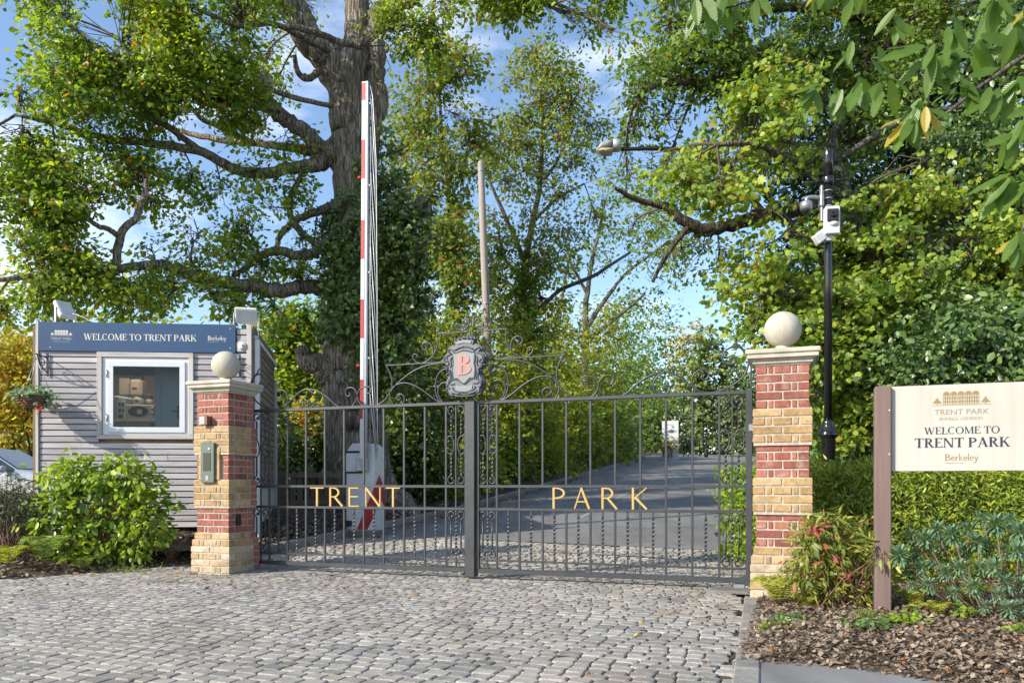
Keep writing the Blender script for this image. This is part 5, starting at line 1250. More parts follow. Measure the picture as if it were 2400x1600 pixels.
# ---------------------------------------------------------------- parked vehicles
def car(name, label, cat, loc, rz, paint, H=1.46, L=4.3, Wd=1.76, van=False):
    r = thing(name, label, cat, loc, rz, 'vehicles parked behind the booth')
    hw = Wd / 2
    if van: st = [(-.5, .34, .78, .80, 0), (-.495, .3, 1.0, H - .12, .82), (-.46, .25, 1.02, H, .88), (.18, .25, 1.02, H, .88), (.33, .25, 1.02, 1.06, .93), (.47, .28, .9, .92, .9), (.5, .36, .74, .75, .84)]
    else: st = [(-.5, .36, .72, .74, .86), (-.47, .28, .92, .94, .92), (-.36, .24, .95, .99, .93), (-.25, .24, .95, H - .06, .72), (-.08, .24, .95, H, .70), (.05, .24, .95, H - .04, .71), (.21, .24, .95, 1.0, .9), (.44, .26, .82, .86, .9), (.5, .36, .66, .67, .82)]
    vs, fs = [], []; k = 8; glass = []
    for f, zb, zw, zr, tw in st:
        x = f * L
        if van and tw == 0: tw = .8
        ring_ = [(x, -hw * .9, zb), (x, -hw, zb + .16), (x, -hw, zw - .1), (x, -hw * .965, zw), (x, -hw * tw, zr), (x, hw * tw, zr), (x, hw * .965, zw), (x, hw, zw - .1), (x, hw, zb + .16), (x, hw * .9, zb)]
        vs += ring_
    k = 10; n = len(st)
    body = MB(); fsb = []; win_f = []
    for i in range(n - 1):
        for j in range(k):
            f_ = [i * k + j, i * k + (j + 1) % k, (i + 1) * k + (j + 1) % k, (i + 1) * k + j]
            fsb.append(f_)
    fsb += [list(range(k))[::-1], [(n - 1) * k + j for j in range(k)]]
    body.add(vs, fsb, False); body.obj('body', paint, r)
    V = [np.array(v) for v in vs]
    def quad(i, j, i2, j2, nm, ins=.08, off=.012):
        q = [V[i * k + j], V[i * k + j2], V[i2 * k + j2], V[i2 * k + j]]; c = sum(q) / 4
        nn = np.cross(q[1] - q[0], q[3] - q[0]); nn /= np.linalg.norm(nn) + 1e-9
        if nn.dot(c - np.array([0, 0, .7])) < 0: nn = -nn
        q = [p + (c - p) * ins * (1.6 if abs(p[2] - c[2]) > 0 else 1) + nn * off for p in q]
        m = MB(); m.add(q, [(0, 1, 2, 3)]); return m.obj(nm, M['car_glass'], r)
    rng = range(1, n - 1)
    for i in range(n - 1):
        f0, f1 = st[i], st[i + 1]
        if max(f0[3] - f0[2], f1[3] - f1[2]) > .2:
            if (van and i in (3, 2)) or not van:
                quad(i, 3, i + 1, 4, 'side_window'); quad(i, 5, i + 1, 6, 'side_window')
            if abs(f0[3] - f1[3]) > .25: quad(i, 4, i + 1, 5, 'windscreen', .06)
    for sx in (-.3, .31):
        for sy in (-1, 1):
            w = bpy.data.objects.new('wheel', None); COL.objects.link(w); w.parent = r; w.location = (sx * L, sy * (hw - .1), .31)
            m = MB(); m.tube([(0, -.1, 0), (0, .1, 0)], .31, 20); m.obj('tyre', M['tyre'], w)
            m = MB(); m.tube([(0, -.112, 0), (0, .112, 0)], .2, 16); m.obj('rim', M['alu'], w)
    for sy in (-1, 1):
        m = MB(); m.sphere((.17 * L, sy * (hw + .07), 1.0), .09, 10, 8, (.7, 1.1, .8)); m.obj('mirror', paint, r)
        m = MB(); m.sphere((.478 * L, sy * hw * .66, .68), .12, 10, 8, (.4, 1.2, .6)); m.obj('headlight', M['alu'], r)
    return r
silver = simple('silver_paint', (0.46, 0.48, 0.50), .22, .4, var=.03); white_car = simple('white_car_paint', (0.68, 0.70, 0.70), .25, var=.03); teal = simple('pale_teal_paint', (0.5, 0.56, 0.56), .22, .2, var=.03)
c = P(-20, 1100, 15.6); car('parked_car', 'silver car parked on the far side of the booth, bonnet hidden by it', 'car', (c[0], c[1], EYE - (1047 - HZ) / F * 15.6 - 1.46), math.radians(4), silver)
c = P(690, 1100, 19.5); vn = car('parked_van', 'white van with CV on its window parked behind the oak', 'van', (c[0] - .1, c[1] + 1.5, EYE - (990 - HZ) / F * 19.5 - 1.95), math.radians(-95), white_car, 1.95, 4.8, 1.9, True)
c = P(655, 1100, 17.0); car('parked_car', 'pale car with sloping windscreen parked in front of the white van', 'car', (c[0] - 1.1, c[1] + .5, EYE - (1030 - HZ) / F * 17 - 1.46), math.radians(-18), teal)
# lettering on the van's windscreen
def on_screen(o):
    for v in o.data.vertices:
        x, y, z_ = v.co; t_ = .48 - z_ ; v.co = (.864 + .72 * t_ + (.02 - y) * .78, x, 1.95 - .89 * t_ + (.02 - y) * .63)
for i, ch in enumerate('CV'):
    m = MB(); x0 = -.02 + i * .26; m.box(x0, x0 + .22, -.002, .002, -.02, .22); on_screen(m.obj('window_sticker', M['white'], vn))
    on_screen(sans_text(ch, x0 + .04, x0 + .18, .02, .16, -.006, M['navy_text'], vn))
# ================================================================ plants
def half_template(right, fold=0.25, droop=0.12):
    """leaf from its right-hand outline (x, y) from base to tip: two n-gons either side of the midrib"""
    r = [(x, y, -abs(x) * fold - droop * y * y) for x, y in right]; l = [(-x, y, z) for x, y, z in r[1:-1]]
    vs = r + l; n = len(r); k = len(l)
    f1 = list(range(n)); f2 = [0] + [n + i for i in range(k)] + [n - 1]
    return np.array(vs), np.array([f1, f2[::-1]])
T_OAK = half_template([(0, 0), (.10, .14), (.09, .26), (.24, .36), (.20, .50), (.34, .62), (.22, .78), (.20, .92), (0, 1)])
T_OAKS = half_template([(0, 0), (.15, .2), (.13, .36), (.33, .58), (.20, .88), (0, 1)])
T_MAPLE = half_template([(0, 0), (.30, .02), (.47, .32), (.33, .44), (.38, .68), (.15, .72), (0, 1)])
T_OVAL = half_template([(0, 0), (.22, .22), (.27, .5), (.17, .8), (0, 1)])
T_LANCE = half_template([(0, 0), (.11, .25), (.12, .5), (0, 1)], .2, .2)
T_IVY = half_template([(0, 0), (.34, .05), (.38, .3), (.16, .5), (0, .9)], .2)
T_NARROW = half_template([(0, 0), (.06, .3), (.05, .7), (0, 1)], .2, .25)
T_QUAD = (np.array([(0, 0, 0), (.33, .45, .0), (0, 1, -.1), (-.33, .45, .0)]), np.array([[0, 1, 2, 3]]))
T_CHEST = half_template([(0, 0), (.10, .08), (.16, .25), (.19, .45), (.18, .62), (.12, .8), (.05, .94), (0, 1)], .25, .18)

def unit(a): return a / (np.linalg.norm(a, axis=-1, keepdims=True) + 1e-9)
def leaf_mesh(name, C, Nrm, size, tpl, mat, tang=None):
    """one mesh of len(C) leaves at C, facing Nrm, of length size; tang = the way the tip points"""
    C = np.asarray(C, float); n = len(C); V, Fc = tpl; k = len(V)
    Nrm = unit(np.asarray(Nrm, float))
    if tang is None: tang = RNG.normal(size=(n, 3))
    b = tang - Nrm * np.sum(tang * Nrm, 1, keepdims=True); b = unit(b); t = np.cross(b, Nrm)
    S = np.asarray(size, float).reshape(-1, 1, 1) * np.ones((n, 1, 1))
    co = C[:, None, :] + S * (V[None, :, 0:1] * t[:, None, :] + V[None, :, 1:2] * b[:, None, :] + V[None, :, 2:3] * Nrm[:, None, :])
    co = co.reshape(-1, 3); fl = (Fc[None] + (np.arange(n) * k)[:, None, None]).reshape(-1, Fc.shape[1])
    me = bpy.data.meshes.new(name); me.vertices.add(len(co)); me.vertices.foreach_set('co', co.astype(np.float32).ravel())
    me.loops.add(fl.size); me.loops.foreach_set('vertex_index', fl.astype(np.int32).ravel())
    me.polygons.add(len(fl)); me.polygons.foreach_set('loop_start', (np.arange(len(fl)) * fl.shape[1]).astype(np.int32))
    me.update(calc_edges=True); me.materials.append(mat); return me
def gap_noise(p, s=1.0):
    x, y, z = p[..., 0] * s, p[..., 1] * s, p[..., 2] * s
    return (np.sin(1.9 * x + 1.3 * z + .7) + np.sin(2.3 * z - 1.1 * y + 2.1) + np.sin(1.7 * y + 2.1 * x + 4.0) + .7 * np.sin(4.3 * x - 3.7 * z) + .7 * np.sin(4.9 * z + 3.3 * y)) / 4.4

class Crown:
    """collects sprays of leaves and the twigs that carry them"""
    def __init__(s): s.C, s.Nn, s.S, s.T = [], [], [], []; s.twig = MB(); s.limb = []
    def limbs(s, pts): s.limb += [np.array(p, float) for p in pts]
    def blob(s, c, r, n, per=14, size=.11, spread=.22, gap=-9, up=.55, twigs=True, gs=1.0, hollow=.0, flat=1.0):
        c = np.array(c, float); r = np.array(r, float) * np.ones(3)
        d = unit(RNG.normal(size=(n, 3))); rad = (hollow + (1 - hollow) * RNG.random((n, 1))) ** .5; rad = rad * (1 + .45 * (RNG.random((n, 1)) > .8) * RNG.random((n, 1)))
        q = c + d * rad * r; q = q[gap_noise(q, gs) > gap]
        if not len(q): return
        if twigs:
            if s.limb:
                L = np.array(s.limb); j = np.argmin(np.linalg.norm(L - c, axis=1)); base = L[j]
            else: base = c - np.array([0, 0, r[2]])
            mid = (base + c) / 2 + RNG.normal(size=3) * .12 * np.linalg.norm(c - base) * np.array([1, 1, .6])
            main = catmull([base, mid, c], 5); rr = max(.012, min(.045, .012 * np.linalg.norm(c - base) + .008))
            s.twig.tube(main, [rr * (1 - .6 * i / (len(main) - 1)) for i in range(len(main))], 5, cap=False)
            step = max(1, len(q) // 45)
            for p in q[::step]:
                a = main[RNG.integers(len(main) // 2, len(main))]; m_ = (a + p) / 2 + RNG.normal(size=3) * .07
                s.twig.tube([a, m_, p], [.009, .006, .003], 3, cap=False)
        k = RNG.integers(max(2, int(per * .6)), int(per * 1.4) + 1, len(q)); idx = np.repeat(np.arange(len(q)), k)
        out = unit(q - c + RNG.normal(size=q.shape) * .4 * r.mean()); N_ = len(idx)
        off = RNG.normal(size=(N_, 3)) * spread * np.array([.6, .6, .28 * flat]) + out[idx] * RNG.random((N_, 1)) * spread
        s.C.append(q[idx] + off); s.T.append(unit(off) + out[idx] * .8 + np.array([0, 0, -.5]))
        s.Nn.append(unit(RNG.normal(size=(N_, 3)) * .58 + out[idx] * .4 + np.array([-.2, -.14, up * 1.25])))
        s.S.append(size * np.clip(RNG.lognormal(-.03, .3, N_), .45, 1.7))
    def pts(s, C, Nn, size): s.C.append(C); s.Nn.append(Nn); s.T.append(RNG.normal(size=C.shape)); s.S.append(np.ones(len(C)) * size * RNG.uniform(.7, 1.2, len(C)))
    def make(s, name, tpl, mat, parent):
        me = leaf_mesh(name, np.concatenate(s.C), np.concatenate(s.Nn), np.concatenate(s.S), tpl, mat, np.concatenate(s.T))
        return link(name, me, parent)
    def count(s): return sum(map(len, s.C))

def limb_tube(mb, pts, rs, n=10, k=5, rough=.06, ridge=0):
    path = catmull([np.array(p, float) for p in pts], k); rr = np.interp(np.linspace(0, len(rs) - 1, len(path)), range(len(rs)), rs)
    path = [p + RNG.normal(size=3) * r * (.13 if n < 60 else .03) + (0 if n > 60 else r * .22) * np.array([math.sin(i * .55 + p[2]), 0, math.cos(i * .43 + p[0] * 2)]) * min(1, i / 4) for i, (p, r) in enumerate(zip(path, rr))]
    n0 = len(mb.v); mb.tube(path, list(rr), n)
    # gnarled surface
    for i in range(n0, len(mb.v)):
        x, y, z = mb.v[i]; j = (i - n0) // n
        if j < len(path):
            c = path[j]; f = 1 + rough * (math.sin(7 * x + 3 * z) + math.sin(9 * y - 4 * z + 1) + .8 * math.sin(17 * x + 13 * y + 2 * z))
            if ridge:
                an = math.atan2(y - c[1], x - c[0]); h = .5 * math.sin(z * 1.3 + 2) + .4 * math.sin(z * 3.1) + .25 * math.sin(z * 7.7)
                f = 1 + rough * (math.sin(1.7 * z + 2 * an) + math.sin(.9 * z - 3 * an + 1)) + ridge * (abs(math.sin(9 * an + h)) + .7 * abs(math.sin(15 * an - 1.6 * h + z * .8)) - .9)
            mb.v[i] = tuple(c + (np.array((x, y, z)) - c) * f)
    return path
def px_limb(mb, pts, Y, n=10, k=5, rough=.06, ridge=0):
    """limb from (px, py, radius px[, depth offset]) points at depth Y"""
    return limb_tube(mb, [P(p[0], p[1], Y + (p[3] if len(p) > 3 else 0)) for p in pts], [p[2] / F * Y for p in pts], n, k, rough, ridge)

M['bark_oak'] = barkmat('oak_bark', (0.20, 0.165, 0.13), (0.42, 0.36, 0.29))
M['bark_dark'] = barkmat('dark_bark', (0.07, 0.055, 0.04), (0.16, 0.13, 0.10))
M['bark_grey'] = barkmat('grey_bark', (0.12, 0.11, 0.09), (0.25, 0.225, 0.18), (10, 10, 2))
M['twig'] = simple('twig_bark', (0.09, 0.07, 0.05), .9, var=.3)
M['stem_brown'] = simple('brown_stem', (0.17, 0.10, 0.065), .8, var=.25)
M['leaf_oak'] = leafmat('oak_leaf', (0.035, 0.075, 0.016), (0.105, 0.162, 0.022), (0.225, 0.255, 0.028), (0.36, 0.17, 0.02), .03, .45, .40)
M['leaf_oak_dark'] = leafmat('deep_oak_leaf', (0.03, 0.065, 0.018), (0.08, 0.135, 0.026), (0.175, 0.225, 0.035), (0.30, 0.20, 0.03), .03, .38, .40)
M['leaf_maple'] = leafmat('field_maple_leaf', (0.04, 0.08, 0.014), (0.125, 0.185, 0.025), (0.255, 0.295, 0.045), (0.36, 0.29, 0.04), .05, .40, .42)
M['leaf_ivy'] = leafmat('ivy_leaf', (0.018, 0.04, 0.008), (0.045, 0.08, 0.015), (0.10, 0.135, 0.026), (0.09, 0.12, 0.03), .06, .12, .30, 1.2, .55)
M['leaf_mid'] = leafmat('ash_leaf', (0.045, 0.08, 0.016), (0.10, 0.14, 0.026), (0.19, 0.20, 0.04), (0.26, 0.12, 0.03), .07, .42, .5)
M['leaf_under'] = leafmat('undergrowth_leaf', (0.04, 0.07, 0.012), (0.11, 0.145, 0.018), (0.26, 0.25, 0.024), (0.32, 0.24, 0.02), .09, .42, .5)
M['leaf_yellow'] = leafmat('yellowing_leaf', (0.14, 0.13, 0.02), (0.26, 0.21, 0.03), (0.40, 0.30, 0.05), (0.40, 0.16, 0.03), .1, .42, .5)
M['leaf_yew'] = leafmat('yew_leaf', (0.045, 0.08, 0.012), (0.13, 0.175, 0.02), (0.27, 0.30, 0.03), None, 0, .25, .45, 2.0)
M['leaf_holly'] = leafmat('holly_leaf', (0.018, 0.042, 0.012), (0.05, 0.095, 0.022), (0.11, 0.155, 0.04), (0.12, 0.16, 0.04), .06, .15, .22, 1.0, .7)
M['leaf_shrub'] = leafmat('laurel_leaf', (0.04, 0.09, 0.012), (0.12, 0.19, 0.02), (0.25, 0.295, 0.035), (0.33, 0.30, 0.04), .03, .35, .30, 1.6, .5)
M['leaf_dark'] = leafmat('dull_shrub_leaf', (0.018, 0.03, 0.018), (0.04, 0.06, 0.035), (0.08, 0.10, 0.06), None, 0, .2, .5)
M['leaf_chest'] = leafmat('chestnut_leaf', (0.034, 0.074, 0.012), (0.06, 0.112, 0.018), (0.115, 0.165, 0.028), None, 0, .42, .28, 3.0, .5)
M['leaf_chest_y'] = leafmat('yellow_chestnut_leaf', (0.16, 0.17, 0.02), (0.24, 0.20, 0.03), (0.27, 0.20, 0.04), None, 0, .42, .3, 3.0, .4)
M['leaf_nandina'] = leafmat('bronze_green_leaf', (0.06, 0.09, 0.02), (0.13, 0.16, 0.03), (0.25, 0.22, 0.045), (0.33, 0.12, 0.06), .08, .35, .4, 2.5)
M['leaf_red'] = leafmat('red_leaf', (0.30, 0.03, 0.04), (0.42, 0.05, 0.07), (0.48, 0.12, 0.08), None, 0, .35, .4)
M['leaf_euph'] = leafmat('blue_green_leaf', (0.05, 0.098, 0.06), (0.10, 0.165, 0.105), (0.19, 0.26, 0.155), (0.2, 0.22, 0.05), .05, .22, .4, 2.5)
M['leaf_fern'] = leafmat('fern_frond', (0.10, 0.13, 0.015), (0.22, 0.24, 0.025), (0.36, 0.33, 0.03), None, 0, .4, .5, 2.5)
M['leaf_fern_g'] = leafmat('green_fern_frond', (0.05, 0.09, 0.015), (0.10, 0.16, 0.025), (0.19, 0.23, 0.03), None, 0, .35, .5, 2.5)
M['leaf_conifer'] = leafmat('conifer_spray', (0.03, 0.055, 0.02), (0.075, 0.11, 0.03), (0.16, 0.19, 0.045), None, 0, .2, .6, .3)

# ---------------------------------------------------------------- the big oak
OY = 15.0
oak = thing('oak_tree', 'huge old oak with ivy on its trunk standing behind the barrier', 'tree', (0, 0, 0))
tb = MB()
trunk = px_limb(tb, [(852, 1235, 104), (845, 1170, 86), (836, 1080, 74), (826, 960, 68), (824, 870, 68), (838, 760, 64), (846, 640, 60), (842, 520, 56), (832, 410, 52), (824, 320, 46), (818, 235, 46), (824, 165, 40), (838, 90, 31), (836, 20, 28), (828, -80, 28), (815, -220, 20)], OY, 84, 8, .025, .035)
limbpaths = [trunk]
tb2 = MB()
defs = [
    ([(815, 235, 46), (775, 150, 44), (735, 95, 40), (692, 40, 38), (640, -30, 34, -.3), (570, -120, 28, -.6), (500, -230, 20, -1)], 'main'),
    ([(858, 440, 34), (872, 330, 26), (884, 230, 23), (884, 140, 23), (874, 75, 26), (894, 28, 28), (950, 2, 26, -.3), (1030, -40, 20, -.7), (1130, -100, 14, -1.1)], 'main'),
    ([(800, 330, 34), (768, 362, 32, -.2), (735, 384, 24, -.4), (690, 398, 19, -.6), (603, 408, 17, -1), (536, 388, 16, -1.3), (473, 357, 14, -1.6), (379, 341, 12, -2), (286, 330, 10, -2.3), (210, 312, 8, -2.6), (120, 290, 6, -2.9), (40, 270, 4, -3.2)], 'main'),
    ([(800, 400, 34), (762, 352, 30, -.3), (715, 312, 27, -.5), (668, 282, 25, -.7), (632, 252, 25, -.9), (618, 222, 24, -1.0), (616, 200, 20, -1.0)], 'main'),
    ([(770, 372, 20, -.3), (690, 350, 15, -.2), (610, 336, 13, 0), (530, 328, 11, .2), (440, 312, 9, .4), (360, 285, 7, .6)], 'main'),
    ([(800, 560, 20), (760, 572, 15, -.3), (735, 592, 14, -.5), (700, 602, 13, -.6), (655, 586, 13, -.8), (622, 592, 11, -.9), (590, 620, 8, -1.1), (545, 645, 6, -1.4)], 'm'),
    ([(745, 575, 10, -.4), (705, 545, 10, -.5), (682, 505, 9, -.6), (680, 472, 8, -.7), (700, 420, 7, -.6), (705, 385, 6, -.5)], 'm'),
    ([(790, 480, 16), (745, 495, 12, -.2), (695, 515, 10, -.3), (662, 545, 9, -.4), (648, 582, 7, -.5)], 'm'),
    ([(800, 690, 28), (722, 672, 24, -.4), (660, 676, 24, -.8), (590, 672, 23, -1.2), (530, 664, 20, -1.6), (470, 648, 18, -1.9), (400, 626, 15, -2.2), (350, 622, 13, -2.5), (270, 630, 12, -2.8), (150, 626, 10, -3.2), (60, 650, 8, -3.6), (-60, 660, 5, -4)], 'main'),
    ([(272, 628, 11, -2.8), (278, 570, 10, -2.8), (290, 540, 9, -2.9), (318, 510, 8, -2.9), (335, 470, 7, -3), (345, 420, 5, -3.1)], 'm'),
    ([(281, 555, 8, -2.8), (250, 535, 6, -2.9), (222, 525, 5, -3), (180, 490, 4, -3.1)], 'm'),
    ([(770, 120, 9, -.5), (700, 85, 8, -1), (640, 55, 7, -1.4), (560, 60, 6, -1.8), (480, 30, 5, -2.1)], 'm'),
    ([(850, 110, 10, -.6), (790, 95, 9, -.8), (720, 70, 8, -1.2), (640, 60, 6, -1.4)], 'm'),
    ([(750, 165, 11, -.3), (725, 185, 10, -.5), (700, 170, 8, -.6), (690, 130, 6, -.8)], 'm'),
    ([(780, 250, 8, -.5), (700, 232, 7, -.9), (600, 200, 6, -1.3), (520, 190, 5, -1.6)], 'm'),
    ([(473, 357, 10, -1.6), (400, 300, 8, -2), (340, 260, 7, -2.3), (330, 190, 5, -2.5)], 'm'),
    ([(600, 335, 8, 0), (520, 300, 7, -.2), (460, 270, 6, -.4), (420, 200, 5, -.6)], 'm'),
    ([(930, 560, 34), (955, 520, 26, -.2), (978, 490, 22, -.3), (990, 468, 16, -.3)], 'm'),
    ([(960, 530, 20, -.2), (990, 510, 17, -.3), (1008, 492, 14, -.4)], 'm'),
    ([(860, 1120, 50), (910, 1160, 40, -.1), (945, 1200, 34, -.2), (975, 1240, 24, -.3)], 'm'),
    ([(800, 900, 60, -.1), (755, 860, 34, -.3), (720, 838, 26, -.4), (708, 828, 22, -.4)], 'm')]
for di, (pts_, kd) in enumerate(defs):
    tb2 = MB(); path = px_limb(tb2, [(q[0], q[1], q[2] * (.85 if i_ == 0 else 1.0) * (.86 if di < 2 else .66 if kd == 'main' else .8)) + tuple(q[3:]) for i_, q in enumerate(pts_)], OY, 40 if pts_[0][2] > 30 else 14, 6, .03, .035 if pts_[0][2] > 30 else 0); limbpaths.append(path); tb2.obj('limb', M['bark_oak'], oak)
tb.obj('trunk', M['bark_oak'], oak)
stub = P(620, 212, OY - 1.02); m = MB(); m.sphere((stub[0] + .02, stub[1] - .12, stub[2] + .02), .2, 14, 10, (.9, .6, 1.3)); m.obj('broken_stub', simple('bare_wood', (0.33, 0.28, 0.19), .8, var=.3, scale=9, bmp=.4), oak)
m = MB(); c = P(613, 240, OY - 1.22); m.sphere(c, .06, 10, 8, (1, .4, 1.2)); m.obj('knot_hole', M['black_matt'], oak)
cr1 = Crown()
for p_ in limbpaths: cr1.limbs(p_)
BL = [  # px, py, radius px, density, depth
    (60, 330, 110, 1.0, 12.0), (40, 200, 70, .55, 12.2), (190, 120, 100, 1.0, 12.4), (300, 60, 110, 1.1, 12.6), (430, 40, 110, 1.1, 13.0), (560, 30, 90, .9, 13.4), (330, 180, 120, 1.2, 12.6), (200, 240, 110, 1.1, 12.3), (460, 150, 110, 1.2, 13.0), (540, 140, 90, 1.0, 13.4), (625, 130, 60, .5, 16.2),
    (120, 400, 90, .9, 12.0), (250, 330, 90, .9, 12.3), (400, 260, 100, 1.1, 12.8), (510, 240, 90, 1.0, 13.3), (600, 290, 70, .8, 13.8), (680, 330, 55, .7, 14.2), (650, 200, 50, .4, 16.0), (720, 300, 40, .4, 14.4),
    (60, 480, 80, .9, 11.8), (40, 580, 80, .9, 11.7), (140, 520, 90, 1.0, 11.9), (230, 470, 80, .9, 12.2), (310, 410, 70, .7, 12.4), (160, 600, 70, .8, 12), (90, 660, 80, 1.0, 11.8), (200, 660, 70, 1.0, 12.0), (300, 680, 70, 1.0, 12.4), (400, 690, 70, 1.0, 12.8), (500, 700, 60, .9, 13.2), (350, 580, 50, .4, 12.6), (360, 470, 50, .4, 12.6), (440, 430, 60, .7, 13), (520, 450, 60, .8, 13.2), (560, 520, 70, .9, 13.6), (470, 540, 60, .6, 13.2), (450, 610, 55, .6, 13.2), (630, 490, 55, .8, 14), (600, 570, 50, .7, 14), (680, 440, 50, .7, 14.3), (540, 600, 50, .6, 13.6), (620, 620, 60, .9, 14), (700, 640, 50, .9, 14.4), (640, 720, 60, 1.0, 14.2), (560, 710, 50, .9, 13.8), (700, 560, 40, .5, 14.4), (600, 400, 50, .5, 13.8), (20, 740, 60, .9, 12), (110, 730, 60, .8, 12.2),
    (30, 60, 40, .35, 12.2), (110, 20, 45, .4, 12.4), (735, 20, 40, .3, 16.4),
    (900, 80, 50, .8, 14.0), (950, 60, 70, 1.0, 14), (1000, 90, 60, .9, 13.8), (900, 130, 40, .6, 14), (1040, 40, 60, .7, 13.6), (1030, 130, 40, .6, 13.8), (1090, 20, 40, .4, 13.4),
    (1150, 15, 60, .8, 13.0), (1230, 20, 60, .9, 12.8), (1310, 30, 60, .9, 12.6), (1380, 40, 55, .8, 12.4), (1440, 70, 50, .7, 12.2), (1190, 60, 40, .6, 13),
    (300, -70, 130, .7, 13.2), (550, -80, 130, .7, 13.8), (850, -120, 120, .7, 15), (80, -60, 100, .6, 12.6), (1200, -70, 110, .8, 12.8), (-70, 420, 100, .6, 11.8), (1400, -50, 80, .8, 12.3)]
for px, py, r, dn, Y in BL:
    R = r / F * Y; cr1.blob(P(px, py, Y), (R, min(R * 1.1, .9), R * .8), int(112 * dn * (r / 75) ** 2), per=14, size=.082, spread=.18, gap=-.10, gs=1.7, flat=.8)
cr1.make('crown', T_OAKS, M['leaf_oak'], oak); cr1.twig.obj('twigs', M['twig'], oak)['kind'] = 'stuff'
# ivy on the trunk
iv = Crown(); path = np.array(trunk); n_ = 15000
zz = RNG.uniform(P(0, 905, OY)[2], P(0, 395, OY)[2], n_)
cx = np.interp(zz, path[:, 2], path[:, 0]); cyv = np.interp(zz, path[:, 2], path[:, 1]); an = RNG.uniform(0, 2 * math.pi, n_)
rad = np.interp(zz, [P(0, 1050, OY)[2], P(0, 880, OY)[2], P(0, 760, OY)[2], P(0, 520, OY)[2], P(0, 395, OY)[2]], [.52, .52, .56, .56, .46]) + RNG.uniform(-.05, .20, n_) + .12 * np.sin(zz * 3.1 + an * 3) + .08 * np.sin(zz * 7.3 - an * 5)
keep = (zz < P(0, 470, OY)[2]) | (np.cos(an) > .1) & (RNG.random(n_) < .75)
keep &= (zz > P(0, 800, OY)[2]) | (np.cos(an) > .1)
C_ = np.stack([cx + rad * np.cos(an) * (1 + .18 * (np.cos(an) > 0)), cyv + rad * np.sin(an), zz], 1)[keep]; Nn_ = np.stack([np.cos(an), np.sin(an), .35 + 0 * an], 1)[keep]
kk = gap_noise(C_, 2.2) > -.38; C_, Nn_ = C_[kk], Nn_[kk]
iv.pts(C_, Nn_ + RNG.normal(size=C_.shape) * .45, .10)
for px, py, r in ((960, 560, 60), (930, 620, 70), (950, 700, 60), (930, 780, 60), (940, 500, 45), (795, 600, 30), (790, 690, 36), (800, 770, 44), (930, 860, 60), (905, 330, 22), (900, 420, 30), (850, 880, 40)):
    R = r / F * 14.6; iv.blob(P(px, py, 14.6 if px > 840 else 14.4), (R, .5, R), int(90 * (r / 50) ** 2), per=8, size=.10, spread=.14, twigs=False, up=.25)
iv.make('ivy', T_IVY, M['leaf_ivy'], oak)

# ---------------------------------------------------------------- slender trees behind the gate
def slender(label, Y, stems, blobs, mat, dens=1.0, size=.12, ivy=None, bark='bark_grey', tpl=T_QUAD, gap=-.25, per=10):
    t = thing('slender_tree', label, 'tree', (0, 0, 0), group='trees along the leafy bank of the drive')
    tbm = MB(); cr = Crown()
    for st in stems:
        tbm = MB(); path = px_limb(tbm, [(q[0], q[1], q[2] * .72) for q in st], Y, 8, 5, .04); cr.limbs(path); tbm.obj('trunk' if st is stems[0] else 'limb', M[bark], t)
    for b in blobs:
        px, py, r, dn = b[:4]; yy_ = Y + (b[4] if len(b) > 4 else RNG.uniform(-1, 1)); R = r / F * yy_
        cr.blob(P(px, py, yy_), (R, R * .8, R), int(95 * dens * dn * (r / 50) ** 2), per=per, size=size, spread=.28, gap=gap, gs=.9, up=.4)
    cr.make('crown', tpl, M[mat], t); cr.twig.obj('twigs', M['twig'], t)['kind'] = 'stuff'
    if ivy:
        iv = Crown()
        for px, py, r, dn in ivy: R = r / F * Y; iv.blob(P(px, py, Y - .2), (R * .8, R * .8, R * 1.5), int(34 * dn), per=9, size=.14, spread=.2, twigs=False)
        iv.make('ivy', T_QUAD, M['leaf_oak_dark'], t)
    return t
slender('slim ivy clad tree with thin golden green crown just past the oak', 23, [[(1075, 1100, 16), (1068, 800, 14), (1062, 620, 12), (1055, 480, 9), (1040, 350, 7), (1030, 220, 4)], [(1055, 470, 6), (1085, 400, 5), (1105, 320, 3)], [(1058, 440, 6), (1000, 400, 5), (950, 385, 4)], [(1045, 380, 5), (1000, 300, 4), (985, 230, 3)]],
        [(960, 250, 50, .8), (1010, 190, 55, .9), (1070, 180, 55, .8), (1000, 290, 60, .9), (1070, 270, 60, .9), (1110, 330, 55, .8), (950, 340, 50, .7), (1020, 370, 60, .7), (1090, 400, 50, .7), (960, 440, 45, .7), (1090, 140, 40, .6), (1000, 470, 50, .8), (1050, 540, 55, .9), (1000, 600, 60, 1), (1080, 620, 60, 1), (1010, 690, 60, 1.1), (1090, 710, 55, 1.1), (980, 760, 60, 1.1), (1060, 790, 60, 1.2), (930, 660, 40, .7), (990, 850, 55, 1.2)], 'leaf_mid', 1.0, .13, [(1060, 560, 26, 2), (1064, 640, 28, 2), (1068, 720, 30, 2), (1066, 480, 22, 1.4)])
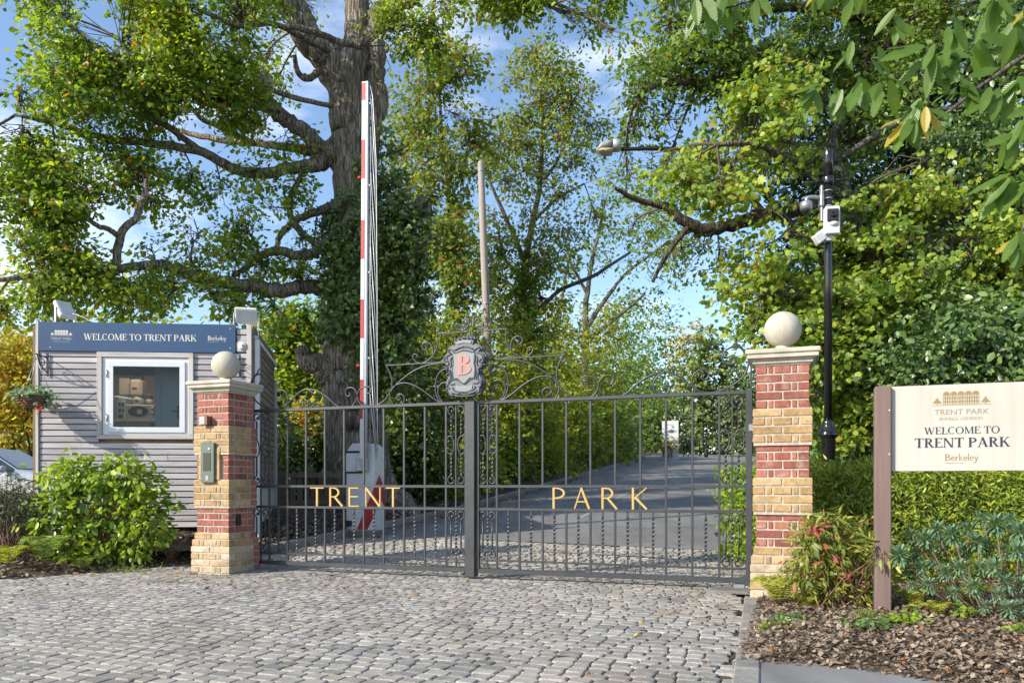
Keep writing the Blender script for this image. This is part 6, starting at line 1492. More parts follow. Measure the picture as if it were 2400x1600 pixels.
slender('tall thin crowned tree rising behind the timber pole', 26, [[(1240, 1100, 20), (1232, 800, 18), (1228, 640, 14), (1250, 520, 10), (1268, 400, 8), (1272, 280, 6), (1265, 150, 4)], [(1235, 620, 9), (1190, 520, 7), (1150, 430, 5), (1130, 350, 3)], [(1262, 440, 6), (1310, 370, 5), (1350, 290, 3)], [(1230, 760, 8), (1300, 690, 7), (1400, 640, 6), (1480, 590, 4)], [(1250, 520, 6), (1300, 470, 5), (1370, 430, 3)], [(1228, 660, 7), (1180, 600, 5), (1165, 520, 4)]],
        [(1250, 130, 50, .8), (1300, 170, 55, .8), (1200, 190, 45, .7), (1340, 230, 55, .8), (1270, 240, 60, .8), (1210, 270, 50, .8), (1380, 290, 45, .7), (1310, 310, 55, .7), (1230, 340, 55, .7), (1170, 330, 45, .7), (1350, 370, 50, .6), (1270, 410, 50, .6), (1190, 420, 50, .7), (1140, 380, 40, .6), (1310, 460, 45, .5), (1220, 500, 45, .7), (1160, 500, 45, .7), (1390, 420, 45, .5), (1290, 540, 45, .5), (1180, 590, 55, 1.0), (1240, 600, 50, 1.0), (1290, 620, 55, .8), (1200, 680, 60, 1.1), (1270, 700, 60, .9), (1160, 660, 50, 1.0), (1340, 560, 40, .4), (1400, 520, 40, .45), (1180, 760, 55, 1.1), (1240, 780, 50, 1.1)], 'leaf_mid', 1.0, .125, [(1232, 700, 30, 2), (1235, 780, 32, 2), (1236, 860, 34, 2), (1230, 640, 24, 1.4)])
slender('thin bare stemmed tree leaning over the drive in front of the small cloud', 42, [[(1390, 1100, 14), (1375, 900, 12), (1372, 780, 11), (1380, 660, 8), (1400, 560, 6), (1420, 470, 4)], [(1374, 770, 9), (1420, 700, 7), (1470, 640, 5), (1560, 570, 3)], [(1376, 800, 9), (1450, 740, 6), (1510, 690, 4)], [(1378, 690, 6), (1340, 620, 5), (1320, 540, 3)], [(1310, 1000, 9), (1306, 800, 8), (1320, 680, 5), (1335, 600, 3)]],
        [(1420, 470, 50, .35), (1380, 520, 50, .4), (1450, 540, 50, .4), (1500, 470, 50, .4), (1520, 550, 50, .5), (1560, 600, 50, .5), (1470, 610, 45, .35), (1400, 600, 45, .3), (1340, 640, 45, .4), (1430, 410, 45, .4), (1550, 520, 45, .5), (1600, 560, 45, .5), (1480, 700, 35, .4), (1560, 660, 35, .5)], 'leaf_oak_dark', 1.0, .17, gap=-.3)

_kp = sorted((1200 + F * x / y, y) for x, y, _ in KLs if 12 < y < 90); KPX = [q[0] for q in _kp]; KPY = [q[1] for q in _kp]
def undergrowth(label, Y, blobs, mat, dens=1.0, size=.14, tpl=T_QUAD, stems=()):
    t = thing('roadside_bush', label, 'bush', (0, 0, 0), group='bushes along the leafy bank of the drive'); cr = Crown(); tw = MB()
    for b in blobs:
        px, py, r, dn = b[:4]; yy_ = Y + (b[4] if len(b) > 4 else 0)
        if 1040 < px < 1585 and Y < 50: yy_ = max(yy_, float(np.interp(px + .75 * r, KPX, KPY)) + .4)
        R = r / F * yy_; lsz = size * max(1, yy_ / Y) ** .75
        base = P(px, py, yy_); base[2] = gz(yy_) + .2
        tw.tube([base, (base + P(px, py, yy_)) / 2 + RNG.normal(size=3) * .1, P(px, py, yy_)], [.04, .03, .015], 5)
        cr.blob(P(px, py, yy_), (R, R * .8, R), int(80 * dens * dn * (r / 50) ** 2), per=9, size=lsz, spread=.26 * max(1, yy_ / Y), gap=-.75, gs=1.1, up=.5, twigs=False)
    cr.make('foliage', tpl, M[mat], t); tw.obj('stems', M['bark_dark'], t)['kind'] = 'stuff'; return t
undergrowth('dark ivy covered thicket at the right foot of the oak', 17.0, [(960, 880, 60, 1), (980, 960, 65, 1.1), (940, 1020, 55, 1), (1000, 1050, 55, 1), (960, 1100, 50, 1), (1010, 1130, 45, 1)], 'leaf_ivy', 1.2, .12)
undergrowth('olive green bush behind the meeting stiles of the gate', 20.0, [(1070, 860, 60, 1.1), (1060, 940, 60, 1.1), (1090, 1010, 60, 1.1), (1050, 1070, 60, 1), (1120, 1080, 50, 1), (1130, 900, 50, 1), (1020, 800, 50, .9), (1100, 780, 50, .9)], 'leaf_under', 1.0, .12)
undergrowth('yellow green bush under the thin crowned tree', 23.0, [(1180, 860, 60, 1.1), (1190, 940, 60, 1.1), (1180, 1010, 60, 1.1), (1240, 920, 60, 1.1), (1250, 1000, 60, 1), (1210, 1060, 50, 1), (1270, 1060, 45, .9), (1230, 800, 50, .9), (1290, 850, 55, 1)], 'leaf_under', 1.05, .13)
undergrowth('broad green bush with yellow flecks beside the middle of the drive', 27.0, [(1310, 780, 60, 1), (1330, 860, 65, 1.1), (1320, 940, 60, 1.1), (1330, 1010, 55, 1.1), (1390, 800, 60, 1), (1400, 880, 65, 1.1), (1400, 960, 60, 1.1), (1380, 1030, 45, 1), (1290, 1040, 40, .9), (1300, 720, 45, .7), (1420, 740, 45, .8)], 'leaf_under', 1.0, .14)
undergrowth('dark green bush mass by the white sign slab', 36.0, [(1460, 780, 55, 1), (1470, 850, 60, 1.1), (1480, 930, 60, 1.1), (1470, 1000, 50, 1.1), (1530, 800, 50, 1), (1540, 870, 55, 1.1), (1530, 950, 45, 1.1), (1500, 1030, 35, 1), (1560, 930, 30, .8), (1500, 740, 45, .8), (1440, 720, 40, .7), (1560, 740, 35, .7)], 'leaf_oak_dark', 1.0, .17)
undergrowth('pale green rounded tree at the far bend', 66.0, [(1640, 850, 50, 1.1), (1660, 800, 40, 1), (1690, 870, 50, 1.1), (1650, 930, 50, 1.1), (1700, 950, 50, 1.1), (1640, 1000, 35, 1.1), (1700, 1010, 40, 1), (1620, 900, 40, 1), (1740, 900, 50, 1), (1750, 980, 45, 1)], 'leaf_conifer', 1.0, .34)
undergrowth('golden autumn tree top above the far bend', 84.0, [(1600, 800, 35, 1), (1625, 780, 35, 1), (1650, 790, 30, .9), (1585, 830, 35, 1), (1610, 870, 40, 1), (1640, 840, 35, 1)], 'leaf_yellow', .9, .32)
undergrowth('low dark clipped bush beside the white sign slab', 58.0, [(1602, 1030, 14, 1.3), (1622, 1035, 13, 1.3), (1640, 1040, 11, 1.3), (1612, 1045, 12, 1.2)], 'leaf_dark', 3.0, .2)
undergrowth('rusty shrub at the foot of the white sign slab', 55.0, [(1556, 1042, 12, 1.2), (1574, 1048, 10, 1.2), (1566, 1034, 9, 1.0)], 'leaf_nandina', 3.0, .2)
undergrowth('dense green foliage between the booth and the oak trunk', 18.0, [(660, 760, 45, 1.1), (720, 740, 45, 1.1), (690, 800, 45, 1.1), (650, 830, 40, 1), (700, 860, 40, 1.1), (660, 900, 40, 1), (730, 900, 35, 1), (690, 940, 35, .9), (750, 800, 40, 1)], 'leaf_oak', 1.1, .13)
undergrowth('small yellow maple in front of the parked van', 15.6, [(722, 1000, 24, 1.2), (735, 1040, 26, 1.2), (715, 1060, 22, 1.2), (700, 1085, 16, 1), (745, 1075, 16, 1), (735, 970, 16, 1)], 'leaf_yellow', 3.0, .09, T_MAPLE)
undergrowth('golden bushy tree beyond the silver car', 22.0, [(20, 850, 60, 1), (60, 900, 55, 1), (10, 940, 60, 1), (60, 980, 50, 1), (10, 1020, 50, .9), (40, 820, 50, .9), (-60, 900, 80, 1), (80, 840, 40, .8)], 'leaf_yellow', .9, .13)
undergrowth('dark shrub behind the picket fence', 16.5, [(660, 1150, 30, 1), (720, 1170, 30, 1), (780, 1160, 30, 1)], 'leaf_ivy', 1.3, .1)

# thickets along both banks of the drive
def thicket(name, label, cat, grp, cells, mat, size, dens, tpl=T_QUAD):
    t = thing(name, label, cat, (0, 0, 0), group=grp); cr = Crown(); tw = MB()
    for x, y, z0, h, r in cells:
        g0 = gz(y) + z0; k = max(1, int(h / (r * 1.1)))
        tw.tube([np.array([x, y, g0 - .1]), np.array([x + RNG.normal() * .2, y, g0 + h * .5]), np.array([x + RNG.normal() * .3, y, g0 + h])], [.05, .035, .015], 5)
        for i in range(k + 1):
            c = np.array([x + RNG.normal() * .25, y + RNG.normal() * .25, g0 + r * .25 + (h - r * .6) * i / max(1, k)])
            cr.blob(c, (r, r, r), int(46 * dens * r * r / (size / .14) ** 2) + 8, per=9, size=size, spread=.26, gap=-.8, up=.5, twigs=False)
    cr.make('foliage', tpl, M[mat], t); tw.obj('stems', M['bark_dark'], t)['kind'] = 'stuff'; return t
def kx(K, y): return float(np.interp(y, [p[1] for p in K], [p[0] for p in K]))
mats_ = ['leaf_ivy', 'leaf_under', 'leaf_oak_dark', 'leaf_under', 'leaf_oak_dark', 'leaf_under', 'leaf_oak_dark']
for i, (y0, y1, hh) in enumerate(((14.2, 18, 1.6), (18, 22, 2.0), (22, 27, 2.6), (27, 33, 3.0), (33, 40, 3.6), (40, 49, 4.2), (49, 62, 4.6))):
    cells = []; n = 16 + i * 2
    for j in range(n):
        y = y0 + (y1 - y0) * (j + .5) / n; o = .55 + 3.2 * RNG.random() ** 1.2; r = (.45 + .035 * (y - 14)) * RNG.uniform(.8, 1.2)
        cells.append((kx(KLs, y) - o - r * .6, y, .15, min(hh * (.35 + .8 * min(1, o / 2.5)) * RNG.uniform(.8, 1.15), hh * 1.2), r))
    thicket('roadside_thicket', ['dark ivy undergrowth on the bank just past the barrier cabinet', 'olive undergrowth on the bank behind the centre post of the gate', 'dark undergrowth on the bank under the thin crowned tree', 'yellowish undergrowth on the bank behind the letter P', 'deep green undergrowth on the bank behind the letters A and R', 'tall yellowish undergrowth short of the white sign slab', 'tall dark undergrowth on the bank beside the white sign slab'][i], 'undergrowth', 'undergrowth on the bank of the drive', cells, mats_[i], .11 + .0032 * (y0 - 14), 1.5 if i < 3 else 1.0)
for i, (y0, y1, hh) in enumerate(((12.5, 18, 2.2), (18, 27, 3.0), (27, 40, 4.5), (40, 58, 6.0))):
    cells = []; n = 14
    for j in range(n):
        y = y0 + (y1 - y0) * (j + .5) / n; o = .7 + 3.5 * RNG.random(); r = (.5 + .035 * (y - 12)) * RNG.uniform(.8, 1.2)
        cells.append((kx(KRs, y) + o + r * .7, y, .15, hh * RNG.uniform(.6, 1.1), r))
    thicket('hedgerow_thicket', ['glossy dark undergrowth just behind the bright laurel hedge', 'dark green undergrowth past the laurel hedge beside the drive', 'pale green undergrowth beside the middle of the drive', 'tall pale green undergrowth beside the far bend'][i], 'undergrowth', 'undergrowth on the sign side of the drive', cells, ['leaf_holly', 'leaf_oak_dark', 'leaf_conifer', 'leaf_conifer'][i], .11 + .003 * (y0 - 12), 1.2)
# far wood closing the view
def wood(name, label, cells, mat, size):
    cr = Crown()
    for x, y, h, r in cells:
        for i in range(3): cr.blob(np.array([x, y, gz(min(y, 75)) + h * (.2 + .33 * i)]), (r, r * .6, h * .28), 52, per=8, size=size * 1.15, spread=.9, gap=-.9, gs=.3, twigs=False)
    o = cr.make(name, T_QUAD, M[mat], None); tag(o, label, kind='stuff')
wood('far_woodland', 'distant wood closing the view beyond the bend of the drive', [(RNG.uniform(4, 70), RNG.uniform(90, 118), RNG.uniform(7, 13), 5.0) for _ in range(60)], 'leaf_conifer', .5)
wood('far_woodland', 'distant wood behind the booth and parked cars', [(RNG.uniform(-48, -4), RNG.uniform(40, 60), RNG.uniform(6, 9), 3.6) for _ in range(34)], 'leaf_under', .34)
M['leaf_gap_shade'] = leafmat('gap_shade_leaf', (0.010, 0.024, 0.008), (0.022, 0.044, 0.012), (0.045, 0.075, 0.02), None, 0, .12, .5)  # leaf colour kept near black to stand for shade between the crowns
# ---------------------------------------------------------------- trees on the sign side of the drive
RY = 11.5
ro = thing('oak_tree', 'spreading dark oak behind the camera pole reaching over the drive', 'tree', (0, 0, 0))
tbm = MB(); cr2 = Crown()
for st in ([(2230, 1210, 60, 2), (2225, 1000, 52, 2), (2215, 760, 46, 2), (2190, 520, 42, 2), (2150, 300, 36, 2), (2110, 100, 30, 2), (2080, -120, 22, 2)],
           [(2200, 600, 26, 2), (2080, 520, 22, 1.4), (1960, 485, 19, .8), (1870, 490, 17, .4), (1793, 505, 16, 0), (1727, 525, 15, -.2), (1665, 536, 14, -.3), (1619, 525, 13, -.4), (1563, 488, 10, -.5), (1500, 470, 6, -.6), (1440, 440, 4, -.8)],
           [(2150, 320, 13, 2), (2050, 270, 10, 1.2), (2002, 262, 9, 1), (1951, 326, 8, .6), (1900, 380, 5, .4), (1840, 400, 4, .3)],
           [(2120, 150, 14, 2), (1950, 120, 11, 1.2), (1800, 160, 12, .6), (1680, 190, 10, .2), (1560, 195, 7, 0), (1490, 220, 4, 0)],
           [(2100, 60, 16, 2), (1900, 20, 12, 1), (1750, 30, 9, .5), (1600, 60, 6, .2)],
           [(1793, 505, 8, 0), (1740, 440, 7, 0), (1700, 380, 5, 0)], [(1619, 525, 6, -.4), (1560, 600, 5, -.5), (1530, 660, 3, -.6)]):
    tbm = MB(); path = px_limb(tbm, st, RY, 12, 6, .04); cr2.limbs(path); tbm.obj('trunk' if st[0][0] == 2230 else 'limb', M['bark_dark'], ro)

for px, py, r, dn in ((1500, 130, 55, .7), (1560, 60, 65, .9), (1500, 230, 55, .7), (1560, 170, 60, .8), (1640, 110, 70, 1), (1720, 60, 75, 1), (1640, 220, 60, .9), (1480, 320, 45, .7), (1550, 290, 50, .8), (1640, 330, 55, .9), (1720, 170, 70, 1), (1800, 100, 80, 1), (1900, 60, 90, 1.1), (2000, 30, 90, 1.1), (1740, 290, 60, 1), (1820, 240, 70, 1), (1920, 190, 80, 1), (2020, 150, 80, 1.1), (1700, 400, 50, .8), (1560, 390, 45, .6), (1470, 420, 40, .5), (1620, 440, 45, .7), (1800, 340, 60, .9), (1900, 300, 60, .9), (1520, 500, 45, .5), (1600, 600, 45, .5), (1650, 580, 40, .5), (1540, 600, 40, .5), (1690, 640, 40, .5), (1480, 540, 35, .4), (2000, 330, 70, 1), (2100, 250, 90, 1.1), (2100, 100, 100, 1.1), (1600, -40, 90, .9), (1800, -50, 110, 1), (2050, -70, 120, 1), (2220, 0, 110, 1)):
    Y = RY + RNG.uniform(-.4, .6) + (1.0 if px > 1850 else 0) + (.8 if px < 1600 and py > 280 else 0); R = r / F * Y
    cr2.blob(P(px, py, Y), (R, .75, R * .9), int(95 * dn * (r / 65) ** 2), per=13, size=.074, spread=.17, gap=-.14, gs=1.7)
cr2.make('crown', T_OAKS, M['leaf_oak_dark'], ro); cr2.twig.obj('twigs', M['twig'], ro)['kind'] = 'stuff'

mpt = thing('maple_tree', 'bright leafed maple hanging over the brick pillar and camera pole', 'tree', (0, 0, 0))
MY = 10.2; tbm = MB(); cr3 = Crown()
for st in ([(2080, 1210, 26, .6), (2070, 1000, 23, .6), (2050, 800, 20, .5), (2020, 620, 17, .4), (1990, 470, 13, .3), (1950, 330, 9, .2)], [(2050, 800, 12, .5), (1960, 720, 10, 0), (1860, 690, 8, -.3), (1780, 690, 5, -.4)], [(2020, 620, 11, .4), (1930, 580, 8, 0), (1850, 540, 6, -.3)], [(1990, 470, 10, .3), (1880, 400, 8, 0), (1780, 340, 7, -.3), (1680, 340, 5, -.5)],
           [(2060, 900, 12, .5), (2180, 780, 10, .3), (2280, 700, 8, 0), (2370, 640, 5, -.2)], [(2030, 660, 12, .4), (2140, 560, 10, .3), (2250, 500, 8, 0), (2380, 450, 6, 0)], [(1960, 380, 8, .2), (2080, 300, 8, .2), (2200, 260, 6, 0), (2340, 240, 5, 0)]):
    tbm = MB(); path = px_limb(tbm, st, MY, 8, 5, .05); cr3.limbs(path); tbm.obj('trunk' if st[0][0] == 2080 else 'limb', M['bark_grey'], mpt)
for px, py, r, dn in ((1690, 300, 50, .9), (1760, 280, 55, 1), (1640, 370, 50, .8), (1720, 360, 60, 1), (1800, 400, 55, .9), (1850, 330, 55, .9), (1580, 400, 35, .6), (1700, 460, 45, .8), (1620, 440, 40, .6), (1760, 220, 45, .7), (1530, 360, 25, .4), (1850, 200, 50, .7), (1790, 480, 40, .5),
                     (1800, 600, 55, .9), (1760, 660, 50, .8), (1850, 680, 60, 1), (1740, 580, 40, .6), (1880, 590, 50, .9), (1780, 740, 50, .8), (1730, 800, 35, .6), (1700, 680, 30, .4), (1880, 780, 60, 1), (1960, 700, 65, 1), (2000, 800, 65, 1), (2060, 700, 65, 1), (2120, 780, 65, 1), (1930, 860, 60, 1), (2040, 880, 60, 1), (2000, 600, 60, .9), (2080, 580, 60, .9), (2180, 650, 65, 1), (2150, 480, 60, .8), (2060, 480, 55, .8), (2250, 580, 60, .9), (2270, 720, 65, 1), (2350, 650, 60, .9), (2370, 560, 60, .9), (1990, 960, 50, .9), (2080, 960, 50, .9), (1900, 940, 45, .9), (1960, 1020, 45, .8), (2150, 380, 50, .6), (2300, 430, 50, .6), (1960, 520, 45, .7), (2380, 760, 60, .9)):
    Y = MY + RNG.uniform(-.6, .4); R = r / F * Y
    cr3.blob(P(px, py, Y), (R, .6, R * .85), int(64 * dn * (r / 55) ** 2), per=13, size=.072, spread=.16, gap=-.16, gs=1.9, up=.45)
cr3.make('crown', T_MAPLE, M['leaf_maple'], mpt); cr3.twig.obj('twigs', M['twig'], mpt)['kind'] = 'stuff'

hol = thing('holly_bush', 'dark glossy holly filling the space above the cream sign', 'bush', (0, 0, 0))
cr4 = Crown(); tw = MB()
for px, py, r, dn, dy in ((2150, 860, 70, 1, 0), (2230, 800, 75, 1, 0), (2320, 820, 75, 1, 0), (2390, 880, 60, 1, 0), (2100, 930, 60, 1, .2), (2200, 930, 70, 1, .2), (2300, 930, 70, 1, .2), (2380, 960, 60, 1, .1), (2300, 740, 60, .9, .3), (2380, 700, 60, .8, .4), (2210, 720, 50, .8, .5), (2250, 350, 70, .9, 1.2), (2340, 300, 80, .9, 1.2), (2330, 480, 80, .9, 1.3), (2230, 460, 70, .9, 1.3), (2390, 400, 80, .9, 1.2), (2160, 320, 60, .8, 1.3), (2280, 600, 80, .9, 1.2), (2380, 560, 80, .9, 1.3), (2300, 150, 90, .9, 1.3), (2390, 60, 90, .9, 1.2), (2430, 250, 90, .9, 1.2), (2180, 600, 60, .8, 1.2), (2450, 800, 90, 1, .2), (2450, 600, 90, 1, .8), (2100, 780, 60, .8, .9), (2050, 860, 60, .8, .9), (2110, 640, 60, .8, 1.2), (2030, 720, 55, .8, 1.2), (1950, 780, 55, .8, 1.2), (1890, 860, 50, .8, 1.0), (2000, 560, 55, .8, 1.6), (1900, 640, 50, .8, 1.5), (1850, 780, 40, .7, 1.2), (2080, 450, 55, .8, 1.8), (1960, 430, 50, .7, 1.8)):
    Y = 9.0 + dy; R = r / F * Y; c = P(px, py, Y)
    cr4.blob(c, (R, .5, R), int(62 * dn * (r / 65) ** 2), per=10, size=.075, spread=.14, gap=-.8, gs=2, twigs=False, up=.4)
    tw.tube([np.array([c[0], c[1] + .3, .1]), (c + np.array([c[0], c[1] + .5, .1])) / 2, c], [.03, .025, .01], 5)
cr4.make('foliage', T_OVAL, M['leaf_holly'], hol); tw.obj('stems', M['bark_dark'], hol)['kind'] = 'stuff'

infill = thing('gap_infill', 'dark foliage added to shade the gaps behind the maple and holly', 'tree', (0, 0, 0)); cr5 = Crown(); tw = MB()  # added mass of dark leaves, makes the gaps read as deep shade
for px in range(1880, 2481, 85):
    for py in (30, 130, 240, 350, 460, 570, 680, 790, 900, 1000):
        if px < 1960 and py < 300: continue
        x_, y_ = px + RNG.uniform(-30, 30), py + RNG.uniform(-30, 30); c = P(x_, y_, 14.2 + RNG.uniform(-.4, .4))
        cr5.blob(c, (.62, .5, .62), 70, per=9, size=.12, spread=.2, twigs=False, up=.4, gap=-.6)
c = P(2200, 1100, 14.6); tw.tube([(c[0], 14.6, .2), (c[0] + .1, 14.6, 3), (c[0], 14.6, 6), (c[0] - .1, 14.6, 9)], [.3, .25, .18, .06], 12)
cr5.make('crown', T_QUAD, M['leaf_gap_shade'], infill); tw.obj('trunk', M['bark_dark'], infill)
# ---------------------------------------------------------------- clipped hedges
def hedge(label, mat, boxes, n_per_m2, size, tpl=T_NARROW, sprig=True, grp=None):
    """hedge > foliage, branches; boxes (x0, x1, y0, y1, z1)"""
    t = thing('hedge', label, 'hedge', (0, 0, 0)); cr = Crown(); tw = MB()
    for x0, x1, y0, y1, z1 in boxes:
        for (a, b, nrm, cnt) in (((x0, y0), (x1, y0), (0, -1), abs(x1 - x0) * z1), ((x0, y1), (x0, y0), (-1, 0), abs(y1 - y0) * z1), ((x0, y0), (x1, y1), (0, 0), abs(x1 - x0) * abs(y1 - y0))):
            n = int(cnt * n_per_m2 / 12)
            if n < 1: continue
            if nrm == (0, 0): q = np.stack([RNG.uniform(x0, x1, n), RNG.uniform(y0, y1, n), np.full(n, z1)], 1); nv = np.tile([0, -.2, 1.], (n, 1))
            else:
                s_ = RNG.random(n); q = np.stack([a[0] + (b[0] - a[0]) * s_, a[1] + (b[1] - a[1]) * s_, RNG.uniform(.1, z1, n)], 1); nv = np.tile([nrm[0], nrm[1], .35], (n, 1))
            q = q + nv * (.07 * gap_noise(q, 4.0)[:, None] + RNG.uniform(-.10, .05, (n, 1)))
            idx = np.repeat(np.arange(n), 12); off = RNG.normal(size=(len(idx), 3)) * .045
            cr.C.append(q[idx] + off); cr.Nn.append(unit(nv[idx] * .8 + RNG.normal(size=off.shape) * .6)); cr.T.append(nv[idx] * .8 + RNG.normal(size=off.shape) * .7 + [0, 0, .3]); cr.S.append(size * RNG.uniform(.6, 1.3, len(idx)))
        for _ in range(int((x1 - x0) * 9)):
            bx, by = RNG.uniform(x0 + .1, x1), (y0 + y1) / 2; tw.tube([(bx, by, 0), (bx + RNG.normal() * .1, by, z1 * .5), (bx + RNG.normal() * .2, by - .1, z1 * .9)], [.02, .015, .006], 4)
        tw.box(x0 + .14, x1 - .14, y0 + .16, y1 - .1, .02, z1 - .16)
    cr.make('foliage', tpl, M[mat], t); tw.obj('branches', M['twig'], t); return t
hedge('clipped yew hedge running behind the cream sign', 'leaf_yew', [(2.9, 5.6, 7.35, 8.0, 1.12)], 5200, .06, T_LANCE)
hedge('bright laurel hedge between gate stile and brick pillar', 'leaf_shrub', [(2.72, 3.15, 8.3, 10.2, 1.12)], 1900, .065, T_OVAL)

# ---------------------------------------------------------------- shrubs and small plants
def shrub(name, label, cat, base, blobs, mat, tpl, size, n, per, spread=.1, stems=14, up=.5, bark='stem_brown', extra=None):
    t = thing(name, label, cat, tuple(base)); cr = Crown(); tw = MB(); base = np.array(base)
    for c, r, dn in blobs:
        c = np.array(c) - base
        cr.blob(c, r, int(n * dn), per=per, size=size, spread=spread, up=up, twigs=False, hollow=.35)
        for _ in range(stems):
            e = c + RNG.normal(size=3) * np.array(r) * .5; b = RNG.normal(size=3) * np.array([.12, .06, 0])
            tw.tube([b, (b + e) / 2 + RNG.normal(size=3) * .04, e], [.006, .004, .002], 4, cap=False)
    cr.make('foliage', tpl, M[mat], t); tw.obj('stems', M[bark], t)
    if extra:
        ex = Crown()
        for c, r, k, mt in extra: ex.blob(np.array(c) - base, r, k, per=7, size=size, spread=spread * .7, twigs=False)
        ex.make('red_leaves', tpl, M[extra[0][3]], t)
    return t
SY = 9.45
def bl_(px, py, r, Y, dn=1.0, fy=.8): R = r * .84 / F * Y; return (P(px, py, Y), (R, R * fy, R), dn)
b0 = P(230, 1300, SY); b0[2] = bed_l(b0[0], b0[1])
shrub('laurel_shrub', 'bright green rounded shrub growing against the timber booth', 'shrub', b0, [bl_(150, 1120, 45, SY), bl_(210, 1110, 50, SY), bl_(280, 1115, 50, SY), bl_(330, 1130, 45, SY), bl_(345, 1190, 45, SY), bl_(280, 1190, 60, SY), bl_(200, 1190, 60, SY), bl_(135, 1190, 50, SY), bl_(170, 1260, 55, SY), bl_(250, 1260, 60, SY), bl_(320, 1260, 45, SY), bl_(360, 1240, 30, SY, .5), bl_(85, 1215, 35, SY, .6), bl_(240, 1300, 40, SY, .7), bl_(150, 1300, 35, SY, .6)], 'leaf_shrub', T_OVAL, .078, 52, 8, .10)
b0 = P(25, 1290, 9.3); b0[2] = bed_l(b0[0], b0[1])
shrub('dull_shrub', 'dark twiggy shrub in front of the silver car', 'shrub', b0, [bl_(10, 1140, 40, 9.3), bl_(55, 1150, 35, 9.3), bl_(30, 1190, 40, 9.3), bl_(0, 1200, 40, 9.3), bl_(60, 1200, 25, 9.3, .6), bl_(-40, 1160, 50, 9.3)], 'leaf_dark', T_LANCE, .05, 46, 9, .07, 26)
NY = 5.95
b0 = P(1960, 1420, NY); b0[2] = bed_r(b0[0], b0[1])
shrub('nandina_shrub', 'bronze and green shrub with red tips between brick pillar and sign post', 'shrub', b0, [bl_(1900, 1260, 34, NY), bl_(1950, 1240, 40, NY), bl_(2010, 1255, 34, NY), bl_(1900, 1310, 40, NY), bl_(1960, 1310, 50, NY), bl_(2025, 1305, 36, NY), bl_(1930, 1370, 45, NY), bl_(2000, 1370, 45, NY), bl_(2055, 1350, 26, NY, .6), bl_(1880, 1350, 26, NY, .6), bl_(1960, 1410, 36, NY, .7), bl_(2040, 1400, 30, NY, .7), bl_(2065, 1290, 22, NY - .3, .4)], 'leaf_nandina', T_LANCE, .066, 52, 7, .06, 8, .4, extra=[(P(1905, 1235, NY - .1), (.035, .03, .025), 3, 'leaf_red'), (P(1968, 1325, NY - .25), (.02, .02, .015), 2, 'leaf_red')])
def rosette(root, c, r, n=84):
    i = np.arange(n); ph = i * 2.39996; el_ = np.linspace(-.95, 1.35, n)
    d = np.stack([np.cos(ph) * np.cos(el_), np.sin(ph) * np.cos(el_), np.sin(el_)], 1) + RNG.normal(size=(n, 3)) * .07
    nrm = np.stack([-np.cos(ph) * np.sin(el_), -np.sin(ph) * np.sin(el_), np.cos(el_)], 1)
    me = leaf_mesh('rosette', np.tile(c, (n, 1)) + d * .008, nrm, r * RNG.uniform(.8, 1.15, n) * np.where(i > n - 9, .55, 1), T_SPUR, M['leaf_euph'], d)
    return link('rosette', me, root)
T_SPUR = half_template([(0, 0), (.055, .35), (.09, .75), (0, 1)], .25, .15)
def spurge(label, basepx, heads, Y):
    b0 = P(basepx[0], basepx[1], Y); b0[2] = bed_r(b0[0], b0[1]); t = thing('spurge_plant', label, 'plant', tuple(b0), group='blue green spurges below the cream sign')
    for px, py, r, dy in heads:
        c = P(px, py, Y + dy) - b0; rosette(t, c, r / F * Y * 1.3)
        s_ = RNG.normal(size=3) * np.array([.05, .04, 0]); m = MB(); m.tube(catmull([s_, s_ * .6 + c * .45 + np.array([0, 0, -.04]), c], 4), [.006] * 9, 5); m.obj('stem', M['stem_brown'], t)
spurge('spurge with grey green leaf whorls beside the sign post', (2290, 1440), [(2110, 1300, 24, .0), (2168, 1262, 22, .1), (2138, 1255, 17, .2), (2232, 1252, 24, .1), (2290, 1270, 24, .1), (2205, 1275, 18, .3), (2175, 1370, 18, -.2), (2138, 1372, 12, -.1), (2215, 1340, 18, 0), (2250, 1330, 21, -.05), (2150, 1300, 18, .25), (2195, 1240, 20, .3), (2255, 1290, 20, .3), (2130, 1335, 16, .1), (2190, 1310, 18, .15), (2270, 1240, 20, .35), (2235, 1390, 15, -.2), (2160, 1330, 16, 0)], 5.55)
spurge('spurge with taller leaf whorls at the edge of the bed under the sign', (2370, 1450), [(2335, 1230, 26, .2), (2388, 1245, 26, .1), (2385, 1290, 22, 0), (2330, 1328, 22, -.05), (2360, 1365, 22, -.1), (2282, 1375, 21, -.15), (2365, 1425, 20, -.3), (2410, 1330, 22, 0), (2400, 1420, 16, -.3), (2350, 1290, 18, .2), (2310, 1280, 20, .3), (2365, 1220, 20, .35), (2300, 1330, 18, .1), (2395, 1370, 18, -.1), (2340, 1395, 16, -.2), (2310, 1420, 14, -.25), (2300, 1215, 18, .4), (2420, 1270, 20, .2)], 5.4)

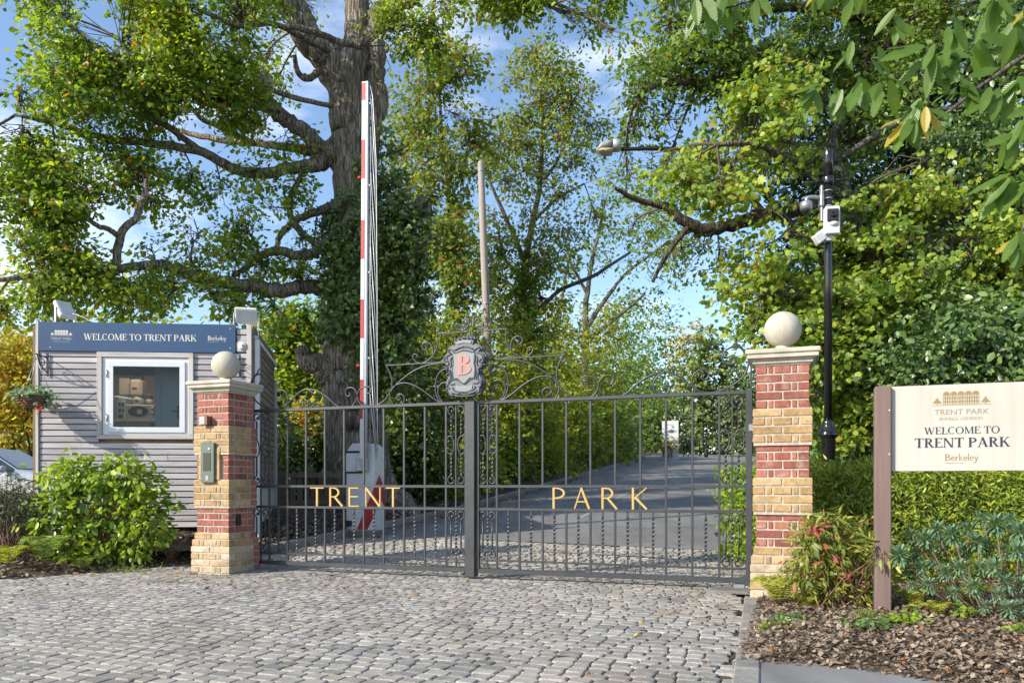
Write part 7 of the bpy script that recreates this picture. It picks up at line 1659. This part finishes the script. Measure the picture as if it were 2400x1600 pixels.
def fern(label, px, py, Y, L, n, mat, h, rot=0.0, bedf=None):
    b0 = P(px, py, Y); b0[2] = bedf(b0[0], b0[1]) if bedf else 0.0
    t = thing('fern', label, 'fern', tuple(b0))
    for f in range(n):
        a = rot + 2 * math.pi * f / n + random.uniform(-.3, .3); Lf = L * random.uniform(.75, 1.15); d = np.array([math.cos(a), math.sin(a), 0]); sd = np.array([-math.sin(a), math.cos(a), 0])
        k = 22; path = []
        for i in range(k + 1):
            s_ = i / k; path.append(d * Lf * s_ * .9 + np.array([0, 0, h * 1.8 * (1.75 * s_ - 1.4 * s_ * s_) * random.uniform(.97, 1.03)]))
        C, Nn_, T_, S = [], [], [], []
        for i in range(2, k):
            s_ = i / k; ln = Lf * .26 * math.sin(math.pi * min(1, .12 + .88 * s_)) ** .8 + .008; tg = path[i + 1] - path[i]; tg /= np.linalg.norm(tg)
            for sg in (-1, 1): C.append(path[i]); T_.append(sd * sg + tg * .35); Nn_.append(np.cross(sd, tg) * -1 if np.cross(sd, tg)[2] < 0 else np.cross(sd, tg)); S.append(ln)
        me = leaf_mesh('frond', np.array(C), np.array(Nn_) + RNG.normal(size=(len(C), 3)) * .12, np.array(S), T_PIN, M[mat], np.array(T_)); fo = link('frond', me, t); fo['kind'] = 'stuff'
        m = MB(); m.tube(path[::3], [.004, .0035, .003, .0025, .002, .0018, .0015, .0012][:len(path[::3])], 4); m.obj('rachis', M['stem_brown'], fo)
    return t
T_PIN = half_template([(0, 0), (.075, .1), (.08, .5), (.035, .85), (0, 1)], .15, .15)
fern('yellow green fern arching out at the foot of the camera pole pillar', 1822, 1410, 6.25, .30, 9, 'leaf_fern', .22, .3, bed_r)
fern('low yellow fern just right of the arching pillar fern', 1890, 1428, 6.0, .20, 5, 'leaf_fern', .10, .9, bed_r)
fern('fern behind the sign post under the spurge', 2140, 1420, 5.75, .26, 7, 'leaf_fern', .16, .1, bed_r)
fern('small yellow fern in the mulch below the spurge stems', 2195, 1455, 5.35, .17, 6, 'leaf_fern', .10, .5, bed_r)
fern('yellow fern half hidden among the spurge whorls', 2260, 1400, 5.7, .28, 7, 'leaf_fern', .18, .8, bed_r)
fern('tall green fern left of the bright shrub', 105, 1325, 8.9, .42, 9, 'leaf_fern_g', .36, .2, bed_l)
fern('yellow tinged fern at the left edge of the setts', 18, 1325, 8.75, .34, 8, 'leaf_fern', .24, .7, bed_l)
fern('green fern spilling over the edge of the bed under the bright shrub', 190, 1325, 8.95, .28, 7, 'leaf_fern_g', .16, .4, bed_l)

def tuft(name, label, cat, px, py, Y, n, L, mat, tpl, bedf, h=.06, per=6):
    b0 = P(px, py, Y); b0[2] = bedf(b0[0], b0[1]); t = thing(name, label, cat, tuple(b0)); cr = Crown()
    q = RNG.normal(size=(n, 3)) * np.array([L * .5, L * .4, h * .35]); q[:, 2] = np.abs(q[:, 2]) + h * .35
    idx = np.repeat(np.arange(n), per); cr.C.append(q[idx] + RNG.normal(size=(n * per, 3)) * .012); cr.Nn.append(unit(RNG.normal(size=(n * per, 3)) * .4 + [0, -.3, 1])); cr.T.append(RNG.normal(size=(n * per, 3))); cr.S.append(.036 * RNG.uniform(.6, 1.3, n * per))
    cr.make('foliage', tpl, M[mat], t); m = MB()
    for p_ in q[::2]: m.tube([p_ * np.array([.2, .2, 0]) - [0, 0, .01], p_], [.003, .002], 4)
    m.obj('stems', M['stem_brown'], t); return t
tuft('ground_cover', 'dark green creeping plant in the mulch in front of the pillar fern', 'plant', 1852, 1478, 5.35, 26, .12, 'leaf_holly', T_OVAL, bed_r)
tuft('ground_cover', 'dark green creeping plant in the mulch in front of the grass tuft', 'plant', 2028, 1512, 4.95, 34, .15, 'leaf_holly', T_OVAL, bed_r)
tuft('cranesbill', 'pale green cranesbill seedling in the middle of the mulch', 'plant', 2125, 1500, 5.05, 26, .12, 'leaf_shrub', T_MAPLE, bed_r, .08)
tuft('cranesbill', 'small pale green seedling near the footway at the frame edge', 'plant', 2385, 1520, 4.8, 12, .08, 'leaf_shrub', T_MAPLE, bed_r)
tuft('broad_leaf_plant', 'light green broad leaved plant below the spurge stems', 'plant', 2275, 1462, 5.2, 14, .08, 'leaf_shrub', T_MAPLE, bed_r, .12, 4)
tuft('ground_cover', 'low olive weeds at the mulch corner by the edging stones', 'plant', 1800, 1490, 5.25, 20, .11, 'leaf_nandina', T_OVAL, bed_r, .04)
tuft('ground_cover', 'low green weeds beside the intercom pillar under the booth', 'plant', 400, 1290, 9.7, 60, .28, 'leaf_dark', T_LANCE, bed_l, .35)
tuft('ground_cover', 'small weeds along the bed edge below the bright shrub', 'plant', 300, 1328, 9.05, 40, .3, 'leaf_fern_g', T_LANCE, bed_l, .08)
def grass(label, px, py, Y, n, L, bedf):
    b0 = P(px, py, Y); b0[2] = bedf(b0[0], b0[1]); t = thing('grass_tuft', label, 'grass', tuple(b0)); m = MB()
    for _ in range(n):
        a = RNG.uniform(0, 6.28); l = L * RNG.uniform(.5, 1.2); d = np.array([math.cos(a), math.sin(a) * .7, 0]); s_ = RNG.normal(size=3) * [.02, .02, 0]
        pts_ = [s_ + d * l * f * .8 + np.array([0, 0, l * (1.5 * f - 1.3 * f * f)]) for f in (0, .3, .6, .85, 1)]
        sd = np.array([-d[1], d[0], 0]) * .0035
        vs = [];
        for k_, p_ in enumerate(pts_): vs += [p_ - sd * (1 - .2 * k_), p_ + sd * (1 - .2 * k_)]
        m.add(vs, [[2 * i, 2 * i + 1, 2 * i + 3, 2 * i + 2] for i in range(4)])
    m.obj('blades', M['leaf_fern_g'], t)
grass('arching grass tuft at the foot of the sign post', 2030, 1475, 5.3, 60, .16, bed_r)

# hanging basket
hb = thing('hanging_basket', 'wicker basket of trailing plants hanging at the booth corner', 'hanging basket', BASK)
m = MB(); m.lathe([(.05, -.16), (.13, -.13), (.19, -.06), (.205, 0), (.195, .0), (.17, -.03)], n=24)
for k_ in range(6):
    z_ = -.145 + k_ * .028; r_ = .205 * math.sqrt(max(.05, 1 - ((z_) / .165) ** 2)) + .006
    m.tube([(r_ * math.cos(q_ * math.pi / 10), r_ * math.sin(q_ * math.pi / 10), z_) for q_ in range(21)], .008, 5, cap=False)
m.obj('bowl', simple('wicker', (0.16, 0.10, 0.06), .9, var=.4, scale=30, bmp=.8), hb)
ct = (0.02, 0.0, BF.uz(97, 846)[1] - BASK[2])
for a in (0.4, 2.5, 4.6):
    m = MB(); m.tube([(.2 * math.cos(a), .2 * math.sin(a), 0), ct], .004, 4); m.obj('chain', M['steel'], hb)
cr = Crown(); cr.blob((0, 0, .03), (.2, .2, .07), 90, 7, .045, .05, twigs=False); cr.blob((.2, -.05, -.05), (.08, .08, .09), 22, 6, .045, .05, twigs=False); cr.blob((-.12, -.1, .0), (.1, .1, .05), 20, 6, .045, .05, twigs=False)
cr.make('foliage', T_OVAL, M['leaf_euph'], hb)
cr = Crown(); cr.blob((.14, -.14, -.17), (.03, .03, .03), 8, 5, .03, .03, twigs=False); cr.blob((-.05, -.2, -.06), (.04, .03, .03), 4, 4, .03, .03, twigs=False); cr.make('flowers', T_OVAL, M['leaf_red'], hb)['kind'] = 'stuff'

# ---------------------------------------------------------------- sweet chestnut sprays reaching in overhead
ct_ = thing('chestnut_tree', 'sweet chestnut with large leaves hanging in at the top right corner', 'tree', (0, 0, 0))
tbm = MB(); main = []
trunk_base = np.array([4.9, 2.6, -.1])
limb_tube(tbm, [trunk_base, trunk_base + [0, .1, 2], trunk_base + [-.1, .3, 4], trunk_base + [-.3, .5, 6]], [.28, .24, .2, .15], 14)
B1 = [(trunk_base + [-.1, .3, 3.6])] + [P(2700, -150, 3.9), P(2560, 20, 4.0), P(2420, 120, 4.0), P(2300, 200, 4.0), P(2180, 290, 4.05), P(2060, 330, 4.1)]
B2 = [(trunk_base + [-.2, .4, 4.4])] + [P(2500, -250, 4.2), P(2250, -120, 4.3), P(2050, -40, 4.35), P(1850, -20, 4.4), P(1700, 20, 4.4)]
B3 = [(trunk_base + [0, .2, 3.0])] + [P(2800, 200, 3.7), P(2560, 330, 3.7), P(2440, 420, 3.75), P(2390, 560, 3.8)]
B4 = [B1[2], P(2450, -20, 4.05), P(2330, -10, 4.1), P(2230, 20, 4.1)]
tips = []
for Bp, rr in ((B1, [.09, .03, .02, .014, .010, .007, .004]), (B2, [.09, .03, .02, .014, .010, .005]), (B3, [.08, .03, .018, .010, .006]), (B4, [.012, .009, .006, .004])):
    limb_tube(tbm, Bp, rr, 8, 5, .03)
tbm.obj('trunk', M['bark_grey'], ct_)
def chest_outline():
    o = [(0, 0)]
    for i in range(1, 13):
        f = i / 13; w = .165 * math.sin(math.pi * min(1, f * .93 + .05)) ** .75; o += [(w * .93, f - .02), (w * 1.06, f + .025)]
    return o + [(0, 1.03)]
T_CHEST2 = half_template(chest_outline(), .28, .22); T_CHEST3 = half_template(chest_outline(), .5, .42)
def veins(m):
    t = m.node_tree; b = t.nodes['Principled BSDF']; tcn = N(t, 'ShaderNodeTexCoord'); sp = N(t, 'ShaderNodeSeparateXYZ'); t.links.new(tcn.outputs['Object'], sp.inputs[0])
    ab = N(t, 'ShaderNodeMath', operation='ABSOLUTE'); t.links.new(sp.outputs[0], ab.inputs[0])
    su_ = N(t, 'ShaderNodeMath', operation='SUBTRACT'); t.links.new(sp.outputs[1], su_.inputs[0]); t.links.new(ab.outputs[0], su_.inputs[1])
    ml = N(t, 'ShaderNodeMath', operation='MULTIPLY'); t.links.new(su_.outputs[0], ml.inputs[0]); ml.inputs[1].default_value = 88.0
    sn = N(t, 'ShaderNodeMath', operation='SINE'); t.links.new(ml.outputs[0], sn.inputs[0]); bump(t, b, sn.outputs[0], .22, .003)
    b.inputs['Roughness'].default_value = .33
for q_ in ('leaf_chest', 'leaf_chest_y'): veins(M[q_])
chm = [leaf_mesh('leaf', np.zeros((1, 3)), np.array([[0, -.0, 1.0]]), np.array([1.0]), T_CHEST2, M['leaf_chest'], np.array([[0, 1.0, 0]])), leaf_mesh('leaf', np.zeros((1, 3)), np.array([[0, 0, 1.0]]), np.array([1.0]), T_CHEST2, M['leaf_chest_y'], np.array([[0, 1.0, 0]])), leaf_mesh('leaf', np.zeros((1, 3)), np.array([[0, 0, 1.0]]), np.array([1.0]), T_CHEST3, M['leaf_chest'], np.array([[0, 1.0, 0]]))]
def add_leaf(c, tip, nrm, L, yellow=False):
    b = unit(np.array(tip, float)); nrm = np.array(nrm, float); nrm = unit(nrm - b * nrm.dot(b)); t = np.cross(b, nrm)
    M4 = Matrix(((t[0], b[0], nrm[0], c[0]), (t[1], b[1], nrm[1], c[1]), (t[2], b[2], nrm[2], c[2]), (0, 0, 0, 1))) @ Matrix.Scale(L, 4)
    o = link('leaf', chm[1 if yellow else random.choice((0, 0, 2))], ct_); o.matrix_local = M4
def spray(px, py, Y, n, ang, L=.19, yellow=0, fan=110):
    """leaves fanning and hanging from one shoot end; ang = picture angle of the middle leaf (0 right, -90 down)"""
    c = P(px, py, Y)
    for i in range(n):
        a = math.radians(ang + fan * ((i + .5) / n - .5) + random.uniform(-8, 8)); dep = random.uniform(-.5, .3)
        add_leaf(c + np.array([RNG.normal() * .02, RNG.normal() * .03, RNG.normal() * .02]), (math.cos(a), dep, math.sin(a)), (-.45 + RNG.normal() * .3, -.8 + RNG.normal() * .25, .55 + RNG.normal() * .3), L * random.uniform(.8, 1.15) * .84, i < yellow)
for a in ((1640, 5, 4.4, 5, -95), (1690, -10, 4.4, 5, -80), (1920, -25, 4.35, 5, -85, .16, 1), (1760, -20, 4.4, 3, -60), (2000, -30, 4.35, 4, -80), (1900, 225, 4.1, 5, -120, .17), (1960, 215, 4.1, 6, -75, .17), (2010, 195, 4.1, 5, -100, .2), (2080, 200, 4.05, 5, -95), (2060, 120, 4.05, 4, -20, .16), (2150, 230, 4.0, 6, -85, .2), (2170, 130, 4.0, 6, -120, .21), (2215, 110, 4.0, 5, -60, .19), (2130, 280, 4.0, 7, -115, .2, 2), (2170, 270, 4.0, 4, -60, .15, 3), (2260, 200, 4.0, 6, -30, .17), (2230, 60, 4.1, 5, -60, .18), (2330, 210, 4.0, 6, -130, .2), (2380, 190, 4.0, 6, -110, .2), (2300, 90, 4.0, 6, -45, .2), (2370, 70, 4.0, 6, -80, .2), (2390, 300, 3.75, 5, -110, .2), (2360, 420, 3.8, 7, -125, .2), (2410, 400, 3.8, 4, -95, .2), (2385, 550, 3.8, 4, -120, .17, 1), (2420, 540, 3.8, 4, -90, .19), (2340, -10, 4.05, 6, -90, .2), (2400, 20, 4.0, 5, -100, .2, 1), (2100, 40, 4.2, 4, -90, .16), (1480 + 500, 120, 4.2, 3, -100, .14), (2250, 130, 4.05, 5, -140, .2), (2450, 240, 3.9, 5, -120, .2)): spray(*a)

# ---------------------------------------------------------------- litter on beds and setts
def litter(name, label, n, pick, hf, size, mat, tpl, tilt=.35, zoff=.008):
    q = np.array([pick() for _ in range(n)]); z_ = np.array([hf(x, y) for x, y in q]) + RNG.uniform(.002, zoff + .012, n)
    C = np.column_stack([q, z_]); me = leaf_mesh(name, C, np.column_stack([RNG.normal(size=(n, 2)) * tilt, np.ones(n)]), size * RNG.uniform(.5, 1.4, n), tpl, mat)
    o = link(name, me); tag(o, label, kind='stuff'); return o
def pick_r():
    while True:
        y = 3.6 + 4.2 * random.random() ** 1.3; x = random.uniform(1.2, 4.6)
        if inpoly(x, y, RB) and x < .68 * y + .3: return x, y
litter('leaf_litter', 'brown leaf and bark mulch over the bed by the cream sign', 22000, pick_r, bed_r, .036, M['chip'], T_QUAD, .6, .014)
def pick_l():
    while True:
        y = random.uniform(7.2, 11.8); x = random.uniform(-7.4, -3.2)
        if inpoly(x, y, LB): return x, y
litter('leaf_litter', 'brown fallen leaves over the bed in front of the booth', 6500, pick_l, bed_l, .06, M['chip'], T_OVAL, .5, .012)
def pick_v():
    y = random.uniform(10.2, 17); kx = np.interp(y, [p[1] for p in KL], [p[0] for p in KL]); return kx - .1 - 2.2 * random.random() ** 1.5, y
litter('leaf_litter', 'fallen leaves on the verge under the barrier cabinet', 3500, pick_v, lambda x, y: gz(y) + .1 + .12 * min(1, max(0, (np.interp(y, [p[1] for p in KL], [p[0] for p in KL]) - x) / 1.2)), .08, M['chip'], T_QUAD, .4, .03)
def pick_c():
    while True:
        r = random.random()
        if r < .55: x, y = random.gauss(-3.2, 1.3), random.gauss(8.1, .75)
        elif r < .8: x, y = random.uniform(-5, 2), random.uniform(3.5, 9)
        else: x, y = random.gauss(1.75, .3), random.gauss(6.2, .8)
        if inpoly(x, y, POLY): return x, y
litter('fallen_leaves', 'scattered brown leaves lying on the granite setts', 420, pick_c, lambda x, y: gz(y), .05, M['fallen'], T_OAK, .3, .01)
def pick_e():
    y = random.uniform(10.5, 30); kx = np.interp(y, [p[1] for p in KL], [p[0] for p in KL]); return kx + abs(random.gauss(0, .25)) + .02, y
litter('fallen_leaves', 'brown leaves gathered along the kerb of the drive', 900, pick_e, lambda x, y: gz(y), .07, M['fallen'], T_QUAD, .3, .01)
print('LEAVES', cr1.count(), cr2.count(), cr3.count(), cr4.count(), 'tris', sum(sum(len(p.vertices) - 2 for p in []) for me in []))
